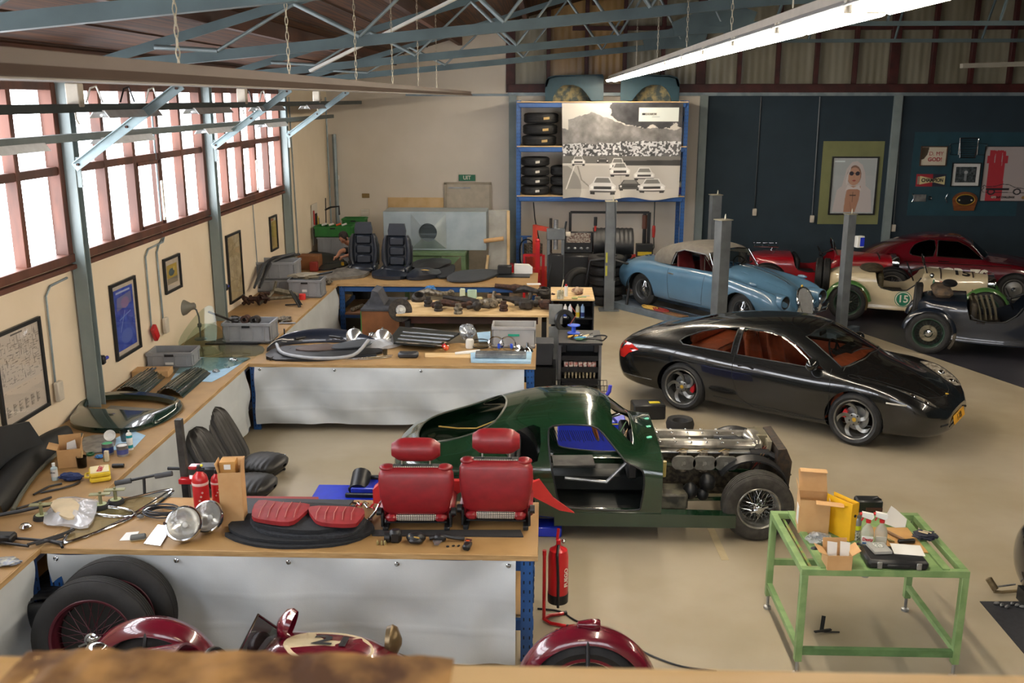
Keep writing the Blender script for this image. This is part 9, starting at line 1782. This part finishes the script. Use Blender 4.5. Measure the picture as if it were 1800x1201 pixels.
g=G();tl=[(.19,.05,ZT-.02),(W_-.19,.05,ZT-.02),(W_-.19,D_-.05,ZT-.02),(.19,D_-.05,ZT-.02)];bt=[(W_/2-.04,D_*.4-.04,ZT-.16),(W_/2+.04,D_*.4-.04,ZT-.16),(W_/2+.04,D_*.4+.04,ZT-.16),(W_/2-.04,D_*.4+.04,ZT-.16)];g.add(tl+bt+[(p[0],p[1],p[2]-.012)for p in tl]+[(p[0],p[1],p[2]-.012)for p in bt],[(0,1,5,4),(1,2,6,5),(2,3,7,6),(3,0,4,7),(4,5,6,7),(8,12,13,9),(9,13,14,10),(10,14,15,11),(11,15,12,8),(15,14,13,12)]);part('drip_tray',g,GT3,TA)
g=G();g.cyl((W_/2,D_*.4,ZT-.24),(W_/2,D_*.4,ZT-.15),.02);g.cyl((W_/2,D_*.4,ZT-.25),(W_/2,D_*.4,ZT-.22),.027);part('drain',g,DULL,TA);g=G();g.box((W_/2+.1,.5,ZT-.005),(.74,.9,.006));part('loose_sheet',g,GT2,TA)
zt=ZT+.001
def tp_(u_,v_,dz=0):return P(u_,v_,z=zt+dz)
g=G();g.box((0,0,.004),(.34,.42,.008));one('card_board',g,mat('tan_card','#b98f55',.7),'tan card under the tools on the green table','cardboard',tp_(1580,950))
o=cbox('large open cardboard box with raised flaps on the green table',tp_(1430,935)+V((0,.06,0)),-.15,.22,.2,.27,(80,None,None,None));
g=G();g.box((.1,-.14,.27),(.2,.08,.004),rz=-.1);part('flap',g,CARD,o);g=G();g.add([(-.1,.1,.27),(.11,.1,.27),(.10,.16,.42),(-.11,.16,.42),(-.1,.104,.27),(.11,.104,.27),(.10,.164,.42),(-.11,.164,.42)],[(0,1,2,3),(7,6,5,4),(0,4,5,1),(2,6,7,3),(0,3,7,4),(1,5,6,2)]);part('flap',g,CARD,o);g=G();g.box((-.114,-.02,.13),(.003,.1,.14));part('white_label',g,WHITE,o)
g=G();g.box((.0,.13,.425),(.2,.08,.004));part('top_flap',g,CARD,o)
o=cbox('small open cardboard box with white papers at the front of the green table',tp_(1475,1003)+V((0,.07,0)),.0,.17,.14,.11,(25,35,None,80));
for k,x in enumerate((-.04,.05)):g=G();g.add([(x-.035,-.02,.05),(x+.035,-.01,.05),(x+.04,.02,.17),(x-.03,.02,.18),(x-.035,-.018,.05),(x+.035,-.008,.05),(x+.04,.022,.17),(x-.03,.022,.18)],[(0,1,2,3),(7,6,5,4)]);part('paper',g,WHITE,o)
blob('crumpled clear plastic wrap behind the small open box',tp_(1440,955),(.09,.07,.04),_M['wrinkle_plastic'],'plastic_wrap','plastic',41,1.1)
o=T('yellow_binder','yellow ring binder standing behind the small open box','binder',tp_(1480,945)+V((0,.05,0)),.55);YB2=mat('binder_yellow','#e2b01c',.45,nz=(8,.3),col2='#d3a218')
for s in(-1,1):g=G();g.box((s*.035,0,.15),(.004,.24,.3));part('cover',g,YB2,o)
g=G();g.box((0,-.12,.15),(.074,.004,.3));part('spine',g,YB2,o);g=G();g.cyl((0,-.123,.2),(0,-.126,.2),.012);part('ring_hole',g,BLACK,o);g=G();g.box((0,.02,.14),(.05,.2,.26));part('pages',g,WHITE,o)
for k,(u_,lab)in enumerate(((1525,'left of two clear spray bottles with red and white triggers'),(1549,'right of two clear spray bottles with red and white triggers'))):
 o=T('trigger_bottle',lab,'spray bottle',tp_(u_,962)+V((0,.03,.004)),-.2,'clear trigger bottles on the green table');g=G();secs=[]
 for z,w,d in((0,.042,.028),(.005,.046,.031),(.1,.046,.031),(.14,.035,.026),(.165,.016,.016),(.185,.015,.015)):secs.append([V((w*math.cos(a_),d*math.sin(a_),z))for a_ in[j*PI/12 for j in range(24)]])
 g.loft(secs);part('bottle',g,mat('milky_clear','#c9c8bc',.25,alpha=.55),o);g=G();g.cyl((0,0,.18),(0,0,.205),.019);part('red_collar',g,RED,o);g=G();g.prism([(-.05,.225),(.02,.205),(.035,.225),(.03,.25),(-.05,.26)],-.014,.014,pl='xz');part('trigger_head',g,WHITE,o);g=G();g.cyl((-.065,0,.243),(-.05,0,.243),.012);g.bar((-.035,0,.225),(-.05,0,.19),.01);part('red_nozzle',g,RED,o)
 if k==0:g=G();g.box((0,-.031,.05),(.08,.006,.065),b=.002);q=part('label',g,WHITE,o);text('Dasty',.032,mat('label_red','#c9222c',.5),q,(0,-.0355,.058),bold=.001);g=G();g.box((0,-.0345,.028),(.07,.002,.012));part('blue_strip',g,mat('tape_blue','#3f6fae'),q)
 else:g=G();g.box((0,-.031,.05),(.075,.006,.06),b=.002);part('label',g,mat('faded_label','#c8c6b8',.6),o)
g=G();g.lathe([(0,0),(.032,0),(.033,.16),(.026,.175),(.03,.18),(.03,.2),(0,.205)],n=24);o=one('aerosol_can',g,mat('grey_can','#8e9190',.3,metal=.5),'grey aerosol can with a yellow label left of the trigger bottles','can',tp_(1506,950)+V((0,.03,0)));g=G();g.lathe([(.0335,.08),(.0335,.115)],n=24);part('yellow_label',g,mat('lime_label','#c9d42a',.4),o);g=G();g.lathe([(.0332,.0),(.0332,.07)],n=24);part('lower_print',g,mat('speckled_print','#4a4d4c',.4,nz=(60,1),col2='#b8bab8'),o)
g=G();g.box((0,0,.06),(.2,.12,.12),b=.012);o=one('black_drill_box',g,BLACK,'black power unit at the back of the green table','machine',tp_(1528,905)+V((0,.05,0)));g=G();g.tube([(.03,-.02,.12),(.06,-.03,.14),(.09,-.02,.12),(.07,-.05,.04)],.008);part('cable',g,BLACK,o);g=G();g.box((.03,-.063,.05),(.13,.005,.03));part('maroon_panel',g,mat('maroon_plastic','#4b2523'),o)
g=G();q=[(-.06,0,.02),(.0,.0,.16),(.05,.02,.12),(.13,.0,.05),(.1,-.06,.01),(.02,-.07,.01)];g.add(q+[(a_,b_+.003,c_)for a_,b_,c_ in q],[(0,1,2,3,4,5),(11,10,9,8,7,6)]);one('white_wipe',g,WHITE,'crumpled white paper wipe standing behind the hammer','paper',tp_(1565,925)+V((0,.02,0)))
o=T('hammer','hammer with a brown handle and black head on the tan card','hammer',tp_(1575,945,.01),.0);g=G();g.cyl((.03,-.08,.018),(-.08,.14,.015),.011);part('handle',g,mat('brown_handle','#7a5a3a',.5),o);g=G();g.box((.04,-.1,.018),(.13,.03,.03),b=.006,rz=.15);part('head',g,BLACK,o)
for k,(a,b,lab,m)in enumerate(((1560,950,'small brass nozzle on the tan card, left','brass'),(1567,953,'small brass nozzle on the tan card, right','brass'),(1575,967,'blue felt marker on the tan card','royal_blue'),(1590,962,'small black clip on the tan card','black_plastic'),(1566,968,'tiny blue screw bit on the tan card','royal_blue'))):g=G();g.cyl((-.02,.01,.01),(.02,-.01,.01),.007);one('small_tool',g,_M[m],lab,'tool',tp_(a,b,.009))
blob('pair of crumpled navy and beige gloves on the right rail of the green table',tp_(1625,948,.016),(.09,.06,.03),mat('navy_black_cloth','#171c2c',.85,nz=(9,.8),col2='#2a2d38'),'work_glove','glove',5,1.2)
g=G();g.bar((-.03,.02,.055),(.02,-.03,.06),.012,.006);g.bar((0,.03,.055),(.05,-.02,.06),.012,.006);one('beige_strap',g,mat('beige_rag','#c9b795'),'beige straps lying on the navy gloves','strap',tp_(1622,948,.02))
o=T('tool_case','black plastic tool case with grey latches at the front of the green table','case',tp_(1578,1000)+V((0,.1,0)),-.05);g=G();g.box((0,0,.035),(.42,.26,.07),b=.02);part('case_body',g,BLACK,o)
for x in(-.13,.14):g=G();g.box((x,-.132,.035),(.035,.008,.05),b=.003);part('latch',g,DULL,o)
g=G();g.box((0,-.128,.03),(.16,.02,.03),b=.008);part('handle',g,BLACK,o)
g=G();g.box((0,0,.001),(.21,.17,.002));one('white_paper',g,WHITE,'sheet of white paper on the black tool case','paper',tp_(1590,985)+V((.02,.02,.072)),-.15);g=G();g.box((0,0,.012),(.13,.15,.024),b=.003);o=one('parts_box',g,mat('clear_box','#b9bab4',.2,alpha=.8),'flat clear box with a printed card on the black tool case','box',tp_(1545,985)+V((0,.02,.072)),.1);g=G();g.box((0,.02,.0255),(.06,.06,.001));part('printed_card',g,mat('grey_print','#5f6c6a',.6,nz=(70,1),col2='#c9cbc5'),o)
g=G();g.tube([(0,0,.0),(.04,.02,.02),(.08,-.02,.01)],.01);one('black_clip',g,BLACK,'black cable clip beside the small open box','clip',tp_(1500,962,0))
blob('small dark and red cap left of the small open box',tp_(1432,968),(.03,.02,.015),BLACK,'cap','cap',12,.5)
o=T('brush_tool','small black brush and wire tool on the floor under the green table','tool',fl(1450,1125)+V((0,.1,0)));g=G();g.bar((0,0,.01),(.04,.1,.09),.03,.008);g.bar((-.06,-.02,.02),(.08,.02,.02),.02,.01);g.cyl((.02,0,.01),(.14,.0,.01),.006);part('tool_body',g,BLACK,o)
flat('black_mat','black rubber mat with metal scraps at the right edge','mat',[(1722,1058),(1800,1058),(1850,1150),(1800,1150)],.001,.004,mat('dark_mat','#191b20',.7,nz=(20,.5),col2='#22242a'),smooth=False)
for k in range(6):g=G();g.ell((0,0,.012),(.03,.015,.012),8,5);one('metal_scrap',g,DULL,'small bright metal scrap on the black mat','scrap',P(1752+k*9,1063+(k%3)*3,z=.006),random.random(),'metal scraps on the black mat')
p=fl(1795,1075);g=G();g.ell((.14,0,.42),(.17,.3,.33),24,16);o=one('black_tank',g,mat('black_gloss','#0e1416',.2,coat=1),'glossy black rounded tank cut by the right edge','tank',p+V((.02,.12,0)));g=G();g.ell((-.02,-.12,.48),(.02,.03,.03));part('white_mark',g,WHITE,o);g=G();g.box((.14,0,.06),(.2,.2,.12));part('tank_base',g,BLACK,o)
o=T('mallet','brown mallet head with two steel rods beside the black tank','mallet',fl(1750,1052)+V((.02,.08,0)));g=G();g.cyl((-.05,.02,.13),(.0,-.02,.05),.028);part('mallet_head',g,mat('worn_brass','#7a6a4c',.5,metal=.3,nz=(10,.8),col2='#54482f'),o);g=G();g.cyl((0,0,.06),(.18,.02,.08),.008);part('rod',g,DULL,o);g=G();g.tube([(-.01,-.02,.03),(.06,-.02,.025),(.2,.0,.03)],.014);part('rod',g,mat('worn_brass','#7a6a4c'),o)
